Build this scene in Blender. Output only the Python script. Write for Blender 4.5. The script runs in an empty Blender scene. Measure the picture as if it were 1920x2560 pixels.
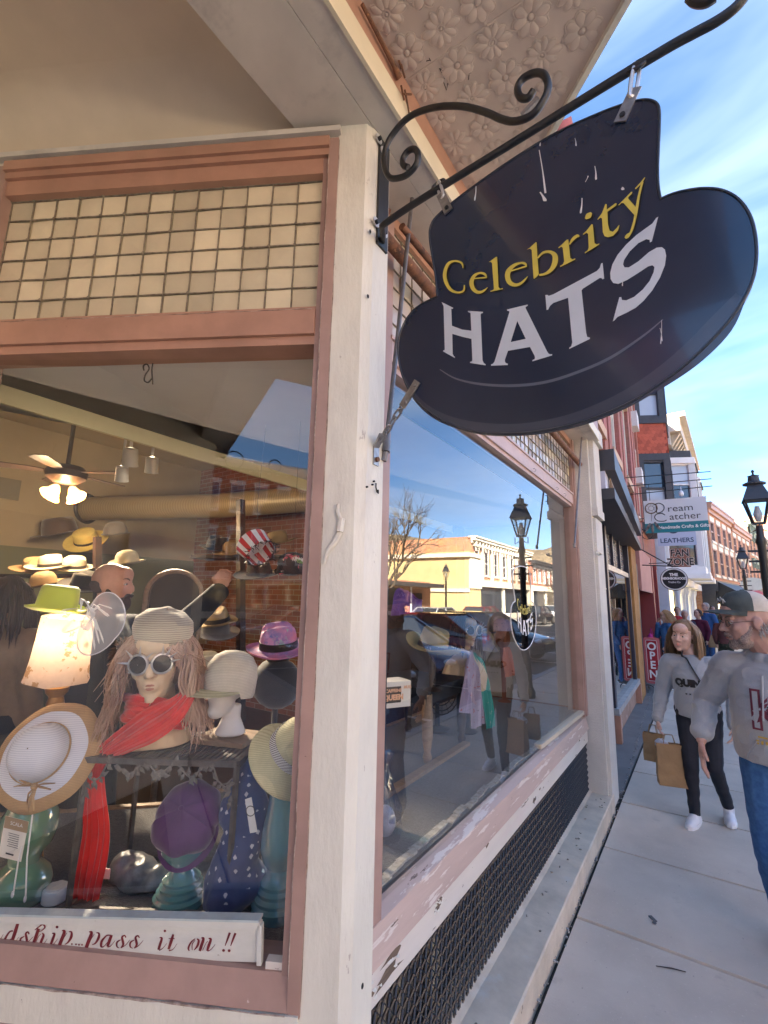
import bpy, math, random
import numpy as np
from mathutils import Vector, Matrix, noise as mnoise
from mathutils.geometry import tessellate_polygon
random.seed(7)
R_ = math.radians
scene = bpy.context.scene
COL = scene.collection

# ------------------------------------------------------------------ camera
PW, PH = 1920.0, 2560.0
FOC = 1163.1
_up = np.array([945 * 1.15732 - 960, -4400 * 1.15732 - 1280, FOC]); _up /= np.linalg.norm(_up)
_yx = 1748.0
_yy = 1280 - (_up[0] * (_yx - 960) + _up[2] * FOC) / _up[1]
_Y = np.array([_yx - 960, _yy - 1280, FOC]); _Y /= np.linalg.norm(_Y)
_X = np.cross(_Y, _up)
RW = np.stack([_X, _Y, _up])
CAM = np.array([0.0, 0.0, 1.8])
cd = bpy.data.cameras.new('camera'); cam = bpy.data.objects.new('camera', cd); COL.objects.link(cam)
cd.sensor_fit = 'HORIZONTAL'; cd.sensor_width = 36.0; cd.lens = 36.0 * FOC / PW
cd.clip_start = 0.05; cd.clip_end = 2000
_r = RW @ np.array([1, 0, 0]); _u = RW @ np.array([0, -1, 0]); _b = RW @ np.array([0, 0, -1])
cam.matrix_world = Matrix(((_r[0], _u[0], _b[0], CAM[0]), (_r[1], _u[1], _b[1], CAM[1]), (_r[2], _u[2], _b[2], CAM[2]), (0, 0, 0, 1)))
scene.camera = cam

# ------------------------------------------------------------------ sky, sun, exposure
SUN_EL, SUN_AZ = R_(39), R_(225)          # azimuth clockwise from +Y: the sun stands behind the shop row, to the left and behind
world = bpy.data.worlds.new('World'); scene.world = world; world.use_nodes = True
wn = world.node_tree; wn.nodes.clear()
wo = wn.nodes.new('ShaderNodeOutputWorld'); bg = wn.nodes.new('ShaderNodeBackground')
sky = wn.nodes.new('ShaderNodeTexSky'); sky.sky_type = 'NISHITA'; sky.sun_disc = False
sky.sun_elevation = SUN_EL; sky.sun_rotation = SUN_AZ
sky.altitude = 200; sky.air_density = 0.6; sky.dust_density = 0.0; sky.ozone_density = 2.6
tc = wn.nodes.new('ShaderNodeTexCoord'); mp = wn.nodes.new('ShaderNodeMapping')
mp.inputs['Scale'].default_value = (1.0, 1.6, 4.5); mp.inputs['Rotation'].default_value = (0.15, 0.1, 0.5)
nz = wn.nodes.new('ShaderNodeTexNoise'); nz.inputs['Scale'].default_value = 1.5; nz.inputs['Detail'].default_value = 5; nz.inputs['Roughness'].default_value = 0.5; nz.inputs['Distortion'].default_value = 0.35
cr = wn.nodes.new('ShaderNodeValToRGB'); cr.color_ramp.elements[0].position = 0.43; cr.color_ramp.elements[1].position = 0.90
cr.color_ramp.elements[0].color = (0, 0, 0, 1); cr.color_ramp.elements[1].color = (0.75, 0.75, 0.75, 1)
mx = wn.nodes.new('ShaderNodeMix'); mx.data_type = 'RGBA'
hs = wn.nodes.new('ShaderNodeHueSaturation'); hs.inputs['Saturation'].default_value = 1.1; hs.inputs['Hue'].default_value = 0.496; hs.inputs['Value'].default_value = 1.0
wn.links.new(tc.outputs['Generated'], mp.inputs['Vector']); wn.links.new(mp.outputs['Vector'], nz.inputs['Vector'])
wn.links.new(nz.outputs['Fac'], cr.inputs['Fac']); wn.links.new(cr.outputs['Color'], mx.inputs['Factor'])
wn.links.new(sky.outputs['Color'], hs.inputs['Color']); wn.links.new(hs.outputs['Color'], mx.inputs[6])
mx.inputs[7].default_value = (2.9, 3.4, 4.1, 1)
wn.links.new(mx.outputs[2], bg.inputs['Color']); bg.inputs['Strength'].default_value = 0.055
wn.links.new(bg.outputs['Background'], wo.inputs['Surface'])
sl = bpy.data.lights.new('sun', 'SUN'); sl.energy = 5.0; sl.angle = R_(0.5); sl.color = (1.0, 0.86, 0.68)
so = bpy.data.objects.new('sun', sl); COL.objects.link(so)
_sd = Vector((math.sin(SUN_AZ) * math.cos(SUN_EL), math.cos(SUN_AZ) * math.cos(SUN_EL), math.sin(SUN_EL)))
so.rotation_euler = (-_sd).to_track_quat('-Z', 'Y').to_euler(); so.location = (-30, -30, 40)
scene.view_settings.view_transform = 'Standard'; scene.view_settings.look = 'None'
scene.view_settings.exposure = 3.55; scene.view_settings.gamma = 1.0
scene.view_settings.use_curve_mapping = False

# ------------------------------------------------------------------ helpers: rays from the survey of the photograph
def ray(px, py): return RW @ np.array([px - 960, py - 1280, FOC])
def onplane(px, py, P, n):
    d = ray(px, py); n = np.array(n, float); return Vector(CAM + d * (np.dot(np.array(P, float) - CAM, n) / np.dot(d, n)))
def G(px, py, z=0.0): return onplane(px, py, (0, 0, z), (0, 0, 1))
def QX(px, py, x): return onplane(px, py, (x, 0, 0), (1, 0, 0))
def QY(px, py, y): return onplane(px, py, (0, y, 0), (0, 1, 0))
# splayed entry window: A at the post's arris, u along the wall, t depth behind it
LA = Vector((-0.8, 1.06, 0)); _a = R_(118); LD = Vector((-math.sin(_a), math.cos(_a), 0)); LN = Vector((0.46947, -0.88295, 0))
def L(u, t, z): return LA + LD * u - LN * t + Vector((0, 0, z))
def QL(px, py, t): return onplane(px, py, LA - LN * t, LN)
LMAT = Matrix((( -LD.x, -LN.x, 0, LA.x), (-LD.y, -LN.y, 0, LA.y), (0, 0, 1, 0), (0, 0, 0, 1)))  # local x = right along the wall seen from outside, y = inward
def D(x, y): return x * 1.15732, y * 1.15732

# ------------------------------------------------------------------ helpers: meshes and things
def V(*a): return Vector(a)
def basis(d, up=(0, 0, 1)):
    d = Vector(d).normalized(); up = Vector(up)
    if abs(d.dot(up)) > 0.98: up = Vector((1, 0, 0)) if abs(d.x) < 0.9 else Vector((0, 1, 0))
    s = d.cross(up).normalized(); return s, s.cross(d).normalized()
class MB:
    def __init__(s): s.v = []; s.f = []; s.m = []; s.M = None; s.mi = 0
    def add(s, vs, fs):
        o = len(s.v)
        if s.M is not None: vs = [s.M @ Vector(v) for v in vs]
        s.v += [tuple(v) for v in vs]; s.f += [tuple(i + o for i in f) for f in fs]; s.m += [s.mi] * len(fs); return s
    def box(s, c, d, M=None):
        x, y, z = d[0] / 2, d[1] / 2, d[2] / 2; c = Vector(c)
        vs = [Vector(p) for p in ((-x,-y,-z),(x,-y,-z),(x,y,-z),(-x,y,-z),(-x,-y,z),(x,-y,z),(x,y,z),(-x,y,z))]
        if M is not None: vs = [M @ p for p in vs]
        return s.add([p + c for p in vs], [(0,3,2,1),(4,5,6,7),(0,1,5,4),(1,2,6,5),(2,3,7,6),(3,0,4,7)])
    def b2(s, lo, hi):
        lo = Vector(lo); hi = Vector(hi); return s.box((lo + hi) / 2, [abs(a) for a in (hi - lo)])
    def bar(s, a, b, w, h, up=(0, 0, 1)):
        a = Vector(a); b = Vector(b); sx, u = basis(b - a, up); vs = []
        for p in (a, b):
            for i, j in ((-1,-1),(1,-1),(1,1),(-1,1)): vs.append(p + sx * (i * w / 2) + u * (j * h / 2))
        return s.add(vs, [(0,1,2,3),(7,6,5,4),(0,4,5,1),(1,5,6,2),(2,6,7,3),(3,7,4,0)])
    def quad(s, a, b, c, d): return s.add([a, b, c, d], [(0, 1, 2, 3)])
    def prism(s, poly, off):
        off = Vector(off); p = [Vector(q) for q in poly]; n = len(p)
        return s.add(p + [q + off for q in p], [tuple(range(n))[::-1], tuple(range(n, 2 * n))] + [(i, (i + 1) % n, n + (i + 1) % n, n + i) for i in range(n)])
    def tube(s, path, r, n=8, cap=True, flat=None, up=(0, 0, 1)):
        P = [Vector(p) for p in path]; m = len(P); rr = r if hasattr(r, '__len__') else [r] * m; vs = []; pu = Vector(up)
        for i, p in enumerate(P):
            d = (P[min(i + 1, m - 1)] - P[max(i - 1, 0)])
            if d.length < 1e-9: d = Vector((0, 0, 1))
            sx, u = basis(d, pu); pu = u
            fl = flat if flat else 1.0
            for k in range(n):
                a = 2 * math.pi * k / n; vs.append(p + sx * (math.cos(a) * rr[i]) + u * (math.sin(a) * rr[i] * fl))
        fs = [(i * n + k, i * n + (k + 1) % n, (i + 1) * n + (k + 1) % n, (i + 1) * n + k) for i in range(m - 1) for k in range(n)]
        if cap: fs += [tuple(range(n))[::-1], tuple(range((m - 1) * n, m * n))]
        return s.add(vs, fs)
    def lathe(s, prof, c=(0, 0, 0), n=24, axis=(0, 0, 1), cap=True, warp=None, closed=False):
        ax = Vector(axis).normalized(); sx, u = basis(ax, (0, 1, 0)); c = Vector(c); vs = []
        for (r, h) in prof:
            for k in range(n):
                a = 2 * math.pi * k / n; rr, hh = (r, h) if warp is None else warp(r, h, a)
                vs.append(c + ax * hh + sx * (math.cos(a) * rr) + u * (math.sin(a) * rr))
        m = len(prof)
        fs = [(i * n + k, i * n + (k + 1) % n, (i + 1) * n + (k + 1) % n, (i + 1) * n + k) for i in range(m - 1) for k in range(n)]
        if cap and not closed: fs += [tuple(range(n))[::-1], tuple(range((m - 1) * n, m * n))]
        return s.add(vs, fs)
    def ell(s, c, r, M=None, n=14, m=9):
        c = Vector(c); vs = []
        for i in range(m + 1):
            th = math.pi * i / m
            for k in range(n):
                a = 2 * math.pi * k / n; p = Vector((r[0] * math.sin(th) * math.cos(a), r[1] * math.sin(th) * math.sin(a), -r[2] * math.cos(th)))
                vs.append((M @ p if M is not None else p) + c)
        return s.add(vs, [(i * n + k, i * n + (k + 1) % n, (i + 1) * n + (k + 1) % n, (i + 1) * n + k) for i in range(m) for k in range(n)])
    def cap(s, a, b, ra, rb, n=12):
        a = Vector(a); b = Vector(b); d = b - a; l = max(d.length, 1e-6); d = d / l; prof = []
        for i in range(5): t = -math.pi / 2 + i * math.pi / 8; prof.append((max(ra * math.cos(t), 1e-4), ra * math.sin(t)))
        for i in range(5): t = i * math.pi / 8; prof.append((max(rb * math.cos(t), 1e-4), l + rb * math.sin(t)))
        return s.lathe(prof, a, n, d)
    def surf(s, fn, nu, nv, wrap=False):
        vs = [fn(i / nu, j / nv) for i in range(nu + 1) for j in range(nv + 1)]
        return s.add(vs, [(i * (nv + 1) + j, (i + 1) * (nv + 1) + j, (i + 1) * (nv + 1) + j + 1, i * (nv + 1) + j + 1) for i in range(nu) for j in range(nv)])
    def mesh(s, name):
        me = bpy.data.meshes.new(name); me.from_pydata(s.v, [], s.f); me.validate(); return me
    def build(s, name, mat, parent=None, smooth=False, loc=None, world=True, **k):
        off = Vector((0, 0, 0))
        if parent is not None and world:
            q = parent
            while q is not None and '_w' not in q: q = q.parent
            if q is not None: off = Vector(q['_w'])
        elif loc is not None and world: off = Vector(loc)
        if off.length: s.v = [(v[0] - off.x, v[1] - off.y, v[2] - off.z) for v in s.v]
        me = s.mesh(name)
        for mm in (mat if isinstance(mat, (list, tuple)) else [mat]): me.materials.append(mm)
        if isinstance(mat, (list, tuple)): me.polygons.foreach_set('material_index', s.m)
        return link(name, me, parent, smooth, loc, **k)
def link(name, me, parent=None, smooth=False, loc=None, label=None, cat=None, group=None, kind=None):
    if smooth:
        me.polygons.foreach_set('use_smooth', [True] * len(me.polygons))
        if smooth != 'all':
            try: me.set_sharp_from_angle(angle=R_(42))
            except Exception: pass
    o = bpy.data.objects.new(name, me); COL.objects.link(o)
    if loc is not None: o.location = loc
    if parent is not None: o.parent = parent
    return tag(o, label, cat, group, kind)
def tag(o, label=None, cat=None, group=None, kind=None):
    for k, v in (('label', label), ('category', cat), ('group', group), ('kind', kind)):
        if v: o[k] = v
    return o
def thing(name, label=None, cat=None, loc=(0, 0, 0), rz=0, group=None, kind=None):
    o = bpy.data.objects.new(name, None); COL.objects.link(o); o.location = loc; o.rotation_euler = (0, 0, rz); o.empty_display_size = 0.05
    o['_w'] = tuple(loc) if not rz else (0, 0, 0)
    return tag(o, label, cat, group, kind)
def copy_tree(o, parent=None, loc=None, rz=None, label=None, mat=None):
    c = o.copy(); COL.objects.link(c); c.parent = parent
    if loc is not None: c.location = loc
    if rz is not None: c.rotation_euler = (0, 0, rz)
    if label: c['label'] = label
    for ch in list(o.children):
        d = copy_tree(ch, c)
    return c
def spline(pts, n=6, closed=False):
    P = [np.array(p, float) for p in pts]; m = len(P); out = []
    rng = range(m) if closed else range(m - 1)
    for i in rng:
        p0 = P[(i - 1) % m] if closed or i > 0 else P[0]; p1 = P[i]; p2 = P[(i + 1) % m]
        p3 = P[(i + 2) % m] if closed or i + 2 < m else P[-1]
        for k in range(n):
            t = k / n
            out.append(0.5 * ((2 * p1) + (-p0 + p2) * t + (2 * p0 - 5 * p1 + 4 * p2 - p3) * t * t + (-p0 + 3 * p1 - 3 * p2 + p3) * t ** 3))
    if not closed: out.append(P[-1])
    return out
WS = bpy.data.scenes.new('workbench')         # a small side scene, so shaping a mesh does not re-evaluate the whole street
def wdg():
    vl = WS.view_layers[0]; vl.update(); return vl.depsgraph
def remesh(mb, vox, smooth=3, fac=0.5):
    me = mb.mesh('tmp'); o = bpy.data.objects.new('tmp', me); WS.collection.objects.link(o)
    r = o.modifiers.new('r', 'REMESH'); r.mode = 'VOXEL'; r.voxel_size = vox
    if smooth: q = o.modifiers.new('s', 'SMOOTH'); q.iterations = smooth; q.factor = fac
    dg = wdg(); e = o.evaluated_get(dg); m2 = bpy.data.meshes.new_from_object(e)
    bpy.data.objects.remove(o); bpy.data.meshes.remove(me); m2.materials.clear(); return m2
def puff(me, fn):
    n = len(me.vertices); co = np.empty(n * 3, np.float32); no = np.empty(n * 3, np.float32); me.vertices.foreach_get('co', co); me.vertex_normals.foreach_get('vector', no); co = co.reshape(-1, 3); no = no.reshape(-1, 3)
    d = np.array([fn(Vector(c)) for c in co.tolist()], np.float32); me.vertices.foreach_set('co', (co + no * d[:, None]).ravel()); me.update()
# flat lettering: every glyph is outlines and pen strokes laid on a plane by fn(x, y, h)
def stroke_poly(st, n=5):
    P = spline(st, n); Lft = []; Rgt = []
    for i, p in enumerate(P):
        d = P[min(i + 1, len(P) - 1)][:2] - P[max(i - 1, 0)][:2]; l = np.linalg.norm(d) or 1; d = d / l; nn = np.array([-d[1], d[0]])
        w = max(p[2], 1.0) / 2; Lft.append(p[:2] + nn * w); Rgt.append(p[:2] - nn * w)
    return Lft, Rgt
def lettering(mb, polys, strokes, fn, h=0.0012):
    k = 0
    for pl in polys:
        loops = pl if isinstance(pl[0][0], (list, tuple)) else [pl]
        z = h + 0.00012 * (k % 7); k += 1
        pts = [[Vector((x, y, 0)) for x, y in lp] for lp in loops]; flat = [p for lp in pts for p in lp]
        mb.add([fn(p.x, p.y, z) for p in flat], [tuple(t) for t in tessellate_polygon(pts)])
    for st in strokes:
        z = h + 0.00012 * (k % 7); k += 1
        a, b = stroke_poly(st); m = len(a)
        mb.add([fn(p[0], p[1], z) for p in a] + [fn(p[0], p[1], z) for p in b], [(i, i + 1, m + i + 1, m + i) for i in range(m - 1)])
    return mb
_fc = {}
def text_mesh(txt, size=1.0, extr=0.0, align='CENTER', sx=1.0, bold=0.0, space=1.0):
    c = bpy.data.curves.new('t', 'FONT'); c.body = txt; c.size = size; c.align_x = align; c.align_y = 'CENTER'; c.extrude = extr; c.offset = bold; c.resolution_u = 3; c.space_character = space
    o = bpy.data.objects.new('t', c); WS.collection.objects.link(o)
    dg = wdg(); m = bpy.data.meshes.new_from_object(o.evaluated_get(dg))
    vs = [(v.co.x * sx, v.co.y, v.co.z) for v in m.vertices]; fs = [tuple(p.vertices) for p in m.polygons]
    bpy.data.objects.remove(o); bpy.data.curves.remove(c); bpy.data.meshes.remove(m); return vs, fs
def put_text(mb, txt, size, O, ex, ey, h=0.002, **k):
    ex = Vector(ex).normalized(); ey = Vector(ey).normalized(); nz_ = ex.cross(ey); vs, fs = text_mesh(txt, size, **k)
    mb.add([Vector(O) + ex * v[0] + ey * v[1] + nz_ * (h + v[2]) for v in vs], fs); return mb

# ------------------------------------------------------------------ helpers: materials
def mat(name, col, rough=0.6, metal=0.0, nsc=0, namt=0.0, col2=None, bsc=0, bst=0.0, spec=0.5, coat=0.0, alpha=1.0, trans=0.0, emit=None, estr=0.0, sub=0.0, patch=None, rand=0.0, bdist=0.002, sheen=0.0, coords='Object', stretch=(1, 1, 1), wave=None):
    m = bpy.data.materials.new(name); m.use_nodes = True; nt = m.node_tree; p = nt.nodes['Principled BSDF']; N = nt.nodes.new; K = nt.links.new
    p.inputs['Base Color'].default_value = (*col, 1); p.inputs['Roughness'].default_value = rough; p.inputs['Metallic'].default_value = metal
    p.inputs['Specular IOR Level'].default_value = spec; p.inputs['Coat Weight'].default_value = coat; p.inputs['Alpha'].default_value = alpha
    p.inputs['Transmission Weight'].default_value = trans; p.inputs['Sheen Weight'].default_value = sheen
    if sub: p.inputs['Subsurface Weight'].default_value = sub; p.inputs['Subsurface Radius'].default_value = (0.012, 0.006, 0.004)
    if emit: p.inputs['Emission Color'].default_value = (*emit, 1); p.inputs['Emission Strength'].default_value = estr
    t = N('ShaderNodeTexCoord'); mpn = N('ShaderNodeMapping'); mpn.inputs['Scale'].default_value = stretch; K(t.outputs[coords], mpn.inputs['Vector']); vec = mpn.outputs['Vector']
    cur = None
    def mixc(fac, a, b):
        x = N('ShaderNodeMix'); x.data_type = 'RGBA'
        if isinstance(fac, float): x.inputs['Factor'].default_value = fac
        else: K(fac, x.inputs['Factor'])
        if a is None: x.inputs[6].default_value = (*col, 1)
        else: K(a, x.inputs[6])
        if isinstance(b, tuple): x.inputs[7].default_value = (*b, 1)
        else: K(b, x.inputs[7])
        return x.outputs[2]
    def noise(sc, det=6, ro=0.6):
        n = N('ShaderNodeTexNoise'); n.inputs['Scale'].default_value = sc; n.inputs['Detail'].default_value = det; n.inputs['Roughness'].default_value = ro; K(vec, n.inputs['Vector']); return n.outputs['Fac']
    def ramp(f, a, b):
        r = N('ShaderNodeMapRange'); r.inputs['From Min'].default_value = a; r.inputs['From Max'].default_value = b; K(f, r.inputs['Value']); return r.outputs['Result']
    if nsc:
        c2 = col2 if col2 else tuple(c * (1 - namt) for c in col)
        cur = mixc(ramp(noise(nsc), 0.38, 0.66), cur, c2)
    if patch:                                   # (scale, lo, hi, colour): chips, stains and wear with a shape of their own
        for (sc, lo, hi, pc) in (patch if isinstance(patch, list) else [patch]): cur = mixc(ramp(noise(sc, 8, 0.65), lo, hi), cur, pc)
    if wave:                                    # (scale, direction, colour, sharp)
        w = N('ShaderNodeTexWave'); w.inputs['Scale'].default_value = wave[0]; w.bands_direction = wave[1]; w.inputs['Distortion'].default_value = wave[4] if len(wave) > 4 else 0.4; w.inputs['Detail'].default_value = 1; K(vec, w.inputs['Vector'])
        cur = mixc(ramp(w.outputs['Fac'], wave[3], wave[3] + 0.25), cur, wave[2])
    if rand:
        oi = N('ShaderNodeObjectInfo'); h = N('ShaderNodeHueSaturation'); mr = N('ShaderNodeMapRange'); mr.inputs['To Min'].default_value = 1 - rand; mr.inputs['To Max'].default_value = 1 + rand * 0.6
        K(oi.outputs['Random'], mr.inputs['Value']); K(mr.outputs['Result'], h.inputs['Value'])
        if cur is None: h.inputs['Color'].default_value = (*col, 1)
        else: K(cur, h.inputs['Color'])
        cur = h.outputs['Color']
    if cur is not None: K(cur, p.inputs['Base Color'])
    if bsc:
        b = N('ShaderNodeBump'); b.inputs['Strength'].default_value = bst; b.inputs['Distance'].default_value = bdist; K(noise(bsc, 5), b.inputs['Height']); K(b.outputs['Normal'], p.inputs['Normal'])
    m['_p'] = 1
    return m
def glass(name, ior=1.6, tint=(0.95, 0.97, 0.96), base=0.0, rough=0.0):
    m = bpy.data.materials.new(name); m.use_nodes = True; nt = m.node_tree; nt.nodes.clear(); N = nt.nodes.new; K = nt.links.new
    o = N('ShaderNodeOutputMaterial'); mixs = N('ShaderNodeMixShader'); tr = N('ShaderNodeBsdfTransparent'); gl = N('ShaderNodeBsdfGlossy'); fr = N('ShaderNodeFresnel')
    tr.inputs['Color'].default_value = (*tint, 1); gl.inputs['Roughness'].default_value = rough; fr.inputs['IOR'].default_value = ior
    ge = N('ShaderNodeNewGeometry'); io = N('ShaderNodeMix'); io.inputs[2].default_value = ior; io.inputs[3].default_value = 1 / ior; K(ge.outputs['Backfacing'], io.inputs[0]); K(io.outputs[0], fr.inputs['IOR'])
    ad = N('ShaderNodeMath'); ad.operation = 'ADD'; ad.use_clamp = True; ad.inputs[1].default_value = base; K(fr.outputs['Fac'], ad.inputs[0])
    K(ad.outputs[0], mixs.inputs['Fac']); K(tr.outputs[0], mixs.inputs[1]); K(gl.outputs[0], mixs.inputs[2]); K(mixs.outputs[0], o.inputs['Surface']); return m
def brick_mat(name, c1, c2, mortar, bw=0.22, bh=0.075, axis='YZ', rough=0.85):
    m = bpy.data.materials.new(name); m.use_nodes = True; nt = m.node_tree; p = nt.nodes['Principled BSDF']; N = nt.nodes.new; K = nt.links.new
    p.inputs['Roughness'].default_value = rough; t = N('ShaderNodeTexCoord'); s = N('ShaderNodeSeparateXYZ'); c = N('ShaderNodeCombineXYZ'); K(t.outputs['Object'], s.inputs[0])
    ad = N('ShaderNodeMath'); ad.operation = 'ADD'; K(s.outputs['X'], ad.inputs[0]); K(s.outputs['Y'], ad.inputs[1]); K(ad.outputs[0], c.inputs['X']); K(s.outputs['Z'], c.inputs['Y'])
    b = N('ShaderNodeTexBrick'); K(c.outputs[0], b.inputs['Vector']); b.inputs['Scale'].default_value = 1.0; b.inputs['Brick Width'].default_value = bw; b.inputs['Row Height'].default_value = bh
    b.inputs['Mortar Size'].default_value = 0.006; b.inputs['Color1'].default_value = (*c1, 1); b.inputs['Color2'].default_value = (*c2, 1); b.inputs['Mortar'].default_value = (*mortar, 1)
    nz2 = N('ShaderNodeTexNoise'); nz2.inputs['Scale'].default_value = 1.3; nz2.inputs['Detail'].default_value = 6; K(t.outputs['Object'], nz2.inputs['Vector'])
    x = N('ShaderNodeMix'); x.data_type = 'RGBA'; x.blend_type = 'MULTIPLY'; x.inputs['Factor'].default_value = 0.5; K(b.outputs['Color'], x.inputs[6]); K(nz2.outputs['Color'], x.inputs[7])
    hsv = N('ShaderNodeHueSaturation'); hsv.inputs['Value'].default_value = 1.35; K(x.outputs[2], hsv.inputs['Color'])
    K(hsv.outputs['Color'], p.inputs['Base Color']); bu = N('ShaderNodeBump'); bu.inputs['Strength'].default_value = 0.5; bu.inputs['Distance'].default_value = 0.004; bu.invert = True; K(b.outputs['Fac'], bu.inputs['Height']); K(bu.outputs['Normal'], p.inputs['Normal'])
    return m
# ------------------------------------------------------------------ materials
M = {}
M['cream'] = mat('cream_paint', (0.74, 0.71, 0.61), 0.5, nsc=5, namt=0.10, bsc=36, bst=0.9, bdist=.003, patch=[(13, 0.655, 0.675, (0.46, 0.41, 0.35)), (3.2, 0.55, 0.75, (0.56, 0.52, 0.45)), (30, .70, .72, (.22, .18, .15))], stretch=(1.6, 1.6, .55))
M['cream_peel'] = mat('peeling_cream_paint', (0.74, 0.69, 0.62), 0.55, nsc=4, namt=0.14, bsc=30, bst=0.5, patch=[(9, 0.645, 0.652, (0.17, 0.12, 0.09)), (24, 0.675, 0.682, (0.28, 0.22, 0.17)), (5, .55, .70, (.68, .60, .55))], stretch=(1.2, 0.30, 1.6))
M['terra'] = mat('terracotta_paint', (0.43, 0.275, 0.225), 0.45, nsc=5, namt=0.20, bsc=45, bst=0.22, patch=[(60, 0.70, 0.73, (0.62, 0.50, 0.44)), (28, 0.69, 0.72, (0.12, 0.06, 0.04))])
M['terra_warm'] = mat('warm_terracotta_paint', (0.47, 0.26, 0.18), 0.45, nsc=5, namt=0.20, bsc=45, bst=0.2, patch=(60, 0.70, 0.73, (0.20, 0.08, 0.05)))
M['pinkpeel'] = mat('peeling_pink_paint', (0.58, 0.44, 0.38), 0.5, nsc=6, namt=0.18, bsc=40, bst=0.4, patch=[(12, 0.58, 0.60, (0.70, 0.62, 0.56)), (15, 0.66, 0.668, (0.16, 0.11, 0.09)), (40, .66, .68, (.72, .68, .64))], stretch=(1.2, 0.22, 2.2))
M['beige'] = mat('beige_plaster', (0.74, 0.62, 0.46), 0.75, nsc=3, namt=0.1, bsc=120, bst=0.12, patch=[(5, 0.70, 0.76, (0.12, 0.10, 0.07)), (16, 0.74, 0.77, (0.2, 0.17, 0.12))])
M['greybeam'] = mat('greyed_beam_paint', (0.68, 0.62, 0.54), 0.7, nsc=3, namt=0.16, bsc=60, bst=0.2, patch=[(22, 0.69, 0.72, (0.06, 0.05, 0.04)), (2.4, 0.55, 0.72, (0.36, 0.33, 0.30))])
M['tin'] = mat('pressed_tin_paint', (0.64, 0.52, 0.43), 0.6, nsc=4, namt=0.14, bsc=50, bst=0.25, patch=[(3.0, 0.6, 0.75, (0.42, 0.36, 0.32)), (30, 0.73, 0.75, (0.2, 0.16, 0.14))])
M['rust'] = mat('rusty_iron', (0.23, 0.10, 0.05), 0.85, nsc=25, col2=(0.09, 0.045, 0.03), bsc=90, bst=0.8, patch=(40, 0.6, 0.68, (0.5, 0.24, 0.1)))
M['iron'] = mat('black_iron', (0.018, 0.019, 0.020), 0.42, metal=0.0, nsc=20, namt=0.3, bsc=80, bst=0.15, spec=0.6, patch=(35, 0.68, 0.72, (0.05, 0.045, 0.04)))
M['steel'] = mat('zinc_steel', (0.42, 0.41, 0.40), 0.42, metal=0.85, nsc=30, namt=0.35, bsc=90, bst=0.15)
M['washer'] = mat('washer_steel', (0.66, 0.66, 0.66), 0.35, metal=0.6)
M['concrete'] = mat('ledge_concrete', (0.68, 0.59, 0.47), 0.85, nsc=5, namt=0.25, bsc=45, bst=0.9, patch=[(14, 0.66, 0.70, (0.22, 0.20, 0.17)), (4, 0.6, 0.72, (0.60, 0.59, 0.54))])
M['stucco'] = mat('painted_stucco', (0.66, 0.63, 0.57), 0.8, nsc=4, namt=0.12, bsc=75, bst=1.0, bdist=0.006, patch=(5, 0.68, 0.75, (0.4, 0.38, 0.34)))
M['slab'] = mat('sidewalk_concrete', (0.62, 0.53, 0.44), 0.9, nsc=1.6, namt=0.18, bsc=120, bst=0.9, rand=0.08, patch=[(5, 0.62, 0.75, (0.46, 0.39, 0.33)), (22, 0.725, 0.735, (0.20, 0.165, 0.145)), (70, 0.60, 0.68, (0.66, 0.58, 0.50)), (48, .66, .70, (.30, .24, .21)), (1.3, .58, .72, (.50, .43, .37))])
M['dirt'] = mat('joint_dirt', (0.05, 0.045, 0.04), 0.95, nsc=40, namt=0.4)
M['asphalt'] = mat('asphalt', (0.10, 0.098, 0.095), 0.9, nsc=4, namt=0.25, bsc=200, bst=0.5)
M['kerb'] = mat('kerb_concrete', (0.45, 0.43, 0.41), 0.85, nsc=6, namt=0.2)
M['mesh'] = mat('black_expanded_metal', (0.022, 0.024, 0.03), 0.4, spec=0.6)
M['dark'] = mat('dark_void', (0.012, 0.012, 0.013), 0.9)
M['glassL'] = glass('entry_window_glass', 1.62, base=0.05)
M['glassR'] = glass('street_window_glass', 1.75, base=0.13)
M['glassN'] = glass('neighbour_window_glass', 1.8, base=0.25)
M['darkglass'] = mat('dark_window_pane', (0.03, 0.04, 0.055), 0.04, spec=0.9, coat=0.6)
M['lightglass'] = mat('curtained_window_pane', (0.42, 0.46, 0.52), 0.08, spec=0.8, coat=0.5)
def prism_mat(name, c):
    return mat(name, c, 0.22, nsc=9, namt=0.16, trans=0.0, spec=0.6, rand=0.24, wave=(95, 'Z', tuple(x * 0.80 for x in c), 0.45, 0.0), coat=0.25)
M['prism'] = prism_mat('amber_prism_glass', (0.78, 0.68, 0.47)); M['prism_c'] = prism_mat('pale_prism_glass', (0.68, 0.60, 0.52))
M['came'] = mat('dull_lead_came', (0.16, 0.13, 0.09), 0.6, metal=0.2, nsc=60, col2=(0.3, 0.25, 0.18))
M['carpet'] = mat('grey_loop_carpet', (0.105, 0.10, 0.098), 0.95, nsc=60, namt=0.5, bsc=170, bst=1.0, bdist=0.006, sheen=0.3)
M['wood'] = mat('pale_wood', (0.36, 0.25, 0.16), 0.55, nsc=6, namt=0.3, stretch=(1, 8, 8)); M['darkwood'] = mat('dark_wood', (0.05, 0.03, 0.022), 0.45, nsc=8, namt=0.4)
M['tanwall'] = mat('tan_interior_paint', (0.40, 0.33, 0.22), 0.8, nsc=1.5, namt=0.1); M['olivewall'] = mat('olive_interior_paint', (0.16, 0.17, 0.10), 0.8)
M['brick'] = brick_mat('red_brick', (0.30, 0.10, 0.065), (0.24, 0.075, 0.05), (0.34, 0.28, 0.24))
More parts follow.
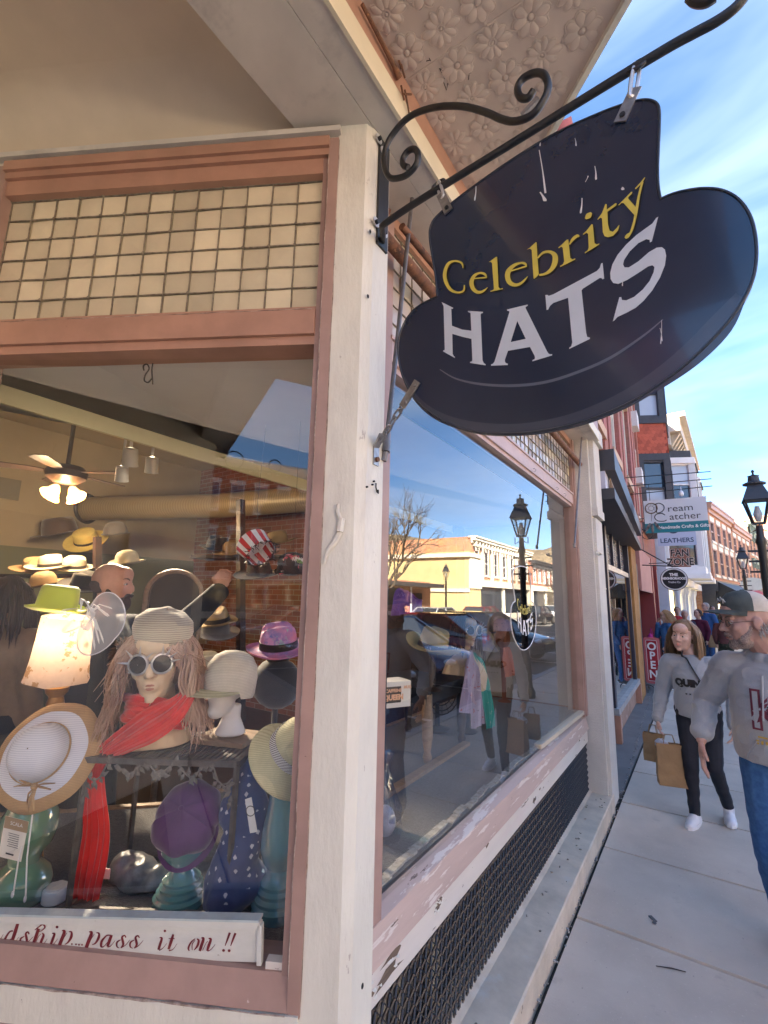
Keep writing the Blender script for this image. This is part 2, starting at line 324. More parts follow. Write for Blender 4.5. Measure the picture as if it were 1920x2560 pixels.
M['brick_int'] = brick_mat('interior_brick', (0.27, 0.11, 0.07), (0.2, 0.08, 0.05), (0.3, 0.24, 0.2))
M['brick_or'] = brick_mat('orange_brick', (0.46, 0.20, 0.10), (0.40, 0.17, 0.09), (0.45, 0.36, 0.28))
M['brick_pk'] = brick_mat('painted_pink_brick', (0.36, 0.15, 0.12), (0.31, 0.125, 0.10), (0.36, 0.14, 0.12))
M['white'] = mat('white_paint', (0.78, 0.78, 0.77), 0.5, nsc=3, namt=0.08)
M['bluewhite'] = mat('blue_white_paint', (0.62, 0.68, 0.76), 0.5, nsc=3, namt=0.1)
M['black'] = mat('black_paint', (0.015, 0.015, 0.017), 0.45, nsc=8, namt=0.3)
M['charcoal'] = mat('charcoal_paint', (0.045, 0.047, 0.055), 0.5, nsc=8, namt=0.2)
M['plainwhite'] = mat('white_lettering', (0.80, 0.80, 0.80), 0.45)

# ------------------------------------------------------------------ ground
sw = thing('sidewalk', kind='structure'); 
mb = MB(); mb.b2((-3.2, -9, -0.35), (1.35, 60, -0.03)); mb.build('joint_bed', M['dirt'], sw)
mb = MB(); mb.b2((-0.5, -0.5, -0.03), (0.5, 0.5, 0.0)); slab_me = None
ys = [-9.0, -8.0] + [-7 + 0.97 * i for i in range(0, 40)]
ys = [3.2 + 0.955 * i for i in range(-13, 26)]
for i in range(len(ys) - 1):
    for (xa, xb) in ((-0.752, 1.34),):
        mb = MB(); g = 0.009; n = 6; j = lambda: random.uniform(-0.0025, 0.0025)
        x0, x1, y0, y1 = xa + g, xb - g, ys[i] + g, ys[i + 1] - g; e = 0.003
        top = [(x0 + e, y0 + e, j()), (x1 - e, y0 + e, j()), (x1 - e, y1 - e, j()), (x0 + e, y1 - e, j())]
        rim = [(x0, y0, -0.014), (x1, y0, -0.014), (x1, y1, -0.014), (x0, y1, -0.014)]; bot = [(p[0], p[1], -0.03) for p in rim]
        mb.add(top + rim + bot, [(0, 1, 2, 3)] + [(4 + k, 4 + (k + 1) % 4, (k + 1) % 4, k) for k in range(4)] + [(8 + k, 8 + (k + 1) % 4, 4 + (k + 1) % 4, 4 + k) for k in range(4)])
        mb.build('paving_slab', M['slab'], sw)
mb = MB(); mb.b2((-3.1, -3.2, -.03), (-.765, .94, -.004)); mb.build('entry_floor', mat('pale_bounce_tile', (.60, .55, .48), .6, nsc=8, namt=.12), sw); mb = MB(); mb.b2((-3.1, 5.3, -0.03), (-0.765, 40, -0.004)); mb.build('doorway_strip', mat('dark_concrete', (0.20, 0.185, 0.18), 0.9, nsc=3, namt=0.2, bsc=120, bst=0.4), sw)  # unseen entry floor, its pale tile added to bounce light into the recess
mb = MB(); mb.b2((1.342, -30, -0.16), (1.50, 60, 0.004)); mb.build('kerb', M['kerb'], kind='structure')
mb = MB(); mb.b2((1.5, -120, -0.5), (10.5, 200, -0.14)); mb.build('road', M['asphalt'], kind='structure')
mb = MB(); mb.b2((-400, -400, -1.2), (400, 400, -0.40)); mb.build('ground', mat('ground_earth', (0.16, 0.14, 0.11), 0.95, nsc=0.3, namt=0.3), kind='structure')
mb = MB(); mb.b2((10.5, -120, -0.4), (13.4, 200, 0.0)); mb.build('far_sidewalk', M['kerb'], kind='structure')
mb = MB()
for k in range(24): mb.b2((1.6, -22 + 2.9 * k, -0.139), (6.4, -21.9 + 2.9 * k, -0.135))
mb.build('parking_marking', M['white'], kind='structure')
# rubble along the foot of the wall
mb = MB()
for k in range(420):
    y = 1.0 + 17 * random.random() ** 1.5; x = -0.762 + random.gauss(0, 0.010) - 0.034 * max(0, y - 5.3); s = random.uniform(0.002, 0.008)
    mb.box((x, y, s * 0.6 - 0.002), (s * random.uniform(1, 2), s * 2, s), Matrix.Rotation(random.random() * 3, 3, 'Z'))
mb.build('grit_along_wall', mat('pale_grit', (0.42, 0.41, 0.40), 0.9, nsc=30, namt=0.7), kind='stuff', label='small pale grit and mortar crumbs along the foot of the wall', cat='grit')
mb = MB(); a = G(1640, 2417); b = G(1715, 2432); mb.tube([a + V(0, 0, .004), (a + b) / 2 + V(.004, .006, .005), b + V(0, 0, .004)], [.002, .0035, .002], 5); mb.build('twig', M['darkwood'], label='thin dark twig lying on the sidewalk slab', cat='twig')
mb = MB(); a = G(1632, 2298); mb.box(a + V(0, 0, .003), (.02, .05, .004), Matrix.Rotation(.7, 3, 'Z')); mb.ell(a + V(0.01, -.035, .003), (.012, .012, .003)); mb.build('flattened_litter', mat('grey_litter', (.10, .10, .11), .8), label='small flattened grey scrap on the sidewalk slab', cat='litter')

# ------------------------------------------------------------------ the hat shop
shop = thing('shop_building', 'cream and terracotta painted hat shop with splayed entry window and tin soffit', 'building', (-1.0, 2.0, 0))
mb = MB()   # corner post
pl = [L(.108, 0, 0), L(.012, 0, 0), V(-.797, 1.09, 0), V(-.797, 1.178, 0), V(-.945, 1.18, 0), V(-1.02, 1.22, 0), L(.108, .16, 0)]
mb.prism(pl, (0, 0, 3.39)); post = mb.build('corner_post', M['cream'], shop)
mb = MB(); p0 = QL(*D(735, 1085), -.004)
pts = [QL(*D(x, y), -.006) for x, y in ((731, 1088), (729, 1105), (738, 1128), (734, 1150), (722, 1172), (708, 1188), (700, 1218))]
mb.tube([pts[0], pts[1], pts[2]], [.004, .007, .006], 7); mb.tube(pts[2:], [.006, .009, .009, .007, .004], 7); mb.tube([pts[2] + V(0, 0, .01), pts[3] - LN * -.006], .011, 8)
mb.build('rope_cleat', M['cream'], post, True)
mb = MB()
for (x, y) in ((803, 1047), (791, 1052), (814, 1060), (806, 1040)): mb.tube([QX(*D(x, y), -.797), QX(*D(x, y), -.797) + V(.006, 0, 0)], .003, 6)
p = QX(*D(812, 1052), -.79); mb.tube([p + V(0, 0, .012), p, p + V(.004, 0, -.016), p + V(.004, .008, -.018), p + V(.002, .010, -.010)], .0022, 6)
for (x, y) in ((800, 500), (795, 640), (783, 2130)): q = QX(*D(x, y), -.7965); mb.ell(q, (.002, .005, .007))
mb.build('nail_holes', M['dark'], post)
# entry window frame (u along the wall, depth t, z)
def lbox(mb, u0, u1, t0, t1, z0, z1):
    mb.prism([L(u0, t0, z0), L(u1, t0, z0), L(u1, t1, z0), L(u0, t1, z0)], (0, 0, z1 - z0)); return mb
UL = 1.345
mb = MB()
lbox(mb, .105, .137, -.008, .12, .79, 3.335); lbox(mb, .137, .160, .012, .12, .79, 3.30); lbox(mb, UL, UL + .11, 0, .12, .79, 3.335)
ewf = mb.build('entry_window_stiles', M['terra'], shop)
mb = MB(); lbox(mb, .137, UL, -.004, .12, 3.275, 3.30); lbox(mb, .137, UL, -.016, .12, 3.30, 3.338); lbox(mb, .160, UL, .010, .11, 3.215, 3.275); mb.build('entry_window_head', M['terra_warm'], shop)
mb = MB(); lbox(mb, .160, UL, .002, .11, 2.615, 2.70); lbox(mb, .160, UL, .016, .11, 2.585, 2.615); lbox(mb, .160, UL, .022, .11, 2.70, 2.722); mb.build('entry_transom_bar', M['terra_warm'], shop)
mb = MB(); mb.add([L(.137, -.01, .80), L(UL, -.01, .80), L(UL, .014, .868), L(.137, .014, .868), L(.137, .12, .868), L(UL, .12, .868), L(.137, .12, .80), L(UL, .12, .80)], [(0, 1, 2, 3), (3, 2, 5, 4), (0, 3, 4, 6), (1, 7, 5, 2), (0, 6, 7, 1)]); mb.build('entry_window_sill', M['terra'], shop)
mb = MB(); lbox(mb, .108, UL + .2, -.014, .12, .715, .797); mb.build('white_rail', M['cream'], shop)
mb = MB(); lbox(mb, .108, UL + .2, .0, .12, 0.0, .713); mb.build('stall_riser', M['terra'], shop)
mb = MB(); lbox(mb, .137, UL, .048, .052, .84, 2.61); mb = MB(); mb.quad(L(UL, .048, .84), L(.15, .102, .84), L(.15, .102, 2.61), L(UL, .048, 2.61)); mb.build('entry_window_pane', M['glassL'], shop)
mb = MB(); lbox(mb, .160, .205, .02, .045, .868, .885); mb.build('putty_line', M['cream_peel'], shop)
# leaded prism lights above: panes and cames
def prism_light(nm, fn, us, zs, mats, par, gap=.0018, thick=.010):
    tr = thing(nm); tr.parent = par; tr['_w'] = par['_w']
    me_cache = {}
    for i in range(len(us) - 1):
        for k in range(len(zs) - 1):
            mb = MB(); j = lambda: random.uniform(-.0012, .0012)
            a, b, c, d = us[i] + gap, us[i + 1] - gap, zs[k] + gap, zs[k + 1] - gap; t = .0; tl = random.uniform(-.0022, .0022); tv = random.uniform(-.0018, .0018)
            q = [(a, c, tl), (b, c, -tl), (b, d, -tl + tv), (a, d, tl + tv)]; bu = [((a + b) / 2, (c + d) / 2, -.003)]
            mb.add([fn(u, z, t + o) for u, z, o in q] + [fn(u, z, .012) for u, z, o in q] + [fn(*bu[0][:2], -.0012)], [(0, 1, 8), (1, 2, 8), (2, 3, 8), (3, 0, 8), (4, 5, 1, 0), (5, 6, 2, 1), (6, 7, 3, 2), (7, 4, 0, 3)])
            mb.build('pane', mats[(i * 7 + k * 3 + (i * k) % 5) % len(mats)] if len(mats) > 1 else mats[0], tr)
    mb = MB()
    def wob(): return random.uniform(-.0009, .0009)
    for u in us:
        pts = [fn(u + wob(), zs[0] + (zs[-1] - zs[0]) * k / 12, -.004) for k in range(13)]; mb.tube(pts, .0028, 6)
    for z in zs:
        pts = [fn(us[0] + (us[-1] - us[0]) * k / 26, z + wob(), -.0045) for k in range(27)]; mb.tube(pts, .0030, 6)
    for u in us:
        for z in zs:
            if random.random() < .5: mb.ell(fn(u, z, -.006), (.006, .006, .006), n=6, m=4)
    mb.build('came_lattice', M['came'], tr, True); return tr
us = [.162 + (UL - .162) * i / 13 for i in range(14)]; zs = [2.722 + (3.215 - 2.722) * k / 6 for k in range(7)]
prism_light('entry_transom_light', lambda u, z, t: L(u, .045 + t, z), us, zs, [M['prism']], shop)
mb = MB()
for (a_, b_, w_) in ((L(.1045, -.003, .8), L(.1045, -.003, 3.33), .0022), (L(.1375, -.0085, .87), L(.1375, -.0085, 3.27), .0014), (L(.17, .0015, 2.7), L(UL, .0015, 2.7), .0012), (L(.14, -.0145, .798), L(UL, -.0145, .798), .003)):
    mb.tube([a_ + (b_ - a_) * k / 30 + V(random.gauss(0, .0007), random.gauss(0, .0007), random.gauss(0, .0007)) for k in range(31)], [w_ * random.uniform(.3, 1.3) for k in range(31)], 5)
mb.build('dirty_caulk_lines', mat('dirty_caulk', (.20, .14, .11), .9, nsc=30, col2=(.55, .45, .38)), shop, kind='stuff')
# recess ceiling, cove band and lintel beam
mb = MB(); lbox(mb, .10, 2.6, .005, .10, 3.338, 3.352); lbox(mb, .10, 2.6, -.02, .1, 3.352, 3.372); mb.build('head_moulding', M['greybeam'], shop)
mb = MB()
def cove(i, j):
    u = .02 + 2.8 * i; a = j * math.pi / 2; return L(u, .02 - .16 * (1 - math.cos(a)), 3.372 + .19 * math.sin(a))
mb.surf(cove, 2, 10); mb.build('recess_cove', M['beige'], shop, 'all')
mb = MB(); yc_ = lambda x: .955 + .5317 * (x + .75); xr_ = [-.78 - .4 * k for k in range(8)]
for x0_, x1_ in zip(xr_[:-1], xr_[1:]): mb.quad(V(x0_, -3.25, 3.562), V(x0_, yc_(x0_), 3.562), V(x1_, yc_(x1_), 3.562), V(x1_, -3.25, 3.562))
mb.build('recess_ceiling', M['beige'], shop)
mb = MB(); mb.b2((-1.03, -3.2, 3.39), (-.80, 4.9, 3.70)); mb.build('lintel_beam', M['greybeam'], shop)
mb = MB(); mb.b2((-.798, -3.2, 3.392), (-.71, 4.9, 3.70)); mb.build('outer_lintel_board', M['greybeam'], shop)
mb = MB(); mb.b2((-.712, -3.2, 3.385), (-.700, 4.9, 3.478)); mb.build('cream_fascia', mat('fascia_cream', (.76, .68, .50), .5, nsc=5, namt=.1, bsc=40, bst=.2), shop)
mb = MB(); mb.b2((-.712, -3.2, 3.48), (-.704, 4.9, 3.581)); mb.build('terracotta_fascia', M['terra_warm'], shop)
# oriel soffit in pressed tin, with its rosettes
ZS = 3.58
sof = thing('oriel_soffit'); sof.parent = shop; sof['_w'] = shop['_w']
KX = 1.262
mb = MB(); poly = [V(-.706, -1.2, ZS), V(-.706, KX + .706, ZS), V(.02, KX - .02, ZS), V(.02, -1.2, ZS)]; mb.prism(poly, (0, 0, .05)); mb.build('tin_sheet', M['tin'], sof)
mb = MB(); mb.bar(V(-.706, KX + .706, ZS + .01), V(.02, KX - .02, ZS + .01), .02, .06); mb.bar(V(.025, -1.2, ZS + .01), V(.025, KX - .015, ZS + .01), .02, .06); mb.build('soffit_lip', M['cream'], sof)
def rosette(kind):
    mb = MB(); n = 8 if kind == 0 else 10
    for k in range(n):
        a = 2 * math.pi * k / n + (.2 if kind else 0)
        r1 = .058 if kind == 1 and k % 5 == 0 else (.052 if kind == 0 else .048); wd = .0145 if kind == 0 else .0108
        d = V(math.cos(a), math.sin(a), 0); Rm = Matrix.Rotation(a, 3, 'Z')
        mb.ell(d * (r1 * .60), [r1 * .40, wd, .0050], Rm, 12, 6); s_ = V(-d.y, d.x, 0)
        mb.tube([d * .012 + s_ * .001] + [d * (r1 * .60) + d * (r1 * .43 * math.cos(t)) + s_ * (wd * 1.12 * math.sin(t)) for t in [2.6 - 5.2 * q / 10 for q in range(11)]] + [d * .012 - s_ * .001], .0022, 5, flat=.8)
        if kind == 0: e = V(math.cos(a + math.pi / n), math.sin(a + math.pi / n), 0); mb.tube([e * .014, e * .036, e * .047], [.0012, .0022, .0014], 6, flat=.7)
    if kind == 0: mb.ell((0, 0, 0), (.009, .009, .005), n=10, m=6)
    else:
        mb.tube([V(.010 * math.cos(t), .010 * math.sin(t), 0) for t in [i * math.pi / 5 for i in range(11)]], .003, 6, cap=False); mb.ell((0, 0, 0), (.005, .005, .004), n=8, m=5)
    me = mb.mesh('rosette'); me.materials.append(M['tin']); me.polygons.foreach_set('use_smooth', [True] * len(me.polygons)); return me
rme = [rosette(0), rosette(1)]; sp = .1245
w = Vector(sof['_w'])
for i in range(6):
    for k in range(-6, 14):
        x, y = -.658 + sp * i, 1.06 - 2 * sp + sp * k
        if x + y > KX - .07 or y < .55 - .1 * i: continue
        o = bpy.data.objects.new('rosette', rme[(i + k) % 2]); COL.objects.link(o); o.parent = sof; o.location = V(x, y, ZS - .001) - w; o.rotation_euler = (0, 0, random.uniform(-.1, .1)); o.scale = (1.12, 1.12, .7)
mb = MB()   # cracks in the tin paint
for (x, y) in ((905, 480), (1255, 610), (1040, 590), (1390, 420), (1060, 690)):
    p = G(800 + x * .3014, y * .3014, ZS - .0012) if True else None
    pts = [p + V(random.gauss(0, .012) * k * .5, random.gauss(0, .012) * k * .5, 0) for k in range(4)]
    mb.tube(pts, .0011, 4)
mb.build('paint_cracks', M['dark'], sof)
for (a_, b_) in ((V(-.70, 1.06 + sp * .5 + .01, ZS), V(.02 - .03, 1.06 + sp * .5 + .01, ZS)), (V(-.41, .3, ZS), V(-.41, 1.64, ZS)), (V(-.70, .62, ZS), V(0, .62, ZS))):
    mb = MB(); mb.bar(a_, b_ if b_.x + b_.y < KX - .01 else V(KX - .02 - b_.y, b_.y, ZS), .006, .004); mb.build('sheet_seam', M['tin'], sof)
mb = MB(); mb.prism([V(-.8, -1.2, ZS + .052), V(-.8, KX + .706, ZS + .052), V(-.706, KX + .706, ZS + .052), V(.02, KX - .02, ZS + .052), V(.02, -1.2, ZS + .052)], (0, 0, 1.9)); mb.build('oriel_wall', M['brick_pk'], shop)
mb = MB(); mb.b2((-13, -40, 4.12), (-.81, 5.28, 5.4)); mb.build('upper_wall', M['brick_pk'], shop)  # unseen upper mass shades the sidewalk, kept low so sun reaches the road
mb = MB(); mb.b2((-.80, -40, 3.71), (-.78, 5.28, 5.4)); mb.build('upper_front', M['brick_pk'], shop)
# street window
WX = -.95
mb = MB(); mb.b2((-1.02, 1.22, .665), (-.93, 4.78, .69)); mb.add([V(-.925, 1.22, .665), V(-.925, 4.78, .665), V(-.945, 4.78, .765), V(-.945, 1.22, .765), V(-1.0, 1.22, .785), V(-1.0, 4.78, .785)], [(0, 1, 2, 3), (3, 2, 5, 4)]); mb.build('street_window_sill', M['pinkpeel'], shop)
mb = MB()
n = 120
for i in range(n):
    y0, y1 = 1.22 + 3.56 * i / n, 1.22 + 3.56 * (i + 1) / n
    def zt(y): return .662 - .010 * max(0, mnoise.noise(V(y * 7, 3.3, 0)))
    mb.add([V(-.938, y0, .555), V(-.938, y1, .555), V(-.938, y1, zt(y1)), V(-.938, y0, zt(y0)), V(-1.0, y0, .56), V(-1.0, y1, .56), V(-.96, y1, .664), V(-.96, y0, .664)], [(0, 1, 2, 3), (0, 4, 5, 1), (3, 2, 6, 7)])
mb.build('street_window_rail', M['cream_peel'], shop)
mb = MB(); mb.b2((-1.03, 1.22, .78), (-.935, 1.428, 3.36)); mb.build('street_window_stile', M['terra'], shop); mb = MB(); mb.b2((-1.03, 4.70, .78), (-.935, 4.80, 3.39)); mb.b2((-.936, 4.73, .78), (-.925, 4.80, 3.39)); mb.build('street_window_stile', M['terra'], shop)
mb = MB(); mb.b2((-1.03, 1.42, 2.725), (-.94, 4.70, 2.815)); mb.b2((-1.03, 1.42, 2.70), (-.955, 4.70, 2.725)); mb.b2((-.948, 1.42, 2.815), (-.93, 4.70, 2.83)); tb = mb.build('street_transom_bar', mat('transom_bar_paint', (.55, .40, .36), .5, nsc=6, namt=.15, bsc=40, bst=.3, patch=(20, .68, .7, (.7, .65, .6))), shop)
mb = MB()
for yy in (3.35, 4.02, 4.3):
    p = V(-.936, yy, 2.75); mb.tube([p, p + V(.012, 0, 0), p + V(.022, 0, -.012), p + V(.014, 0, -.026), p + V(.006, 0, -.02)], .0018, 6)
mb.build('hooks', M['steel'], tb, True)
mb = MB(); mb.b2((-1.03, 1.42, 3.335), (-.94, 4.70, 3.39)); mb.build('street_window_head', M['terra_warm'], shop)
ys2 = [1.43 + (4.70 - 1.43) * i / 34 for i in range(35)]; zs2 = [2.83 + (3.335 - 2.83) * k / 6 for k in range(7)]
prism_light('street_transom_light', lambda u, z, t: V(-.965 - t, u, z), ys2, zs2, [M['prism_c'], M['prism'], M['prism_c']], shop)
mb = MB(); mb.quad(V(-.985, 1.40, .77), V(-.985, 4.72, .77), V(-.985, 4.72, 2.72), V(-.985, 1.40, 2.72)); mb.build('street_window_pane', M['glassR'], shop)
# flaking paint: bare wood and lifted chips along the rail
bare = mat('bare_grey_wood', (.20, .145, .105), .9, nsc=30, namt=.5, stretch=(1, .2, 3)); rf_ = random.Random(4); mb = MB(); mc = MB()
for i in range(15):
    y = 1.25 + 3.5 * rf_.random() ** 1.25; z = rf_.choice((.640, .650, .658, .625, .60)); l = rf_.uniform(.010, .035) * rf_.choice((1, 1, 3)); hgt = rf_.uniform(.004, .022); n2 = 11; pts = []
    for q in range(n2): t = 2 * math.pi * q / n2; rr = rf_.uniform(.45, 1.25); pts.append(V(-.9372 + .0001 * (i % 7), y + l * math.cos(t) * rr, min(z + hgt * math.sin(t) * rr, .661)))
    c = V(-.9370 + .0001 * (i % 7), y, z); mb.add(pts + [c], [(q, (q + 1) % n2, n2) for q in range(n2)])
    for q in range(4): p = pts[rf_.randrange(n2)]; s = rf_.uniform(.004, .012); mc.add([p + V(.001, -s, 0), p + V(.001, s, .001), p + V(.006, s * .5, -s * .5), p + V(.005, -s * .6, -s * .4)], [(0, 1, 2, 3)])
mb.build('bare_wood_patches', bare, shop, kind='stuff'); mc.build('lifted_paint_chips', M['cream'], shop, kind='stuff')
# expanded-metal grille
mb = MB(); cw, ch = .021, .046
nz_ = int(.42 / ch); ny = int((4.80 - 1.18) / cw)
for i in range(ny):
    y = 1.18 + cw * i; sg = 1 if i % 2 else -1
    pts = []
    for k in range(nz_ * 2 + 1):
        z = .135 + .42 * k / (nz_ * 2); off = sg * (cw * .5 if k % 2 else -cw * .5) * .92
        pts.append((y + off, z, .0035 * (1 if k % 2 else -1)))
    for k in range(len(pts) - 1):
        a, b = pts[k], pts[k + 1]; w2 = .0023
        mb.add([V(-.957 + a[2], a[0] - w2, a[1]), V(-.952 + a[2], a[0] + w2, a[1]), V(-.952 + b[2], b[0] + w2, b[1]), V(-.957 + b[2], b[0] - w2, b[1]), V(-.963 + a[2], a[0] + w2, a[1]), V(-.963 + b[2], b[0] + w2, b[1])], [(0, 1, 2, 3), (1, 4, 5, 2), (4, 0, 3, 5)])
mb.build('expanded_metal_grille', M['mesh'], shop, kind='stuff')
mb = MB(); mb.b2((-1.12, 1.2, .1), (-1.10, 4.8, .56)); mb.b2((-1.1, 1.2, .10), (-.96, 4.8, .125)); mb.build('crawlspace_back', mat('crawlspace_boards', (.10, .09, .075), .9, nsc=14, col2=(.03, .03, .04), patch=(9, .60, .66, (.34, .30, .22)), stretch=(1, 2, .3)), shop)
mb = MB()
for (y, w3, c) in ((1.62, .05, 0), (1.75, .03, 0), (2.02, .06, 0), (2.55, .035, 0), (2.62, .02, 0), (3.9, .025, 0)): mb = MB(); mb.box((-1.06, y, .33), (.02, w3, .40)); mb.build('crawlspace_prop', bpy.data.materials.get('old_boards') or mat('old_boards', (.42, .38, .28), .8, nsc=12, namt=.5), shop)
# ledge
mb = MB(); n = 60
def ledge(i, j):
    y = .95 + 3.95 * i
    w4 = .004 * mnoise.noise(V(y * 5, 0, j * 7))
    prof = [(-.765, -.03), (-.765, .118), (-.771, .128), (-.93, .136), (-.965, .155), (-1.03, .155)]
    k = min(int(round(j * 5)), 5); x, z = prof[k]; return V(x + w4 * (1 if k < 3 else 0), y, z + w4 * (1 if k in (2, 3) else 0) - .006 * max(0, mnoise.noise(V(y * 23, 5, 0))) * (1 if k in (1, 2) else 0))
mb.surf(ledge, 160, 5); mb.build('ledge', M['concrete'], shop)
mb = MB()
for i in range(34):
    y = 1.1 + 3.6 * random.random(); mb.box((random.uniform(-.92, -.80), y, .140), (random.uniform(.004, .014), random.uniform(.003, .02), .004), Matrix.Rotation(random.random() * 3, 3, 'Z'))
mb.build('ledge_debris', mat('dry_debris', (.38, .33, .26), .9, nsc=30, namt=.6), shop, kind='stuff')
# far pilaster
mb = MB(); mb.b2((-1.1, 4.80, 0), (-.80, 5.24, 3.39)); mb.b2((-.80, 4.845, 0), (-.772, 5.20, 2.6)); mb.build('street_pilaster', M['stucco'], shop)
mb = MB(); mb.b2((-.80, 4.83, 2.62), (-.745, 5.22, 2.70)); mb.b2((-.80, 4.86, 2.70), (-.755, 5.20, 3.40)); mb.b2((-.80, 4.82, 3.40), (-.72, 5.24, 3.55)); mb.build('pilaster_capital', M['stucco'], shop); mb = MB(); mb.b2((-.8, 4.83, 1.92), (-.768, 5.215, 1.935)); mb.build('pilaster_bead', M['stucco'], shop)
mb = MB(); mb.add([V(-.772, 4.8, .0), V(-.772, 5.2, 0), V(-.772, 5.2, .62), V(-.80, 4.82, .45), V(-.80, 4.80, .1)], [(0, 1, 2, 3, 4)]) ; 
p = QX(1490, 1382, -.772); mb = MB(); mb.tube([p + V(0, -.02, 0), p + V(.03, 0, .002), p + V(.035, .09, -.004), p + V(0, .12, -.01)], .009, 8); mb.build('tie_cleat', M['cream'], shop, True)
# awning hardware: roller, arm rods
aw = thing('awning_gear', 'rusty awning roller and grey folding arm rods mounted over the street window', 'awning gear', (-.87, 1.3, 3.1))
mb = MB(); mb.tube([V(-.87, 1.24, 3.13), V(-.87, 3.0, 3.13), V(-.87, 4.76, 3.13)], .024, 14); mb.tube([V(-.83, 1.32, 3.20), V(-.83, 1.75, 3.21)], .014, 12); mb.build('roller', M['rust'], aw, True)
mb = MB(); mb.tube([V(-.88, 1.2, 3.18), V(-.86, 1.24, 3.17)], .05, 14); mb.tube([V(-.88, 1.205, 3.02), V(-.88, 1.205, 3.16)], .017, 10); mb.b2((-.90, 1.19, 2.98), (-.87, 1.22, 3.30)); mb.build('gear_housing', M['rust'], aw, True)
mb = MB(); a = QX(1032, 480, -.835); b = QX(964, 1130, -.79); mb.tube([a, b], .0085, 10); mb.tube([b, b + (b - a).normalized() * -.04], .014, 10); mb.tube([b - V(0, 0, .0), b - V(.004, .004, .03)], .010, 8)
gp = mat('grey_pipe', (.24, .23, .23), .45, metal=.6, nsc=20, namt=.3); mb.build('arm_rod', gp, aw, True); mb = MB(); c = QX(1455, 1080, -.83); d = QX(1436, 1368, -.83); mb.tube([c + V(0, -.04, .04), c, d], .008, 8); mb.tube([d, d + V(0, 0, .03)], .012, 8); mb.build('arm_rod', gp, aw, True)
mb = MB(); k0 = QX(1043, 425, -.81)
mb.tube([k0 + V(0, 0, .02), k0 - V(0, 0, .03)], .017, 12); mb.build('lamp_socket', M['black'], aw, True)
mb = MB()
for q in range(6):
    a0 = QX(1040 + q * 3, 440 + q * 4, -.80); pts = [a0 + V(0.01 * math.sin(q), .0 + .02 * math.cos(t + q) - .035, -.02 + .018 * math.sin(t)) for t in [k * .5 for k in range(13)]]
    mb.tube([a0] + pts, .0016, 5)
mb.build('wire_tangle', mat('old_wire', (.35, .33, .30), .6), aw, True)
mb = MB(); p = G(870, 150, 3.40); 
for (x, y, x2, y2) in ((990, 120, 1003, 172), (1003, 160, 1012, 195), (1003, 214, 1010, 250), (1012, 225, 1024, 290), (1010, 235, 1028, 236)):
    mb.tube([QX(x, y, -.69), QX(x2, y2, -.69)], .0035, 6)
a = QX(985, 165, -.69); mb.tube([QX(905, 10, -.69), QX(985, 165, -.69), QX(998, 195, -.69)], [.006, .008, .012], 8); mb.build('fascia_bracket', M['rust'], aw, True)
# ------------------------------------------------------------------ hanging hat sign
SA = V(-.8, 1.065, 0); _s = R_(4); SD = V(math.cos(_s), -math.sin(_s), 0); SN = V(math.sin(_s) * -1, -math.cos(_s), 0)   # SN faces the camera
def QS(px, py, h=0.0): return onplane(px, py, SA + SN * h, SN)
sign_o = QS(1250, 700)
sign = thing('hat_sign', 'black top hat shaped hanging sign reading Celebrity HATS', 'shop sign', sign_o)
M['signblack'] = mat('sign_navy_black', (.010, .020, .046), .17, nsc=3, col2=(.015, .027, .060), spec=.6, coat=.35, bsc=9, bst=.03, patch=[(70, .74, .76, (.3, .32, .35)), (6, .62, .8, (.030, .042, .070))])
outd = [(930, 490), (945, 466), (1000, 420), (1100, 349), (1200, 288), (1290, 247), (1340, 228), (1375, 218), (1402, 216), (1420, 225), (1425, 248), (1423, 300), (1421, 355), (1422, 400), (1427, 430), (1450, 420), (1480, 412), (1520, 407), (1560, 411), (1595, 430), (1620, 465), (1632, 510), (1634, 560), (1625, 608), (1600, 658), (1565, 705), (1520, 752), (1470, 797), (1400, 847), (1330, 884), (1250, 914), (1170, 931), (1100, 937), (1030, 934), (970, 917), (920, 885), (885, 845), (866, 800), (860, 752), (868, 710), (888, 676), (913, 656), (944, 641), (941, 600), (933, 550), (928, 515)]
# real corners stay sharp at the two pinches between crown and brim
ia, ib = 14, 42
sa = spline(outd[ib:] + outd[:ia + 1], 4); sb = spline(outd[ia:ib + 1], 4)[:-1]
ol = [D(*p) for p in (sa[:-1] + sb)]
front = [QS(x, y, .010) for x, y in ol]; back = [p - SN * .020 for p in front]
mb = MB(); n = len(front); tess = tessellate_polygon([front])
mb.add(front + back, [tuple(t) for t in tess] + [tuple(i + n for i in reversed(t)) for t in tess]); mb.build('board', M['signblack'], sign)
mb = MB(); mb.add(front + back, [(i, i + n, (i + 1) % n + n, (i + 1) % n) for i in range(n)])
mb.tube([p + SN * .0005 for p in front] + [front[0] + SN * .0005], .0028, 6, cap=False, up=SN); mb.build('edge_trim', mat('edge_trim', (.05, .055, .065), .35, metal=.3), sign)
def zfn(ox, oy, s): return lambda x, y, h: QS(ox + x * s, oy + y * s, .010 + h)
z1 = zfn(1080, 660, .19289); z2 = zfn(1340, 420, .21698); z3 = zfn(1080, 560, .19289)
H_ = [(125,493),(275,568),(270,580),(250,580),(258,800),(390,850),(510,865),(500,640),(490,630),(465,622),(467,607),(662,620),(658,635),(640,640),(630,655),(655,1250),(672,1285),(696,1300),(694,1313),(492,1282),(494,1268),(518,1262),(523,1240),(512,970),(400,945),(263,905),(268,1165),(285,1195),(298,1203),(296,1218),(143,1132),(145,1118),(160,1118),(165,1105),(150,545),(135,515)]
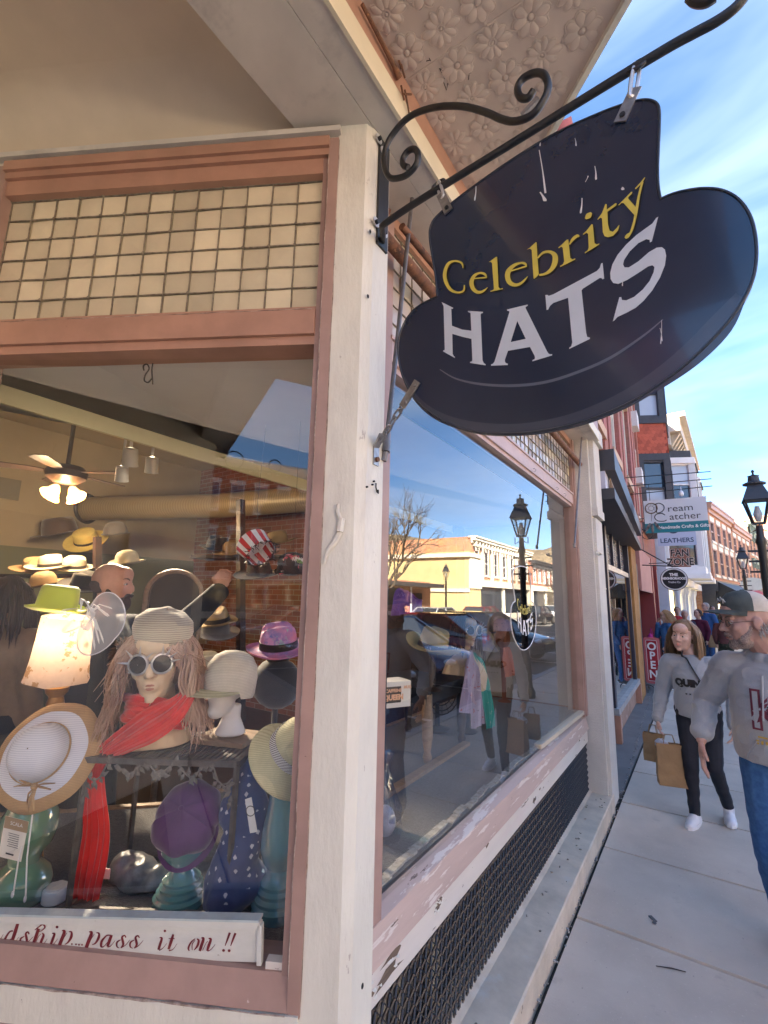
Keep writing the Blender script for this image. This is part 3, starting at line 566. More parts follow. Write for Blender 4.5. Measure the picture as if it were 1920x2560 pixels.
A_ = [[(972,590),(1240,525),(1242,540),(1215,556),(1212,570),(1490,1130),(1510,1160),(1530,1170),(1558,1168),(1556,1185),(1300,1262),(1302,1245),(1325,1235),(1335,1222),(1330,1190),(1270,1075),(985,1125),(945,1240),(945,1265),(958,1285),(984,1292),(982,1310),(765,1318),(767,1300),(790,1292),(810,1265),(1003,625),(1000,610),(975,606)], [(1105,738),(1020,1012),(1215,970)]]
T_ = [(108,1463),(135,1462),(145,1473),(200,1455),(700,1187),(735,1150),(750,1100),(768,1093),(785,1275),(765,1283),(755,1268),(735,1267),(540,1390),(525,1410),(578,1900),(590,1945),(622,1953),(620,1970),(382,2085),(384,2070),(405,2055),(418,2010),(370,1495),(200,1555),(165,1585),(150,1610),(142,1630),(122,1637)]
S_ = [(1408,560),(1335,845),(1312,858),(1310,828),(1270,820),(1180,865),(1080,960),(1015,1060),(1003,1110),(1020,1145),(1070,1145),(1180,1075),(1300,970),(1390,918),(1450,912),(1485,940),(1500,1010),(1485,1120),(1430,1260),(1340,1410),(1240,1530),(1150,1610),(1040,1670),(940,1715),(905,1755),(885,1767),(960,1490),(982,1485),(990,1520),(1040,1525),(1130,1485),(1230,1400),(1310,1300),(1355,1200),(1365,1140),(1340,1120),(1290,1135),(1170,1215),(1050,1290),(950,1335),(890,1325),(860,1280),(855,1210),(880,1110),(940,1000),(1040,880),(1160,770),(1270,690),(1340,640),(1385,575)]
mb = MB(); lettering(mb, [H_, A_], [], z1); lettering(mb, [T_, S_], [], z2)
mb.build('hats_lettering', mat('silver_white_vinyl', (.62, .65, .68), .35, nsc=20, namt=.05), sign)
C_s = [[(402,575,8),(397,535,22),(380,505,26),(340,485,24),(280,482,26),(215,512,38),(175,590,46),(165,680,48),(188,770,46),(240,850,40),(310,884,28),(370,884,24),(412,858,24),(420,790,16)]]
e1 = [[(540,708,14),(712,691,20)], [(708,690,14),(688,655,30),(650,636,28),(600,640,26),(545,675,42),(512,750,54),(528,830,52),(580,880,42),(640,880,32),(690,850,20),(720,822,8)]]
l_ = [(735,492),(760,478),(830,425),(845,425),(862,815),(880,838),(918,830),(916,845),(757,880),(757,866),(790,857),(803,838),(778,505),(762,492)]
e2 = [[(1010,612,16),(1228,545,20)], [(1224,548,14),(1205,515,32),(1150,505,24),(1065,535,42),(992,610,62),(980,690,66),(1010,760,60),(1080,790,42),(1150,770,32),(1210,715,20),(1240,678,6)]]
b_p = [(1228,330),(1262,312),(1345,235),(1356,240),(1366,420),(1385,650),(1358,682),(1325,712),(1316,705),(1292,335),(1272,320)]
b_s = [[(1372,440,20),(1440,372,30),(1530,362,40),(1592,410,66),(1592,500,70),(1545,590,50),(1470,645,34),(1390,662,28)]]
r_p = [(258,915),(300,880),(355,825),(372,822),(378,880),(395,1035),(420,1052),(452,1040),(452,1055),(280,1140),(278,1128),(310,1108),(325,1075),(308,918),(290,906),(262,925)]
r_s = [[(385,880,14),(430,815,34),(475,782,34),(496,792,20)]]
i_p = [(540,760),(580,725),(640,648),(655,650),(675,865),(700,880),(730,868),(728,882),(562,985),(562,970),(597,948),(607,915),(600,758),(580,746),(545,770)]
i_s = [[(570,586,20),(605,550,64),(640,516,20)]]
t_p = [(708,590),(760,520),(800,415),(815,418),(815,480),(915,405),(930,410),(925,430),(822,505),(830,650),(850,722),(885,735),(930,690),(955,655),(963,660),(945,720),(890,780),(830,798),(790,785),(770,740),(760,580),(740,572),(712,598)]
y_p = [(948,425),(1000,375),(1095,275),(1110,275),(1105,295),(1065,335),(1062,350),(1165,470),(1150,545),(1140,550),(1010,405),(985,402),(955,432)]
y_s = [[(1145,240,14),(1215,165,18),(1255,108,10)], [(1228,155,24),(1190,300,26),(1158,480,34),(1136,600,28),(1108,700,28),(1085,755,22)], [(1092,745,18),(1055,782,44),(1028,808,24)]]
mb = MB(); lettering(mb, [l_, b_p], C_s + e1 + e2 + b_s, z3); lettering(mb, [r_p, i_p, t_p, y_p], r_s + i_s + y_s, z2)
mb.build('celebrity_lettering', mat('yellow_vinyl', (.68, .54, .085), .4, nsc=30, namt=.06), sign)
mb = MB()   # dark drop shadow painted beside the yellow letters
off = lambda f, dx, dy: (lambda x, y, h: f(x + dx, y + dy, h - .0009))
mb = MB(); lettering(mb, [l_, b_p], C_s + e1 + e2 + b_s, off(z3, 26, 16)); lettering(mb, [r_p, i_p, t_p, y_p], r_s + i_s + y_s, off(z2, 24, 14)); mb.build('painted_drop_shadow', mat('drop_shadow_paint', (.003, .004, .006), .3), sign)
mb = MB(); ln = [(950, 798), (985, 818), (1040, 830), (1110, 833), (1180, 825), (1250, 803), (1320, 772), (1390, 725), (1432, 690)]
st = [(D(x, y)[0], D(x, y)[1], w) for (x, y), w in zip(ln, (2, 4, 6, 7, 7, 7, 7, 5, 2))]
lettering(mb, [], [st], lambda x, y, h: QS(x, y, .010 + h), .0006); mb.build('painted_crown_line', mat('grey_line_paint', (.11, .125, .16), .4), sign)
mb = MB()   # painted lighter brim edge
ed = [(872, 815), (900, 862), (945, 898), (1010, 920), (1100, 928), (1180, 920), (1260, 900), (1350, 862), (1430, 814), (1500, 760), (1560, 698), (1600, 640)]
st = [(D(x, y)[0], D(x, y)[1], w) for (x, y), w in zip(ed, (6, 14, 22, 26, 28, 30, 34, 40, 50, 60, 60, 30))]
lettering(mb, [], [st], lambda x, y, h: QS(x, y, .010 + h), .0004); mb.build('painted_brim_edge', mat('brim_edge_paint', (.045, .056, .085), .2, coat=.4), sign)
mb = MB()   # bird droppings and drips
drips = [(1348, 375, 1363, 478, 5), (1350, 480, 1362, 500, 9), (1190, 465, 1187, 498, 3.5), (1437, 345, 1440, 362, 3), (1487, 415, 1490, 446, 5), (1455, 495, 1452, 530, 5), (1555, 468, 1557, 472, 9), (1650, 820, 1655, 850, 2.4), (1654, 800, 1652, 856, 2.5), (1475, 530, 1478, 545, 3), (1463, 455, 1470, 440, 2), (1350, 350, 1350, 362, 3), (1555, 700, 1556, 712, 3)]
for a, b, c, d, w in drips: lettering(mb, [], [[(a, b, w * .35), ((a + c) / 2 + 1, (b + d) / 2, w * .55), (c, d, w), (c + .5, d + 3, w * .6)]], lambda x, y, h: QS(x, y, .010 + h), .0008)
mb.build('bird_droppings', mat('droppings', (.72, .72, .70), .8), sign, kind='stuff')
# sign bracket: bar, scrolls, plate
br = thing('sign_bracket', 'black wrought iron scroll bracket bolted to the corner post', 'sign bracket', QS(960, 560))
def bars(pts, r=.011, n=6): return [QS(x, y, 0) for x, y in spline([D(*p) for p in pts], n)]
mb = MB(); mb.tube([V(-.788, 1.135, QS(*D(822, 490)).z + .02)] + bars([(826, 487), (900, 437), (1080, 326), (1290, 196), (1440, 105), (1500, 72), (1550, 45), (1590, 15), (1615, -20), (1625, -60)]), .0105, 10)
mb.build('main_bar', M['iron'], br, True)
mb = MB(); mb.tube(bars([(882, 362), (872, 357), (870, 345), (880, 328), (895, 322), (903, 335), (898, 358), (875, 380), (845, 385), (832, 365), (830, 335), (845, 295), (885, 252), (940, 232), (1000, 230), (1050, 243), (1085, 258), (1115, 262), (1150, 248), (1175, 215), (1184, 185), (1175, 162), (1155, 158), (1130, 170), (1118, 190), (1124, 210), (1140, 212), (1152, 196)], n=5), .0095, 10); mb.build('scroll', M['iron'], br, True)
mb = MB(); mb.tube(bars([(1490, -6), (1500, 2), (1515, 5), (1530, 2), (1545, -8)]), [.012] * 25 if False else .011, 8); mb.build('end_scroll', M['iron'], br, True)
mb = MB(); mb.box(QS(*D(1145, 232)), (.05, .012, .012), Matrix.Rotation(-.55, 3, 'Y')); mb.build('weld', M['steel'], br)
mb = MB()
pz0, pz1 = QX(*D(815, 500), -.79).z, QX(*D(818, 290), -.79).z
mb.b2((-.797, 1.105, pz0 - .04), (-.789, 1.165, pz1)); plate = mb.build('back_plate', M['iron'], br)
mb = MB()
for (x, y) in ((812, 480), (830, 503), (818, 300), (828, 328)):
    q = QX(*D(x, y), -.789); mb = MB(); mb.tube([q, q + V(.003, 0, 0)], .017, 18); mb.build('washer', M['washer'], plate, True)
for (x, y) in ((812, 480), (830, 503), (818, 300), (828, 328)):
    q = QX(*D(x, y), -.786); mb = MB(); mb.tube([q, q + V(.010, 0, 0)], .0075, 6); mb.build('bolt', M['iron'], plate)
# hangers: ring, hook and strap on each side
def ring(mb, c, r, w, ax):
    s, u = basis(ax); mb.tube([c + s * (r * math.cos(t)) + u * (r * math.sin(t)) for t in [2 * math.pi * k / 20 for k in range(21)]], w, 7, cap=False)
def linkchain(mb, a, b, n, r=.0035, w=.011):
    a = Vector(a); b = Vector(b); d = (b - a) / n; s, u = basis(d)
    for k in range(n):
        c = a + d * (k + .5); e = (s if k % 2 else u); hl = d.length * .5 + r * 1.1; dd = d.normalized(); pts = []
        for q in range(17):
            t = 2 * math.pi * q / 16; pts.append(c + dd * (max(-1, min(1, math.cos(t) * 1.35)) * (hl)) + e * (math.sin(t) * w))
        mb.tube(pts, r, 6, cap=False)
hg = thing('sign_hangers', 'steel rings, hooks and straps hanging the hat sign from its bar', 'hanger', QS(1590, 230))
for (rx, ry, sx, sy, ex, ey) in ((1376, 141, 1366, 205, 1345, 250), (947, 398, 955, 425, 966, 450)):
    mb = MB(); c = QS(*D(rx, ry), .0); ring(mb, c, .019, .0045, SN.cross(V(.3, .2, 0)) + SN * .6); mb.build('eye_ring', M['iron'], hg, True)
    mb = MB(); p, q = QS(*D(sx, sy), .012), QS(*D(ex, ey), .014); linkchain(mb, c, p, 1, .0045, .008); mb.build('hook', M['washer'], hg, True)
    mb = MB(); dd = (q - p).normalized(); mb.bar(p - dd * .016, q + dd * .014, .026, .004, up=SN); mb.build('strap', M['steel'], hg)
    mb = MB(); mb.tube([q + SN * .001, q + SN * .006], .006, 8); mb.build('bolt', M['iron'], hg, True)
tc_ = thing('tether_chain', 'short galvanised chain tethering the sign brim to the post', 'chain', QX(*D(815, 975), -.79))
mb = MB(); a = QS(*D(875, 868), .013); b = QS(*D(897, 832), .015); dd = (b - a).normalized(); mb.bar(a - dd * .016, b + dd * .012, .024, .004, up=SN); mb.tube([b, b + SN * .008], .006, 8); mb.build('strap', M['steel'], tc_)
pb = QX(*D(822, 945), -.772); mb = MB(); linkchain(mb, a, pb + (a - pb) * .02 + V(0, 0, -.012), 5, .0033, .008); mb.build('chain_links', M['steel'], tc_, True)
mb = MB(); q = QX(*D(812, 985), -.795); mb.bar(q - V(0, 0, .03), q + V(0, 0, .028), .028, .005, up=(1, 0, 0)); mb.bar(q + V(0, 0, .026), pb + V(.006, 0, .012), .028, .005, up=(1, 0, 0)); mb.build('angle_bracket', M['steel'], tc_)
mb = MB(); mb.tube([q + V(.002, 0, -.012), q + V(.010, 0, -.012)], .008, 8); mb.build('bolt', M['rust'], tc_, True)

# ------------------------------------------------------------------ lettered board in the entry window
bt = -.002
def QB(px, py, h=0.0): return QL(px, py, .030 - h)
bd = thing('lettered_board', 'long distressed white board with dark red script reading dship pass it on', 'sign', QB(300, 2350))
M['boardw'] = mat('distressed_white', (.66, .66, .60), .6, nsc=7, namt=.1, patch=[(14, .66, .69, (.30, .26, .2)), (4, .6, .75, (.58, .55, .42))], bsc=30, bst=.3, stretch=(1, 1, 3))
cr4 = [QB(*D(565, 1983)), QB(-80, 2258), QB(-80, 2392), QB(*D(563, 2078))]
cr4 = [QB(653, 2306), QB(-90, 2288), QB(-90, 2384), QB(651, 2406)]
mb = MB(); mb.prism([cr4[0], cr4[3], cr4[2], cr4[1]], LN * -.012); mb.build('panel', M['boardw'], bd)
mb = MB(); mb.bar(cr4[1] + LN * .004, cr4[0] + LN * .004, .020, .016, up=LN); mb.bar(cr4[0] + LN * .004, cr4[3] + LN * .004, .012, .016, up=LN); mb.build('moulding', M['boardw'], bd)
mb = MB(); mb.bar(cr4[1] + LN * .002 + V(0, 0, .0115), cr4[0] + LN * .002 + V(0, 0, .0115), .005, .03, up=LN); mb.build('top_edge', mat('board_edge', (.50, .58, .58), .5, nsc=9, namt=.3), bd)
z4 = lambda x, y, h: QB(x * .217, 2260 + y * .217, h); z5 = lambda x, y, h: QB(300 + x * .217, 2280 + y * .217, h)
def dot(x, y, r): return [(x + r * math.cos(k * .63), y + r * math.sin(k * .63)) for k in range(10)]
S4 = [[(-25,425,6),(5,405,8),(38,350,4)],[(150,310,16),(110,322,18),(62,395,26),(50,445,26),(80,450,12),(125,400,8)],[(208,212,34),(172,330,40),(130,450,34)],[(128,460,20),(165,450,8),(215,380,4)],
 [(335,348,14),(320,322,16),(297,342,22),(305,390,28),(308,430,24),(280,470,10)],[(282,372,8),(238,400,20),(236,450,16),(265,470,6)],[(290,465,8),(330,430,8),(385,375,4)],
 [(400,300,8),(450,262,14),(490,236,18),(518,262,16),(490,300,10),(445,322,6)],[(445,285,34),(412,380,36),(372,480,30)],[(400,470,6),(440,380,6),(472,345,6)],[(485,335,12),(502,362,26),(475,430,30),(458,478,26)],[(462,480,14),(500,465,8),(545,400,4)],
 [(600,340,8),(628,345,24),(602,420,30),(578,478,24)],[(582,485,14),(620,460,8),(665,400,4)],
 [(712,308,8),(742,318,32),(702,430,40),(660,530,34)],[(682,532,6),(730,405,6),(772,332,6)],[(792,320,10),(824,325,20),(820,380,30),(785,440,20),(745,467,8)],
 [(1025,322,8),(1054,332,32),(1016,440,40),(978,540,34)],[(1000,540,6),(1045,415,6),(1087,345,6)],[(1110,332,10),(1140,340,20),(1135,390,30),(1100,450,20),(1060,470,8)],
 [(1265,360,12),(1225,367,16),(1172,430,26),(1165,488,24),(1195,490,10),(1240,440,8)],[(1284,358,32),(1258,430,34),(1238,490,26)],[(1238,497,14),(1280,480,8),(1325,420,4)]]
ss = [[(1450,387,14),(1435,363,16),(1407,382,22),(1415,430,28),(1418,470,24),(1390,508,10)],[(1392,412,8),(1348,440,20),(1346,490,16),(1375,508,6)],[(1400,505,8),(1450,470,8),(1495,415,4)]]
S4 += ss + [[(x + 155, y + 3, w) for x, y, w in s] for s in ss]
P4 = [dot(656, 266, 16), dot(828, 462, 11), dot(875, 465, 11), dot(910, 470, 11), dot(945, 470, 11)]
S5 = [[(455,295,8),(482,303,24),(462,370,30),(442,435,26)],[(450,442,12),(490,420,8),(540,360,4)],[(614,258,22),(592,330,34),(558,430,26)],[(560,305,8),(630,308,10)],[(562,446,16),(610,430,8),(658,365,4)],
 [(868,305,6),(818,350,18),(788,415,22),(798,448,10)],[(868,322,6),(832,372,10),(832,440,8)],[(885,308,12),(906,330,24),(892,390,26),(852,440,8)],
 [(935,300,8),(962,306,28),(937,390,34),(918,450,30)],[(950,445,6),(990,362,6),(1012,335,6)],[(1020,305,10),(1046,315,26),(1022,390,32),(1004,448,24)],[(1008,453,12),(1050,430,8),(1097,372,4)],
 [(1265,238,26),(1240,310,22),(1210,390,8)],[(1330,243,26),(1300,320,22),(1275,390,8)]]
P5 = [dot(517, 218, 15), dot(1193, 443, 17), dot(1257, 446, 17)]
mb = MB(); lettering(mb, P4, S4, z4, .0014); lettering(mb, P5, S5, z5, .0014); mb.build('script_lettering', mat('dark_red_stencil', (.20, .022, .030), .5, nsc=25, namt=.35), bd, kind='stuff')
# ------------------------------------------------------------------ display platform and shop interior
FZ = .80
dp = thing('display_platform', 'grey carpeted display platform behind both shop windows', 'platform', (-1.6, 2.5, FZ))
mb = MB(); mb.add([L(.1, .09, FZ), L(1.9, .09, FZ), V(-2.9, .25, FZ), V(-2.9, .75, FZ), V(-2.12, 1.55, FZ), V(-2.12, 4.9, FZ), V(-1.0, 4.9, FZ), V(-1.0, 1.24, FZ)], [tuple(range(8))]); mb.build('carpet', M['carpet'], dp)
mb = MB()
for (a, b) in ((V(-2.9, .75, FZ), V(-2.12, 1.55, FZ)), (V(-2.12, 1.55, FZ), V(-2.12, 4.9, FZ))): mb.bar(a + V(0, 0, -.02), b + V(0, 0, -.02), .03, .06)
mb.build('nosing', M['wood'], dp)
mb = MB()
for (a, b) in ((V(-2.9, .76, .4), V(-2.13, 1.56, .4)), (V(-2.13, 1.56, .4), V(-2.13, 4.9, .4))): mb.bar(a, b, .02, .7)
mb.build('platform_face', M['darkwood'], dp)
mb = MB(); a, b = G(905, 2030, FZ), G(1167, 1862, FZ); mb.bar(a + V(0, 0, .012), b + V(0, 0, .012), .05, .02); mb.build('threshold_strip', M['wood'], dp)
mb = MB(); a, b = G(1345, 1872, FZ), G(1475, 1768, FZ); mb.bar(a + V(0, 0, .015), b + V(0, 0, .015), .05, .03); mb.build('trim_board', mat('cream_trim', (.6, .52, .4), .5), dp)
mb = MB(); n = 40
for i in range(26):
    y = 1.45 + .1 * i; mb.box((-1.03 + random.uniform(-.01, .01), y, FZ + .004), (.03, .11, .006 + .004 * random.random()), Matrix.Rotation(random.uniform(-.1, .1), 3, 'Z'))
mb.build('carpet_edge', mat('frayed_edge', (.46, .45, .42), .95, nsc=40, namt=.5), dp)
inr = thing('shop_interior', kind='structure', loc=(-4, 2, 0))
mb = MB(); mb.b2((-9, -3, .0), (-1.1, 5.0, .15)); mb.build('shop_floor', M['darkwood'], inr)
mb = MB(); mb.b2((-7.6, -3.2, .15), (-7.4, 5.2, 4.0)); mb.build('back_wall', M['tanwall'], inr)
mb = MB(); mb.b2((-7.4, -3.0, .15), (-7.37, 5.0, 2.35)); mb.build('back_wall_dado', M['olivewall'], inr)
mb = MB(); mb.b2((-7.5, 5.0, .15), (-1.05, 5.2, 4.0)); mb.build('party_wall', M['brick_int'], inr)
mb = MB(); mb.b2((-2.3, 4.96, .8), (-1.05, 4.99, 2.6)); mb.build('pilaster_reflection_panel', mat('grey_reflection_panel', (.40, .39, .37), .7, nsc=3, namt=.15), inr); mb = MB(); mb.b2((-7.5, -3.2, .15), (-2.6, -3.0, 4.0)); mb.build('entry_side_wall', M['tanwall'], inr)  # grey end panel stands in for the pilaster's reflection in the street glass
mb = MB(); mb.b2((-7.5, -3.2, 4.0), (-2.2, 5.2, 4.1)); mb.build('shop_ceiling', M['tanwall'], inr)
mb = MB(); mb.add([L(.09, .12, 2.605), L(2.2, .12, 2.605), V(-2.25, .1, 2.605), V(-2.25, 4.99, 2.605), V(-1.04, 4.99, 2.605), V(-1.04, 1.24, 2.605)], [tuple(range(6))]); mb.build('display_ceiling', mat('grey_display_ceiling', (.72, .70, .66), .7, nsc=2, namt=.1), inr)
mb = MB(); mb.b2((-2.27, -.2, 2.53), (-2.25, 4.99, 4.0)); mb.build('display_bulkhead', mat('yellow_bulkhead', (.66, .60, .34), .6), inr)
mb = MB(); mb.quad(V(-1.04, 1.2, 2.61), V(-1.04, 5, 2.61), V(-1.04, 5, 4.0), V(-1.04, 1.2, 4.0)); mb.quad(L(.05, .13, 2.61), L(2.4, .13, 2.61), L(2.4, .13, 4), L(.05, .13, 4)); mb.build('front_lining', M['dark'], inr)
mb = MB(); mb.b2((-2.6, -3.1, 0), (-2.5, .1, 3.6)); mb.build('entry_wall', mat('entry_door_wall', (.30, .22, .17), .6), inr)
mb = MB(); mb.prism([V(-2.49, -1.1, 0), V(-.86, -2.7, 0), V(-.86, -2.8, 0), V(-2.49, -1.2, 0)], (0, 0, 3.56)); mb.build('entry_far_side', M['cream'], inr)  # unseen wall, added in cream to brighten the entry pane's reflection and the recess
for k in range(2): mb = MB(); a_ = V(-2.49, -1.1, 0) + V(1.63, -1.6, 0) * (.1 + .45 * k); b_ = a_ + V(1.63, -1.6, 0) * .36; o_ = V(.03, .03, 0); mb.quad(a_ + o_ + V(0, 0, .9), b_ + o_ + V(0, 0, .9), b_ + o_ + V(0, 0, 2.3), a_ + o_ + V(0, 0, 2.3)); mb.build('far_side_pane', M['lightglass'], inr)
mb = MB(); ring0 = V(-7.3, 3.4, 2.95); mb.tube([V(-7.35, 3.15, 2.98), V(-5.5, 4.0, 3.0), V(-2.6, 4.55, 3.02)], .17, 20); mb.build('spiral_duct', mat('painted_duct', (.36, .29, .17), .45, metal=.2, wave=(9, 'X', (.28, .22, .13), .5, 0)), inr, True)
mb = MB(); ring(mb, V(-7.34, 3.15, 2.98), .20, .025, V(1, .4, 0)); mb.build('duct_collar', M['darkwood'], inr, True)
mb = MB()
for k in (0, 1): mb.b2((-7.38, 1.75 + .3 * k, 2.95), (-7.36, 2.02 + .3 * k, 3.22))
mb.build('wall_vent', mat('vent_grey', (.22, .2, .15), .6, wave=(40, 'Z', (.1, .09, .06), .5, 0)), inr)
# ceiling fan with lit glass shades
def bulb_mat(nm, c, s): return mat(nm, c, .4, emit=c, estr=s)
fp = onplane(165, 1195, (-5.0, 2, 0), (1, 0, 0)); fan = thing('ceiling_fan', 'dark ceiling fan with four lit amber glass shades inside the shop', 'ceiling fan', fp)
mb = MB(); mb.tube([fp + V(0, 0, .10), V(fp.x, fp.y, 4.0)], .02, 10); mb.lathe([(.04, .26 + 0), (.09, .24), (.09, .2)], V(fp.x, fp.y, 3.74), 16); mb.build('downrod', M['darkwood'], fan, True)
mb = MB(); mb.lathe([(.02, -.06), (.10, -.05), (.17, 0), (.18, .06), (.14, .11), (.03, .13)], fp, 20); mb.build('motor', M['darkwood'], fan, True)
for k in range(5):
    mb = MB(); a = 2 * math.pi * k / 5 + .5; d = V(math.cos(a), math.sin(a), 0); s = V(-d.y, d.x, 0)
    p = [fp + d * r + s * w + V(0, 0, .05 + w * .12) for r, w in ((.16, -.03), (.3, -.06), (.58, -.07), (.62, 0), (.58, .07), (.3, .06), (.16, .03))]; mb.prism(p, (0, 0, .008)); mb.build('blade', M['darkwood'], fan)
for k in range(4):
    a = math.pi / 2 * k + .4; d = V(math.cos(a), math.sin(a), 0); c = fp + d * .09 + V(0, 0, -.11); mb = MB()
    mb.lathe([(.02, .02), (.035, .0), (.05, -.05), (.085, -.10)], c, 14, axis=V(0, 0, 1) - d * .75, cap=False); mb.ell(c + d * .03 + V(0, 0, -.05), (.028, .028, .035), n=10, m=6)
    mb.build('glass_shade', bulb_mat('amber_shade', (1.0, .46, .13), .8), fan, True)
lt = bpy.data.lights.new('fan_light', 'POINT'); lt.energy = 13; lt.color = (1, .72, .42); lt.shadow_soft_size = .15; lo = bpy.data.objects.new('fan_light', lt); COL.objects.link(lo); lo.parent = fan; lo.location = (0, 0, -.28)
for k, (px, py) in enumerate(((304, 1203), (378, 1182), (325, 1165))):
    p = onplane(px, py, (-4.2 + .35 * k, 0, 0), (1, 0, 0)); ts = thing('track_spotlight', ['white track spotlight nearest the ceiling fan, lit, in the shop', 'white track spotlight in the middle of the shop ceiling, lit', 'dim white track spotlight above the duct in the shop'][k], 'spotlight', p, group='track spotlights')
    mb = MB(); mb.lathe([(.02, .14), (.05, .13), (.055, .02), (.058, 0)], p, 14, axis=V(.35, -.25, 1), cap=False); mb.tube([p + V(.04, -.03, .13), V(p.x + .04, p.y - .03, 4.0)], .012, 6); mb.build('can', M['white'], ts, True)
    mb = MB(); mb.lathe([(.001, .012), (.05, .012)], p, 14, axis=V(.35, -.25, 1), cap=False); mb.build('lens', bulb_mat('spot_lens', (1, .82, .6), 3 if k < 2 else .7), ts)
    if k < 2:
        l2 = bpy.data.lights.new('spot', 'SPOT'); l2.energy = 60; l2.color = (1, .80, .58); l2.spot_size = R_(46); l2.spot_blend = .6; l2.shadow_soft_size = .06
        o2 = bpy.data.objects.new('spot', l2); COL.objects.link(o2); o2.parent = ts; o2.location = (0, 0, -.02); tgt = L(.5, .3, 1.2) - p; o2.rotation_euler = tgt.to_track_quat('-Z', 'Y').to_euler()

# ------------------------------------------------------------------ hats
def straw(nm, c, sc=110): return mat(nm, c, .75, nsc=sc * .5, namt=.14, wave=(sc, 'Z', tuple(x * .72 for x in c), .55, .6), bsc=sc * 2, bst=.5)
H = {k: v for k, v in {
 'white': mat('white_woven', (.70, .72, .80), .7, bsc=120, bst=.4, wave=(55, 'Z', (.56, .58, .68), .5, .3)),
 'natural': straw('natural_straw', (.52, .33, .16), 70), 'cream': straw('cream_straw', (.66, .60, .46), 60), 'sage': straw('sage_straw', (.60, .58, .36), 70),
 'olive': straw('olive_straw', (.40, .40, .12), 80), 'lime': mat('lime_felt', (.50, .58, .04), .7, bsc=200, bst=.15, sheen=.3), 'black': mat('black_felt', (.02, .02, .022), .8, sheen=.4),
 'tan': straw('tan_straw', (.42, .30, .15), 50), 'yellow': straw('yellow_straw', (.70, .56, .16), 50), 'brown': mat('brown_felt', (.07, .04, .025), .8, sheen=.4), 'grey': mat('grey_felt', (.14, .13, .13), .8, sheen=.4),
 'purple': mat('purple_felt', (.13, .045, .175), .75, nsc=5, namt=.35, sheen=.5, bsc=160, bst=.2), 'navyband': mat('dark_hat_band', (.025, .02, .02), .6), 'whiteband': mat('striped_band', (.75, .75, .75), .6, wave=(70, 'Z', (.03, .03, .03), .5, 0))}.items()}
def hat_parts(root, R4, mats, cr=.088, ch=.10, br=.16, curl=0.0, droop=0.0, kind='fedora', band=None, n=40):
    body = MB(); body.M = R4
    def warp(r, h, a):
        if r > cr * 1.04: h = h + curl * ((r - cr) / max(br - cr, .01)) ** 2 * abs(math.cos(a)) ** 2 - droop * ((r - cr) / max(br - cr, .01))
        elif kind == 'fedora' and h > ch * .6: h = h - .022 * max(0, 1 - (abs(math.sin(a)) * r / (cr * .42)) ** 2) * (h / ch); r = r * (1 - .10 * abs(math.sin(a)) * (h / ch))
        return r * (1.0 + .10 * abs(math.cos(a))), h
    if kind in ('fedora', 'flat'): prof = [(.002, ch * .97), (cr * .45, ch), (cr * .78, ch * .98), (cr * .9, ch * .88), (cr * .95, ch * .5), (cr, 0.0)]
    else: prof = [(.002, ch), (cr * .4, ch * .97), (cr * .72, ch * .82), (cr * .92, ch * .5), (cr, 0.0)]
    brim = [(cr * 1.06, -.004), (cr + (br - cr) * .4, -.006), (cr + (br - cr) * .75, -.006), (br * .985, -.004), (br, -.002), (br * .985, -.009), (cr + (br - cr) * .4, -.012), (cr * .98, -.012)]
    body.lathe(prof + brim, (0, 0, 0), n, warp=warp, cap=False); body.build('hat_body', mats, root, True)
    if band:
        b = MB(); b.M = R4; b.lathe([(cr * 1.01, .002), (cr * 1.015, .004), (cr * .985, .030), (cr * .97, .031)], (0, 0, 0), n, warp=lambda r, h, a: (r * (1.0 + .10 * abs(math.cos(a))) + .001, h), cap=False); b.build('hat_band', band, root, True)
def TR(p, ax=None, spin=0.0, s=1.0):
    m = Matrix.Translation(Vector(p))
    if ax is not None: m = m @ Vector(ax).normalized().to_track_quat('Z', 'Y').to_matrix().to_4x4()
    return m @ Matrix.Rotation(spin, 4, 'Z') @ Matrix.Scale(s, 4)
def hat(label, p, m, ax=(0, 0, 1), spin=0.0, name='hat', group=None, **k):
    r = thing(name, label, 'hat', p, group=group); hat_parts(r, TR(p, ax, spin), m, **k); return r
RT = -LD                                     # to the right along the entry window
UPV = V(0, 0, 1)
# white sun hat with straw brim edge, on a green glass vase
p = QL(*D(90, 1626), .215); ax = LN * .86 + UPV * .42 + RT * .10; T = TR(p, ax)
sh = thing('sun_hat', 'white woven sun hat with wide straw brim edge and raffia bow', 'hat', p)
mb = MB(); mb.M = T; mb.lathe([(.002, .078), (.03, .077), (.055, .070), (.076, .052), (.086, .025), (.090, .0), (.115, -.012), (.135, -.018), (.132, -.022), (.09, -.010)], n=48, cap=False); mb.build('hat_body', H['white'], sh, True)
mb = MB(); mb.M = T; mb.lathe([(.134, -.016), (.150, -.024), (.164, -.033), (.168, -.040), (.162, -.040), (.134, -.021)], n=48, cap=False, warp=lambda r, h, a: (r * (1 + .012 * math.sin(7 * a)), h)); mb.build('straw_brim', H['natural'], sh, True)
mb = MB(); mb.M = T; mb.lathe([(.091, .004), (.093, .006), (.0925, .012), (.090, .013)], n=40, cap=False); mb.build('hat_band', H['natural'], sh, True)
mb = MB(); bw = QL(*D(78, 1697), .105)
for (dx, dz) in ((-.07, -.006), (.06, .010), (-.055, .012), (.05, -.008), (-.012, -.075), (.004, -.07), (-.022, -.05)):
    e = bw + RT * dx + UPV * dz; mb.tube([bw, (bw + e) / 2 + LN * .012 + UPV * .006, e], [.004, .007, .004], 6, flat=.35)
mb.ell(bw + LN * .006, (.010, .010, .010)); mb.build('raffia_bow', H['natural'], sh, True)
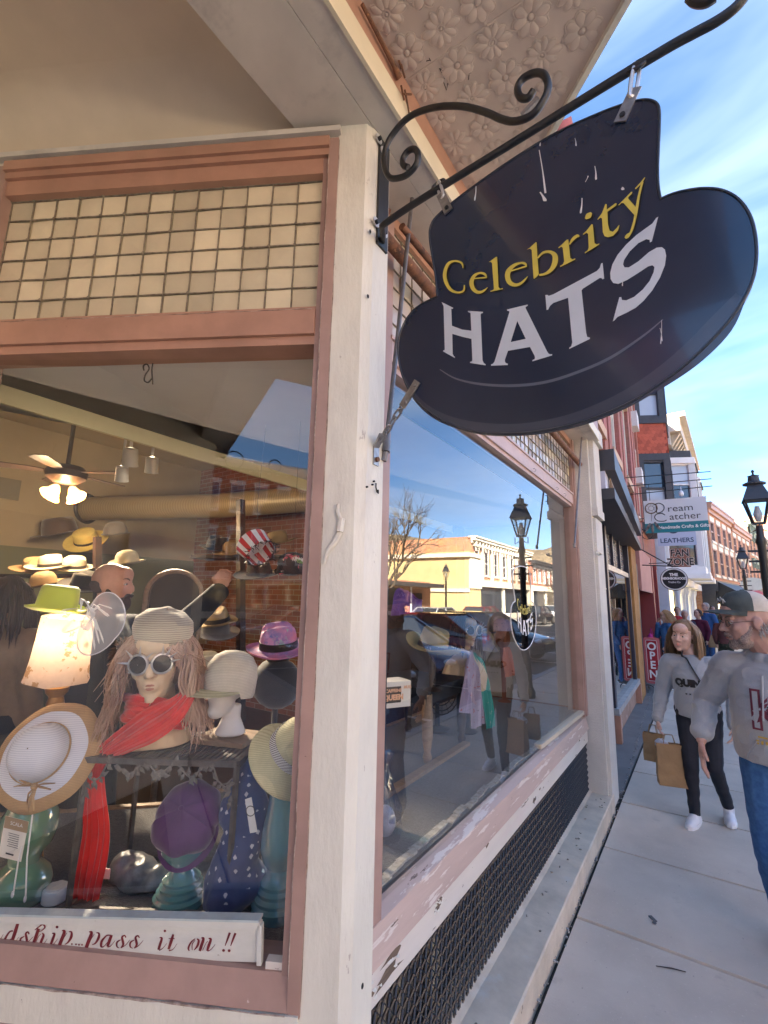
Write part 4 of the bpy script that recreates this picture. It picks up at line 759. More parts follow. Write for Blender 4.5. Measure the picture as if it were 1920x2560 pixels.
mb = MB(); tg = [QL(*D(x, y), .115) for x, y in ((12, 1762), (62, 1775), (45, 1862), (-4, 1850))]; mb.prism(tg, LN * -.001); tagp = mb.build('price_tag', mat('tag_card', (.72, .68, .62), .6), sh)
mb = MB(); t2 = [QL(*D(x, y), .114) for x, y in ((12, 1762), (62, 1775), (58, 1800), (8, 1788))]; mb.add(t2, [(0, 1, 2, 3)]); mb.build('tag_header', mat('tag_kraft', (.33, .22, .12), .6), tagp)
mb = MB(); te1 = (tg[1] - tg[0]).normalized(); te2 = (tg[0] - tg[3]).normalized(); c = QL(*D(36, 1781), .113); put_text(mb, 'SCALA', .014, c, te1, te2, .0006)
mb.build('tag_name', M['plainwhite'], tagp)
mb = MB()
for k in range(7): q = QL(*D(30 - k * .6, 1802 + k * 4.6), .1135); mb.bar(q - te1 * (.018 - .004 * (k % 3 == 2)), q + te1 * .018, .0006, .0012)
mb.bar(QL(*D(20, 1845), .1135) - te1 * .012, QL(*D(20, 1845), .1135) + te1 * .014, .0006, .004); mb.build('tag_print', M['charcoal'], tagp)
mb = MB()
for (x0, y0, x1, y1) in ((70, 1760, 55, 1945), (60, 1780, 28, 1935)): mb.tube([QL(*D(x0, y0), .12), QL(*D((x0 + x1) / 2 - 4, (y0 + y1) / 2), .115), QL(*D(x1, y1), .12)], .0022, 6)
for (x, y) in ((54, 1942), (27, 1932)): q = QL(*D(x, y), .12); mb.ell(q, (.004, .004, .010))
mb.build('chin_cord', M['plainwhite'], sh, True)
def gl(nm, c, ior=1.45): 
    m = mat(nm, c, .06, trans=.62, spec=.7, bsc=18, bst=.15); return m
G_green = gl('green_bottle_glass', (.34, .62, .44)); G_teal = gl('teal_vase_glass', (.22, .56, .58)); G_blue = gl('blue_vase_glass', (.26, .58, .66))
def vase(label, base, m, prof, mark=None):
    r = thing('glass_vase', label, 'vase', base); mb = MB(); inner = [(max(a - .006, .002), h + (.01 if i == 0 else 0)) for i, (a, h) in enumerate(prof)]
    mb.lathe(prof + inner[::-1], base, 28, cap=False); mb.lathe([(.001, 0), (prof[0][0], 0)], base, 28, cap=False); mb.build('glass_body', m, r, True); return r
def ripple(h0, h1, r0, r1, n): return [(r0 + (r1 - r0) * k / n + (.005 if k % 2 else 0), h0 + (h1 - h0) * k / n) for k in range(n + 1)]
v1 = G(*D(40, 1945), FZ); vase('green bubbled glass vase under the white sun hat', v1, G_green, [(.075, .0), (.085, .01), (.088, .06), (.075, .09), (.045, .115), (.05, .14), (.075, .17), (.085, .21), (.08, .26), (.05, .31)])
v2 = G(*D(388, 1950), FZ); vase('teal ridged glass vase holding the purple cap', v2 - LN * -.0, G_teal, [(.078, 0), (.085, .012)] + ripple(.02, .085, .083, .050, 8) + [(.036, .10), (.034, .115), (.05, .13), (.072, .16), (.07, .20), (.06, .23)])
v3 = G(*D(598, 1968), FZ); vase('tall teal glass vase under the ribboned straw hat by the frame', v3, G_blue, [(.078, 0), (.084, .014)] + ripple(.02, .10, .082, .050, 8) + [(.042, .11), (.040, .13), (.055, .15), (.066, .19), (.062, .24), (.05, .30), (.042, .36), (.04, .42)])
# purple cap on its vase
p = v2 + V(0, 0, .265); pc = thing('newsboy_cap', 'purple felt newsboy cap drooping over the teal vase', 'hat', p)
mb = MB(); mb.M = TR(p, LN * .72 + UPV * .55, 0)
mb.lathe([(.002, .060), (.05, .055), (.085, .040), (.105, .012), (.108, -.02), (.09, -.05), (.08, -.075)], n=48, cap=False, warp=lambda r, h, a: (r * (1 + .035 * math.cos(8 * a) * (r > .03)) * (1.12 if math.sin(a) < -.3 else 1.0), h - .006 * abs(math.cos(4 * a)) * (r > .04) + .0)); mb.ell((0, 0, .062), (.008, .008, .005)); mb.build('cap_body', H['purple'], pc, True)
mb = MB(); mb.M = TR(p, LN * .72 + UPV * .55, 0)
def bill(i, j): a = math.pi + math.pi * i; r = .095 + .055 * j * math.sin(math.pi * i) ** .7; return V(r * math.cos(a) * .9, r * math.sin(a) * (1 if True else 1), -.04 - .02 * j)
mb.surf(bill, 20, 4); mb.build('bill', H['purple'], pc, True)
# straw hat with bow by the frame
p = QL(*D(634, 1620), .19); hat('sage straw cloche with black and white ribbon by the window frame', p, H['sage'], ax=LN * .35 + UPV * .72 + RT * .62, spin=.4, kind='cloche', cr=.078, ch=.105, br=.118, droop=.045, band=H['whiteband'], name='straw_hat')
# rack
fl, fr = G(*D(187, 1640), 1.25), G(*D(512, 1650), 1.25); dv = LN * -.30; rk = thing('iron_rack', 'low brown iron rack with slatted top and leaf scrollwork', 'rack', V((fl.x + fr.x) / 2, (fl.y + fr.y) / 2, FZ))
M['bronze'] = mat('bronzed_iron', (.15, .135, .125), .5, metal=.2, nsc=30, namt=.4)
bl, brr = fl + dv, fr + dv
for q in (fl, fr, bl, brr):
    mb = MB(); b = V(q.x, q.y, FZ); mb.bar(b, q, .014, .014); mb.build('leg', M['bronze'], rk)
mb = MB()
for a, b in ((fl, fr), (fr, brr), (brr, bl), (bl, fl)): mb.bar(a, b, .018, .018)
mb.build('top_frame', M['bronze'], rk)
mb = MB(); dz = V(0, 0, FZ + .015 - 1.25)
for a, b in ((fl, fr), (fl, bl), (fr, brr), (bl, brr)): mb.bar(a + dz, b + dz, .012, .012)
mb.build('bottom_rail', M['bronze'], rk)
for k in range(26):
    mb = MB(); a = fl + (fr - fl) * (k + .5) / 26 + V(0, 0, .006); mb.bar(a, a + dv * .98, .013, .008); mb.build('slat', M['bronze'], rk)
mb = MB()
def leaf(mb, c, d, l=.026, w=.011, nn=LN):
    d = Vector(d).normalized(); s = d.cross(nn).normalized(); mb.add([c, c + d * l * .45 + s * w * .5 + nn * .003, c + d * l, c + d * l * .45 - s * w * .5 + nn * .003, c + d * l * .45 + nn * .005, c + d * l * .45 - nn * .004], [(0, 1, 4), (1, 2, 4), (2, 3, 4), (3, 0, 4), (1, 0, 5), (2, 1, 5), (3, 2, 5), (0, 3, 5)])
for seg in range(2):
    base = fl + (fr - fl) * (.02 if seg == 0 else .98); sg = 1 if seg == 0 else -1; u_ = (fr - fl).normalized() * sg; Ln = (fr - fl).length * .5
    path = [base + u_ * Ln * k / 16 + V(0, 0, -.022 - .020 * math.sin(k * .9) - .02 * (k < 4)) + LN * .006 for k in range(17)]; mb.tube(path, .003, 6)
    for k in range(1, 17):
        for _ in range(2):
            ang = random.uniform(-1, 1); leaf(mb, path[k], u_ * random.uniform(-.4, 1) + UPV * random.uniform(-1.1, .5), random.uniform(.022, .034), .015)
    for kk in range(5): leaf(mb, base + V(0, 0, -.05 - .014 * kk) + LN * .005, u_ * random.uniform(-.2, .8) + UPV * -.6, .034, .016)
mb.build('leaf_scrollwork', mat('bronze_leaves', (.17, .155, .14), .45, metal=.2), rk)
# mannequin head builder (origin at mid head, faces -Y)
def head_blob(mb, s=1.0, jaw=1.0, neck=True, nose=1.0, ears=True):
    e = lambda c, r: mb.ell(V(*c) * s, [q * s for q in r])
    e((0, .018, .035), (.074, .096, .086)); e((0, -.028, -.022), (.060 * jaw, .062, .085)); e((0, -.030, -.072), (.047 * jaw, .050, .042)); e((0, -.068, -.097), (.020, .018, .017))
    mb.cap(V(0, -.086, .018) * s, V(0, -.104 * nose - .002, -.020) * s, .0085 * s, .0125 * s); e((.0105, -.094, -.025), (.008, .010, .007)); e((-.0105, -.094, -.025), (.008, .010, .007))
    mb.cap(V(-.034, -.072, .030) * s, V(-.008, -.082, .026) * s, .011 * s, .010 * s); mb.cap(V(.034, -.072, .030) * s, V(.008, -.082, .026) * s, .011 * s, .010 * s)
    e((.040, -.056, -.016), (.022, .026, .024)); e((-.040, -.056, -.016), (.022, .026, .024)); e((0, -.078, -.058), (.024, .014, .016)); e((0, -.052, .06), (.055, .045, .045))
    if ears:
        for q in (-1, 1): e((.075 * q, .014, -.002), (.010, .020, .031)); e((.079 * q, .022, .006), (.009, .015, .020))
    if neck: mb.cap(V(0, .020, -.075) * s, V(0, .040, -.175) * s, .048 * s, .054 * s)
def lips(mb, s=1.0):
    for q, z, w, r in ((1, -.0535, .020, .0050), (-1, -.0625, .017, .0062)):
        pts = [V((k / 4 - 1) * w, -.0895 + .010 * (k / 4 - 1) ** 2 * 1.6, z - (.003 * (k / 4 - 1) ** 2 if q > 0 else -.003 * (k / 4 - 1) ** 2) + (.0012 if q > 0 and k in (3, 5) else 0)) * s for k in range(9)]
        mb.tube(pts, [r * s * (.25 + .75 * math.sin(math.pi * k / 8)) for k in range(9)], 8, flat=.8, up=(0, 0, 1))
def eye_parts(root, T, s=1.0, iris=(.12, .16, .18), lid=None, white=(.75, .73, .70), browc=(.12, .08, .05)):
    for q in (-1, 1):
        mb = MB(); mb.M = T; mb.ell(V(.031 * q, -.0745, .010) * s, [.0135 * s, .0105 * s, .0092 * s], n=16, m=10); e_ = mb.build('eye', mat('eye_white', white, .25), root, True)
        mb = MB(); mb.M = T; mb.ell(V(.031 * q, -.0832, .0098) * s, [.0062 * s, .0035 * s, .0062 * s], n=14, m=8); mb.build('iris', mat('iris', iris, .15), e_, True)
        mb = MB(); mb.M = T; pts = [V(.031 * q + (k / 4 - 1) * .0155, -.083 + .008 * (k / 4 - 1) ** 2, .0162 - .006 * (k / 4 - 1) ** 2) * s for k in range(9)]; mb.tube(pts, .0030 * s, 7); 
        if lid: mb.build('eyelid', lid, root, True)
        mb = MB(); mb.M = T; pts = [V(q * (.013 + .042 * k / 6), -.089 + .018 * (k / 6) ** 2, .030 + .009 * math.sin(math.pi * k / 7)) * s for k in range(7)]; mb.tube(pts, [.0022 * s, .0036 * s, .0038 * s, .0036 * s, .003 * s, .0024 * s, .001 * s], 6); mb.build('eyebrow', mat('eyebrow_hair', browc, .8), root, True)
def strand_hair(root, T, m, roots, length, r=.004, wave_=.01, part='hair', seed=1, flare=.3, n=9, side_only=False, gravity=1.0, cling=.088):
    rnd = random.Random(seed); mb = MB(); mb.M = T
    for (a, el) in roots:
        d = V(math.sin(a) * math.cos(el), math.cos(a) * math.cos(el), math.sin(el))
        p = V(d.x * .080, .018 + d.y * .102, .040 + d.z * .094); pts = [p.copy()]; l = length * rnd.uniform(.75, 1.12); vel = V(d.x * .7, d.y * .7, .25 * d.z); ph = rnd.random() * 6
        for k in range(n):
            vel = vel * .62 + V(d.x * flare * .15, d.y * flare * .15, -1) * .38 * gravity; q = pts[-1] + vel.normalized() * (l / n) + V(math.sin(ph + k * .9), math.cos(ph + k * .8), 0) * wave_ * .35
            if q.z > -.12:                    # keep outside the skull
                c = V(q.x, q.y - .012, q.z - .03); rr = math.sqrt((c.x / .080) ** 2 + (c.y / .104) ** 2 + (c.z / .10) ** 2)
                if rr < 1.03: c = c * (1.03 / max(rr, .2)); q = V(c.x, c.y + .012, c.z + .03)
            pts.append(q)
        mb.tube(pts, [r] + [r * rnd.uniform(.9, 1.3)] * (n - 2) + [r * .7, r * .15], 6, flat=.55)
    mb.ell((0, .030, .044), (.0805, .0985, .0885)); mb.ell((0, .045, -.01), (.076, .078, .085))
    return mb.build(part, m, root, True)
def hair_mat(nm, c1, c2): return mat(nm, c1, .42, nsc=26, col2=c2, bsc=160, bst=.5, stretch=(1, 1, .12), spec=.4)
# mannequin with beanie, goggles and red scarf
HS = 1.16
hp = QL(*D(342, 1432), .375); T = Matrix.Translation(hp) @ Matrix.Rotation(R_(46), 4, 'Z') @ Matrix.Rotation(R_(-3), 4, 'Y')
mk = mat('mannequin_plastic', (.74, .58, .40), .34, nsc=8, namt=.06, sub=.1)
mn = thing('mannequin_bust', 'pale mannequin bust with long pinkish blonde wig on the iron rack', 'mannequin', V(hp.x, hp.y, 1.258))
mb = MB(); head_blob(mb, HS, .93, ears=False); zb = 1.262 - hp.z
mb.lathe([(.050, -.16), (.058, -.19), (.075, zb + .06), (.085, zb + .045), (.09, zb)], (0, .03, 0), 24, warp=lambda r, h, a: (r * (1 + .34 * abs(math.cos(a)) ** 1.4 * max(0, min(1, (-.17 - h) / .10))), h))
me = remesh(mb, .005, 4); me.materials.append(mk); o = link('bust', me, mn, 'all'); o.matrix_local = Matrix.Translation(-Vector(mn['_w'])) @ T
mb = MB(); mb.M = T; lips(mb, HS); mb.build('lips', mat('mannequin_lips', (.52, .25, .17), .35), mn, True)
eye_parts(mn, T, HS, browc=(.30, .2, .12), lid=mk)
wig = hair_mat('pinkish_blonde_wig', (.58, .40, .30), (.32, .19, .14)); rnd = random.Random(3); roots = []
for k in range(820):
    a = rnd.uniform(.85, 2 * math.pi - .85) + math.pi; roots.append((a, rnd.uniform(-.25, .75)))
strand_hair(mn, T @ Matrix.Scale(HS, 4), wig, roots, .27, .0021, .022, 'wig', 3, .9, 11)
mb = MB(); mb.M = T
for k in range(70):                          # fringe and flyaways
    q = rnd.choice((-1, 1)); a = rnd.uniform(.3, 1.0); p0 = V(q * .085 * math.sin(a), -.088 * math.cos(a), .078); l = rnd.uniform(.06, .2); pts = [p0, p0 + V(q * .022, -.006, -.02), p0 + V(q * (.03 + .05 * rnd.random()), .0, -.25 * l - .03), p0 + V(q * (.03 + .10 * rnd.random()), .01 + .02 * rnd.random(), -l)]; mb.tube([p for p in pts], [.003, .0035, .003, .0006], 5)
mb.build('wig_fringe', wig, mn, True)
bn = thing('knit_beanie', 'slouchy beige knitted beanie with brown fur on the mannequin', 'hat', T @ V(0, 0, .12)); knit = mat('beige_knit', (.50, .44, .34), .9, bsc=90, bst=.6, wave=(42, 'Z', (.30, .26, .20), .48, 1.4), sheen=.4)
mb = MB(); mb.M = T @ Matrix.Translation(V(.004, .012, .060)) @ Matrix.Rotation(R_(8), 4, 'Y') @ Matrix.Rotation(R_(8), 4, 'X') @ Matrix.Diagonal((.92, .99, .95, 1))
mb.lathe([(.095, -.018), (.100, -.012), (.101, .028), (.099, .033), (.106, .045), (.112, .070), (.104, .105), (.078, .130), (.04, .142), (.002, .146)], n=72, cap=False, warp=lambda r, h, a: (r * (1 + .10 * abs(math.sin(a))) + (.0022 * math.cos(36 * a) if h < .034 else .0018 * math.sin(h * 620)) * (r > .03), h - .012 * max(0, -math.cos(a)) * (h > .04) + .003 * math.sin(h * 200 + 3 * a))); mb.build('knit', knit, bn, True)
mb = MB(); fc = T @ V(-.128, .03, .045)
for k in range(260):
    d = V(rnd.gauss(0, 1), rnd.gauss(0, 1), rnd.gauss(0, 1)).normalized(); mb.tube([fc + d * .012, fc + V(d.x * .035, d.y * .035, d.z * .055 - .01), fc + V(d.x * .052, d.y * .052, d.z * .075 - .02)], [.003, .0022, .0003], 4)
mb.build('fur_pompom', hair_mat('brown_fur', (.20, .11, .07), (.08, .045, .03)), bn, True)
def goggles(label, T, s=1.0):
    g = thing('goggles', label, 'goggles', T @ V(0, -.10, .01)); chrome = mat('chrome', (.74, .73, .72), .28, metal=.75, nsc=30, namt=.2); lens = mat('smoked_lens', (.05, .04, .03), .12, spec=.4)
    for q in (-1, 1):
        c = V(.041 * q, -.098, .010) * s; ax = V(.22 * q, -1, 0)
        mb = MB(); mb.M = T; mb.lathe([(.030, -.022), (.036, -.018), (.036, -.004), (.0395, -.002), (.0405, .006), (.038, .010), (.033, .011), (.032, .006)], c, 32, axis=ax, cap=False); mb.build('rim', chrome, g, True)
        mb = MB(); mb.M = T; mb.lathe([(.001, .010), (.018, .0085), (.033, .006)], c, 28, axis=ax, cap=False); mb.build('lens', lens, g, True)
        mb = MB(); mb.M = T
        for k in range(4):
            a = (.2 + .42 * k) if q > 0 else math.pi - (.2 + .75 * k); d = V(math.cos(a), -.35, math.sin(a)); mb.tube([c + d * .037, c + d * .072], [.0055, .0004], 8)
        if True: mb.ell(c + V(q * .030, -.008, -.026), (.004, .004, .004))
        mb.build('spikes', chrome, g, True)
    mb = MB(); mb.M = T; mb.bar(V(-.012, -.104, .014) * s, V(.012, -.104, .014) * s, .006, .010); mb.build('bridge', M['black'], g)
    mb = MB(); mb.M = T; pts = [V(.092 * math.sin(a), .012 - .108 * math.cos(a), .012) for a in [R_(38 + k * 284 / 16) for k in range(17)]]; mb.tube(pts, .008, 6, flat=.4); mb.build('strap', M['black'], g, True); return g
goggles('chrome spiked steampunk goggles on the wigged mannequin', T @ Matrix.Translation(V(0, -.020, .002)) @ Matrix.Scale(.90, 4), 1.0)
# red scarf
red = mat('red_scarf_cloth', (.80, .015, .012), .7, nsc=9, namt=.28, sheen=.5, bsc=130, bst=.5)
sc = thing('red_scarf', 'bright red scarf round the mannequin neck trailing down the rack', 'scarf', V(hp.x, hp.y, FZ))
def cloth(mb, path, wid, folds=5, amp=.006, nv=26, up=LN):
    P = [Vector(p) for p in spline([tuple(p) for p in path], 6)]; n = len(P); Wd = spline([(w, 0) for w in wid], 6)
    def f(i, j):
        k = min(int(round(i * (n - 1))), n - 1); d = P[min(k + 1, n - 1)] - P[max(k - 1, 0)]; s = d.cross(up).normalized(); w = Wd[k][0]; a = (j - .5)
        return P[k] + s * (a * w) + up * (amp * math.sin(a * folds * 2 * math.pi + .8 * math.sin(i * 5)) + amp * .7 * math.sin(a * folds * 4.3 + i * 9) - 2.2 * amp * abs(a))
    mb.surf(f, n - 1, nv)
def QD(x, y, t): return QL(*D(x, y), t)
mb = MB(); cloth(mb, [QD(405, 1500, .33), QD(368, 1538, .265), QD(318, 1570, .25), (QD(268, 1600, .26)), QD(225, 1628, .275), QD(206, 1655, .285), QD(202, 1720, .30), QD(206, 1790, .30), QD(200, 1850, .30), QD(188, 1915, .29), QD(184, 1945, .29)], [.06, .095, .11, .085, .065, .06, .085, .10, .105, .095, .085], 5, .005, 40); mb.build('hanging_end', red, sc, True)
mb = MB(); T2 = T
pts = [T @ V(.090 * math.sin(a), .022 - .085 * math.cos(a) - .01, -.172 + .018 * math.cos(a) - .02 * math.sin(a)) for a in [2 * math.pi * k / 28 for k in range(29)]]
for k in range(5):
    off = V(0, 0, -.016 * k + .035); mb.tube([p + off + (p - T @ V(0, .03, -.17)).normalized() * (.006 + .008 * math.sin(i * .7 + k)) for i, p in enumerate(pts)], [.015 + .004 * math.sin(i * 1.3 + k * 2) for i in range(29)], 8, cap=False)
mb.build('neck_wrap', red, sc, True)
# foam head with visor cap
fp2 = QD(494, 1482, .465); ff = Matrix.Translation(fp2) @ Matrix.Rotation(R_(28 - 34), 4, 'Z') @ Matrix.Scale(.96, 4); foam = mat('white_foam', (.78, .76, .74), .55, bsc=200, bst=.1)
fh = thing('foam_head', 'white foam display head on a wooden base board on the rack', 'display head', V(fp2.x, fp2.y, 1.26))
zb = (1.285 - fp2.z) / .96
mb = MB(); mb.ell((0, .012, .03), (.068, .086, .085)); mb.ell((0, -.025, -.03), (.052, .055, .078)); mb.ell((0, -.045, -.085), (.03, .035, .03)); mb.cap((0, -.075, .01), (0, -.092, -.03), .008, .010); mb.lathe([(.036, -.07), (.035, -.12), (.040, zb + .05), (.056, zb + .012), (.060, zb)], (0, .022, 0), 20)
me = remesh(mb, .006, 5); me.materials.append(foam); o = link('head_and_neck', me, fh, 'all'); o.matrix_local = Matrix.Translation(-Vector(fh['_w'])) @ ff
mb = MB(); mb.M = Matrix.Translation(V(fp2.x, fp2.y, 1.270)) @ Matrix.Rotation(R_(28 - 8), 4, 'Z'); mb.box((0, .03, 0), (.21, .17, .016)); mb.build('base_board', M['wood'], fh)
vc = thing('visor_cap', 'white woven riding cap with sage straw visor on the foam head', 'hat', fp2 + V(0, 0, .06))
mb = MB(); mb.M = ff @ Matrix.Translation(V(0, .008, .028)) @ Matrix.Rotation(R_(-6), 4, 'X'); mb.lathe([(.086, -.045), (.090, -.03), (.092, .01), (.086, .05), (.066, .085), (.036, .103), (.002, .108)], n=44, cap=False, warp=lambda r, h, a: (r * (1 + .12 * abs(math.sin(a))), h - (.02 if math.sin(a) > 0 else 0) * (1 if h < -.02 else 0))); mb.build('crown', straw('ivory_straw', (.70, .66, .56), 60), vc, True)
mb = MB(); mb.M = ff @ Matrix.Translation(V(0, .008, .028)) @ Matrix.Rotation(R_(-6), 4, 'X')
def bill2(i, j): a = math.pi * 1.04 + math.pi * .92 * i; r0 = .095; ext = .068 * math.sin(math.pi * i) ** .6; return V((r0 + ext * j) * math.cos(a), (r0 + .012 + ext * j) * math.sin(a), -.038 - .022 * j * math.sin(math.pi * i))
mb.surf(bill2, 24, 5); mb.build('visor', H['sage'], vc, True)
# table lamp: paisley shade, turned base; lime hat and net fascinator on top
lp = QD(136, 1400, .40); lm = thing('table_lamp', 'lit table lamp with cream paisley shade and gilt turned base', 'lamp', V(lp.x, lp.y, FZ))
def shade_mat():
    m = mat('paisley_shade', (.70, .57, .49), .8, nsc=60, namt=.08, patch=[(11, .545, .565, (.40, .25, .13)), (23, .63, .65, (.44, .28, .15))])
    p_ = m.node_tree.nodes['Principled BSDF']; tl = m.node_tree.nodes.new('ShaderNodeBsdfTranslucent'); mxs = m.node_tree.nodes.new('ShaderNodeMixShader'); mxs.inputs[0].default_value = .45
    m.node_tree.links.new(p_.inputs['Base Color'].links[0].from_socket, tl.inputs['Color']); m.node_tree.links.new(p_.outputs[0], mxs.inputs[1]); m.node_tree.links.new(tl.outputs[0], mxs.inputs[2]); m.node_tree.links.new(mxs.outputs[0], m.node_tree.nodes['Material Output'].inputs['Surface']); return m
axl = UPV + RT * .09 + LN * .04
mb = MB(); mb.M = TR(lp, axl); mb.lathe([(.103, -.125), (.099, -.10), (.095, -.04), (.090, .03), (.087, .10), (.086, .118)], n=40, cap=False, warp=lambda r, h, a: (r * (1 + .10 * abs(math.cos(2 * a)) ** 3 * (1 if h < -.05 else .4)), h + (.010 * abs(math.cos(2 * a)) if h < -.11 else 0))); mb.build('shade', shade_mat(), lm, True)
gilt = mat('gilt_wood', (.42, .22, .05), .35, metal=.5, nsc=20, namt=.3); mb = MB(); b = V(lp.x, lp.y, 0); zz = lp.z - .13
mb.lathe([(.045, FZ), (.055, FZ + .02), (.03, FZ + .06), (.02, FZ + .12), (.02, zz - .10), (.03, zz - .07), (.024, zz - .045), (.036, zz - .03), (.040, zz - .012), (.012, zz), (.010, zz + .08)], b, 22); mb.build('base', gilt, lm, True)
mb = MB(); mb.ell(lp + V(0, 0, .0), (.024, .024, .034)); mb.build('bulb', bulb_mat('lamp_bulb', (1, .66, .34), 1.2), lm, True)
l3 = bpy.data.lights.new('lamp_light', 'POINT'); l3.energy = .26; l3.color = (1, .78, .56); l3.shadow_soft_size = .03; o3 = bpy.data.objects.new('lamp_light', l3); COL.objects.link(o3); o3.parent = lm; o3.location = V(0, 0, lp.z - FZ + .045)
p = QD(122, 1312, .40); hat('lime green felt hat resting on top of the lamp shade', p, H['lime'], ax=UPV + RT * .12, spin=.3, kind='flat', cr=.068, ch=.085, br=.098, curl=.014, name='lime_hat')
fa = thing('fascinator', 'white net fascinator disc with organza loops and feathers on the lamp', 'fascinator', QD(205, 1340, .30))
def net():
    m = mat('white_net', (.85, .87, .95), .7); nt = m.node_tree; p_ = nt.nodes['Principled BSDF']; p_.inputs['Alpha'].default_value = .34; return m
nm = net(); c = QD(205, 1345, .33); axn = LN * .95 + RT * -.25 + UPV * .18
mb = MB(); mb.lathe([(.002, .012), (.03, .014), (.062, .008), (.090, -.012), (.0985, -.022)], c, 48, axis=axn, cap=False, warp=lambda r, h, a: (r * (1 + .18 * abs(math.sin(a + .4))), h + .010 * math.sin(2 * a))); mb.build('net_disc', nm, fa, True)
mb = MB(); pts = []; s_, u_ = basis(axn.normalized(), (0, 1, 0))
for k in range(49): a = 2 * math.pi * k / 48; r = .0985 * (1 + .18 * abs(math.sin(a + .4))); pts.append(c + axn.normalized() * (-.022 + .010 * math.sin(2 * a)) + s_ * (math.cos(a) * r) + u_ * (math.sin(a) * r))
mb.tube(pts, .0022, 6, cap=False); mb.build('net_edge', mat('net_edge', (.72, .74, .86), .6), fa, True)
fc = QD(188, 1330, .27); organza = mat('organza', (.82, .86, .95), .5); organza.node_tree.nodes['Principled BSDF'].inputs['Alpha'].default_value = .55
for k in range(9):
    a = rnd.uniform(0, 6.3); d = RT * math.cos(a) + UPV * math.sin(a) + LN * .4; s2 = d.cross(LN).normalized(); mb = MB(); l = rnd.uniform(.04, .075)
    def lf(i, j): t = i; return fc + d * (l * math.sin(math.pi * t) ** .8 * (1)) * (1 if t < .5 else .94) + s2 * ((t - .5) * .05) + (LN * .02 + UPV * .006) * (j - .5) * math.sin(math.pi * t) + LN * .015 * math.sin(math.pi * t)
    mb.surf(lf, 14, 3); mb.build('organza_loop', organza, fa, True)
for k in range(9):
    a = rnd.uniform(-1.2, 1.5); d = RT * math.cos(a) + UPV * math.sin(a) * .8 + LN * .3; l = rnd.uniform(.06, .13); mb = MB(); mb.tube([fc, fc + d * l * .5 + UPV * .02, fc + d * l + UPV * -.012, fc + d * (l + .012) + UPV * -.02], [.0015, .0018, .003, .0005], 5); mb.build('feather', M['plainwhite'], fa, True)
# floor clutter
c = G(*D(118, 1945), FZ); tape = thing('tape_roll', 'white round tin with embossed lid on the carpet', 'tin', c); mb = MB(); mb.lathe([(.034, 0), (.038, .004), (.038, .034), (.034, .040)], c, 28); mb.build('tin_body', mat('white_tin', (.66, .68, .72), .5, bsc=40, bst=.4), tape, True); mb = MB(); mb.lathe([(.030, .041), (.028, .044), (.01, .043), (.001, .045)], c, 24, warp=lambda r, h, a: (r, h + .0012 * math.sin(6 * a + r * 300))); mb.build('lid', mat('white_tin_lid', (.66, .64, .62), .5), tape, True); tape.name = 'round_tin'
c = QD(305, 1800, .40); c.z = FZ; sl_ = thing('quilted_bag', 'crumpled silver grey fabric bag with white tag on the carpet', 'bag', c); mb = MB(); mb.ell(c + V(0, 0, .045), (.085, .06, .055)); mb.ell(c + RT * .06 + V(0, 0, .035), (.06, .05, .04)); mb.ell(c - RT * .05 + V(0, 0, .06), (.05, .05, .05)); me = remesh(mb, .008, 3)
puff(me, lambda c: mnoise.noise(c * 32) * .010)
me.materials.append(mat('silver_fabric', (.20, .21, .23), .35, nsc=30, namt=.4, bsc=60, bst=.8)); o = link('bag_body', me, sl_, 'all'); o.location = -c
mb = MB(); q = c - RT * .075 + LN * .06 + V(0, 0, .07); mb.box(q, (.03, .002, .03), Matrix.Rotation(R_(28), 3, 'Z')); mb.build('tag', M['plainwhite'], sl_)
c = QD(510, 1780, .36); c.z = FZ; bc = thing('patterned_cloth_hat', 'navy cloth hat bag with white snowflake pattern behind the vase', 'hat', c)
pat = mat('navy_snowflake', (.035, .065, .20), .8, sheen=.3)
def add_dots(m):
    nt = m.node_tree; N = nt.nodes.new; vo = N('ShaderNodeTexVoronoi'); vo.inputs['Scale'].default_value = 34; vo.inputs['Randomness'].default_value = .35; vo.distance = 'MANHATTAN'; t = N('ShaderNodeTexCoord'); nt.links.new(t.outputs['Object'], vo.inputs['Vector'])
    r = N('ShaderNodeMapRange'); r.inputs['From Min'].default_value = .34; r.inputs['From Max'].default_value = .28; nt.links.new(vo.outputs['Distance'], r.inputs['Value']); x = N('ShaderNodeMix'); x.data_type = 'RGBA'; x.inputs[6].default_value = (.035, .065, .20, 1); x.inputs[7].default_value = (.62, .64, .72, 1); nt.links.new(r.outputs[0], x.inputs['Factor']); nt.links.new(x.outputs[2], nt.nodes['Principled BSDF'].inputs['Base Color'])
add_dots(pat)
mb = MB(); mb.cap(c + V(0, 0, .06) + LN * .02, c + V(0, 0, .30) + RT * .05, .085, .055); mb.ell(c + V(0, 0, .08) + RT * .02, (.10, .08, .08)); mb.cap(c + V(0, 0, .28), c + V(0, 0, .42) + RT * .06, .06, .05); me = remesh(mb, .009, 3)
puff(me, lambda c: .012 * mnoise.noise(c * 14) + .004 * mnoise.noise(c * 40))
me.materials.append(pat); o = link('cloth_body', me, bc, 'all'); o.location = -c
mb = MB(); tg = [QD(x, y, .22) for x, y in ((529, 1727), (543, 1722), (556, 1797), (540, 1800))]; mb.prism(tg, LN * -.001); tgo = mb.build('tag', M['plainwhite'], bc)
mb = MB(); q = QD(541, 1752, .2185); ring(mb, q, .014, .0012, LN); mb.build('tag_oval', M['charcoal'], tgo)
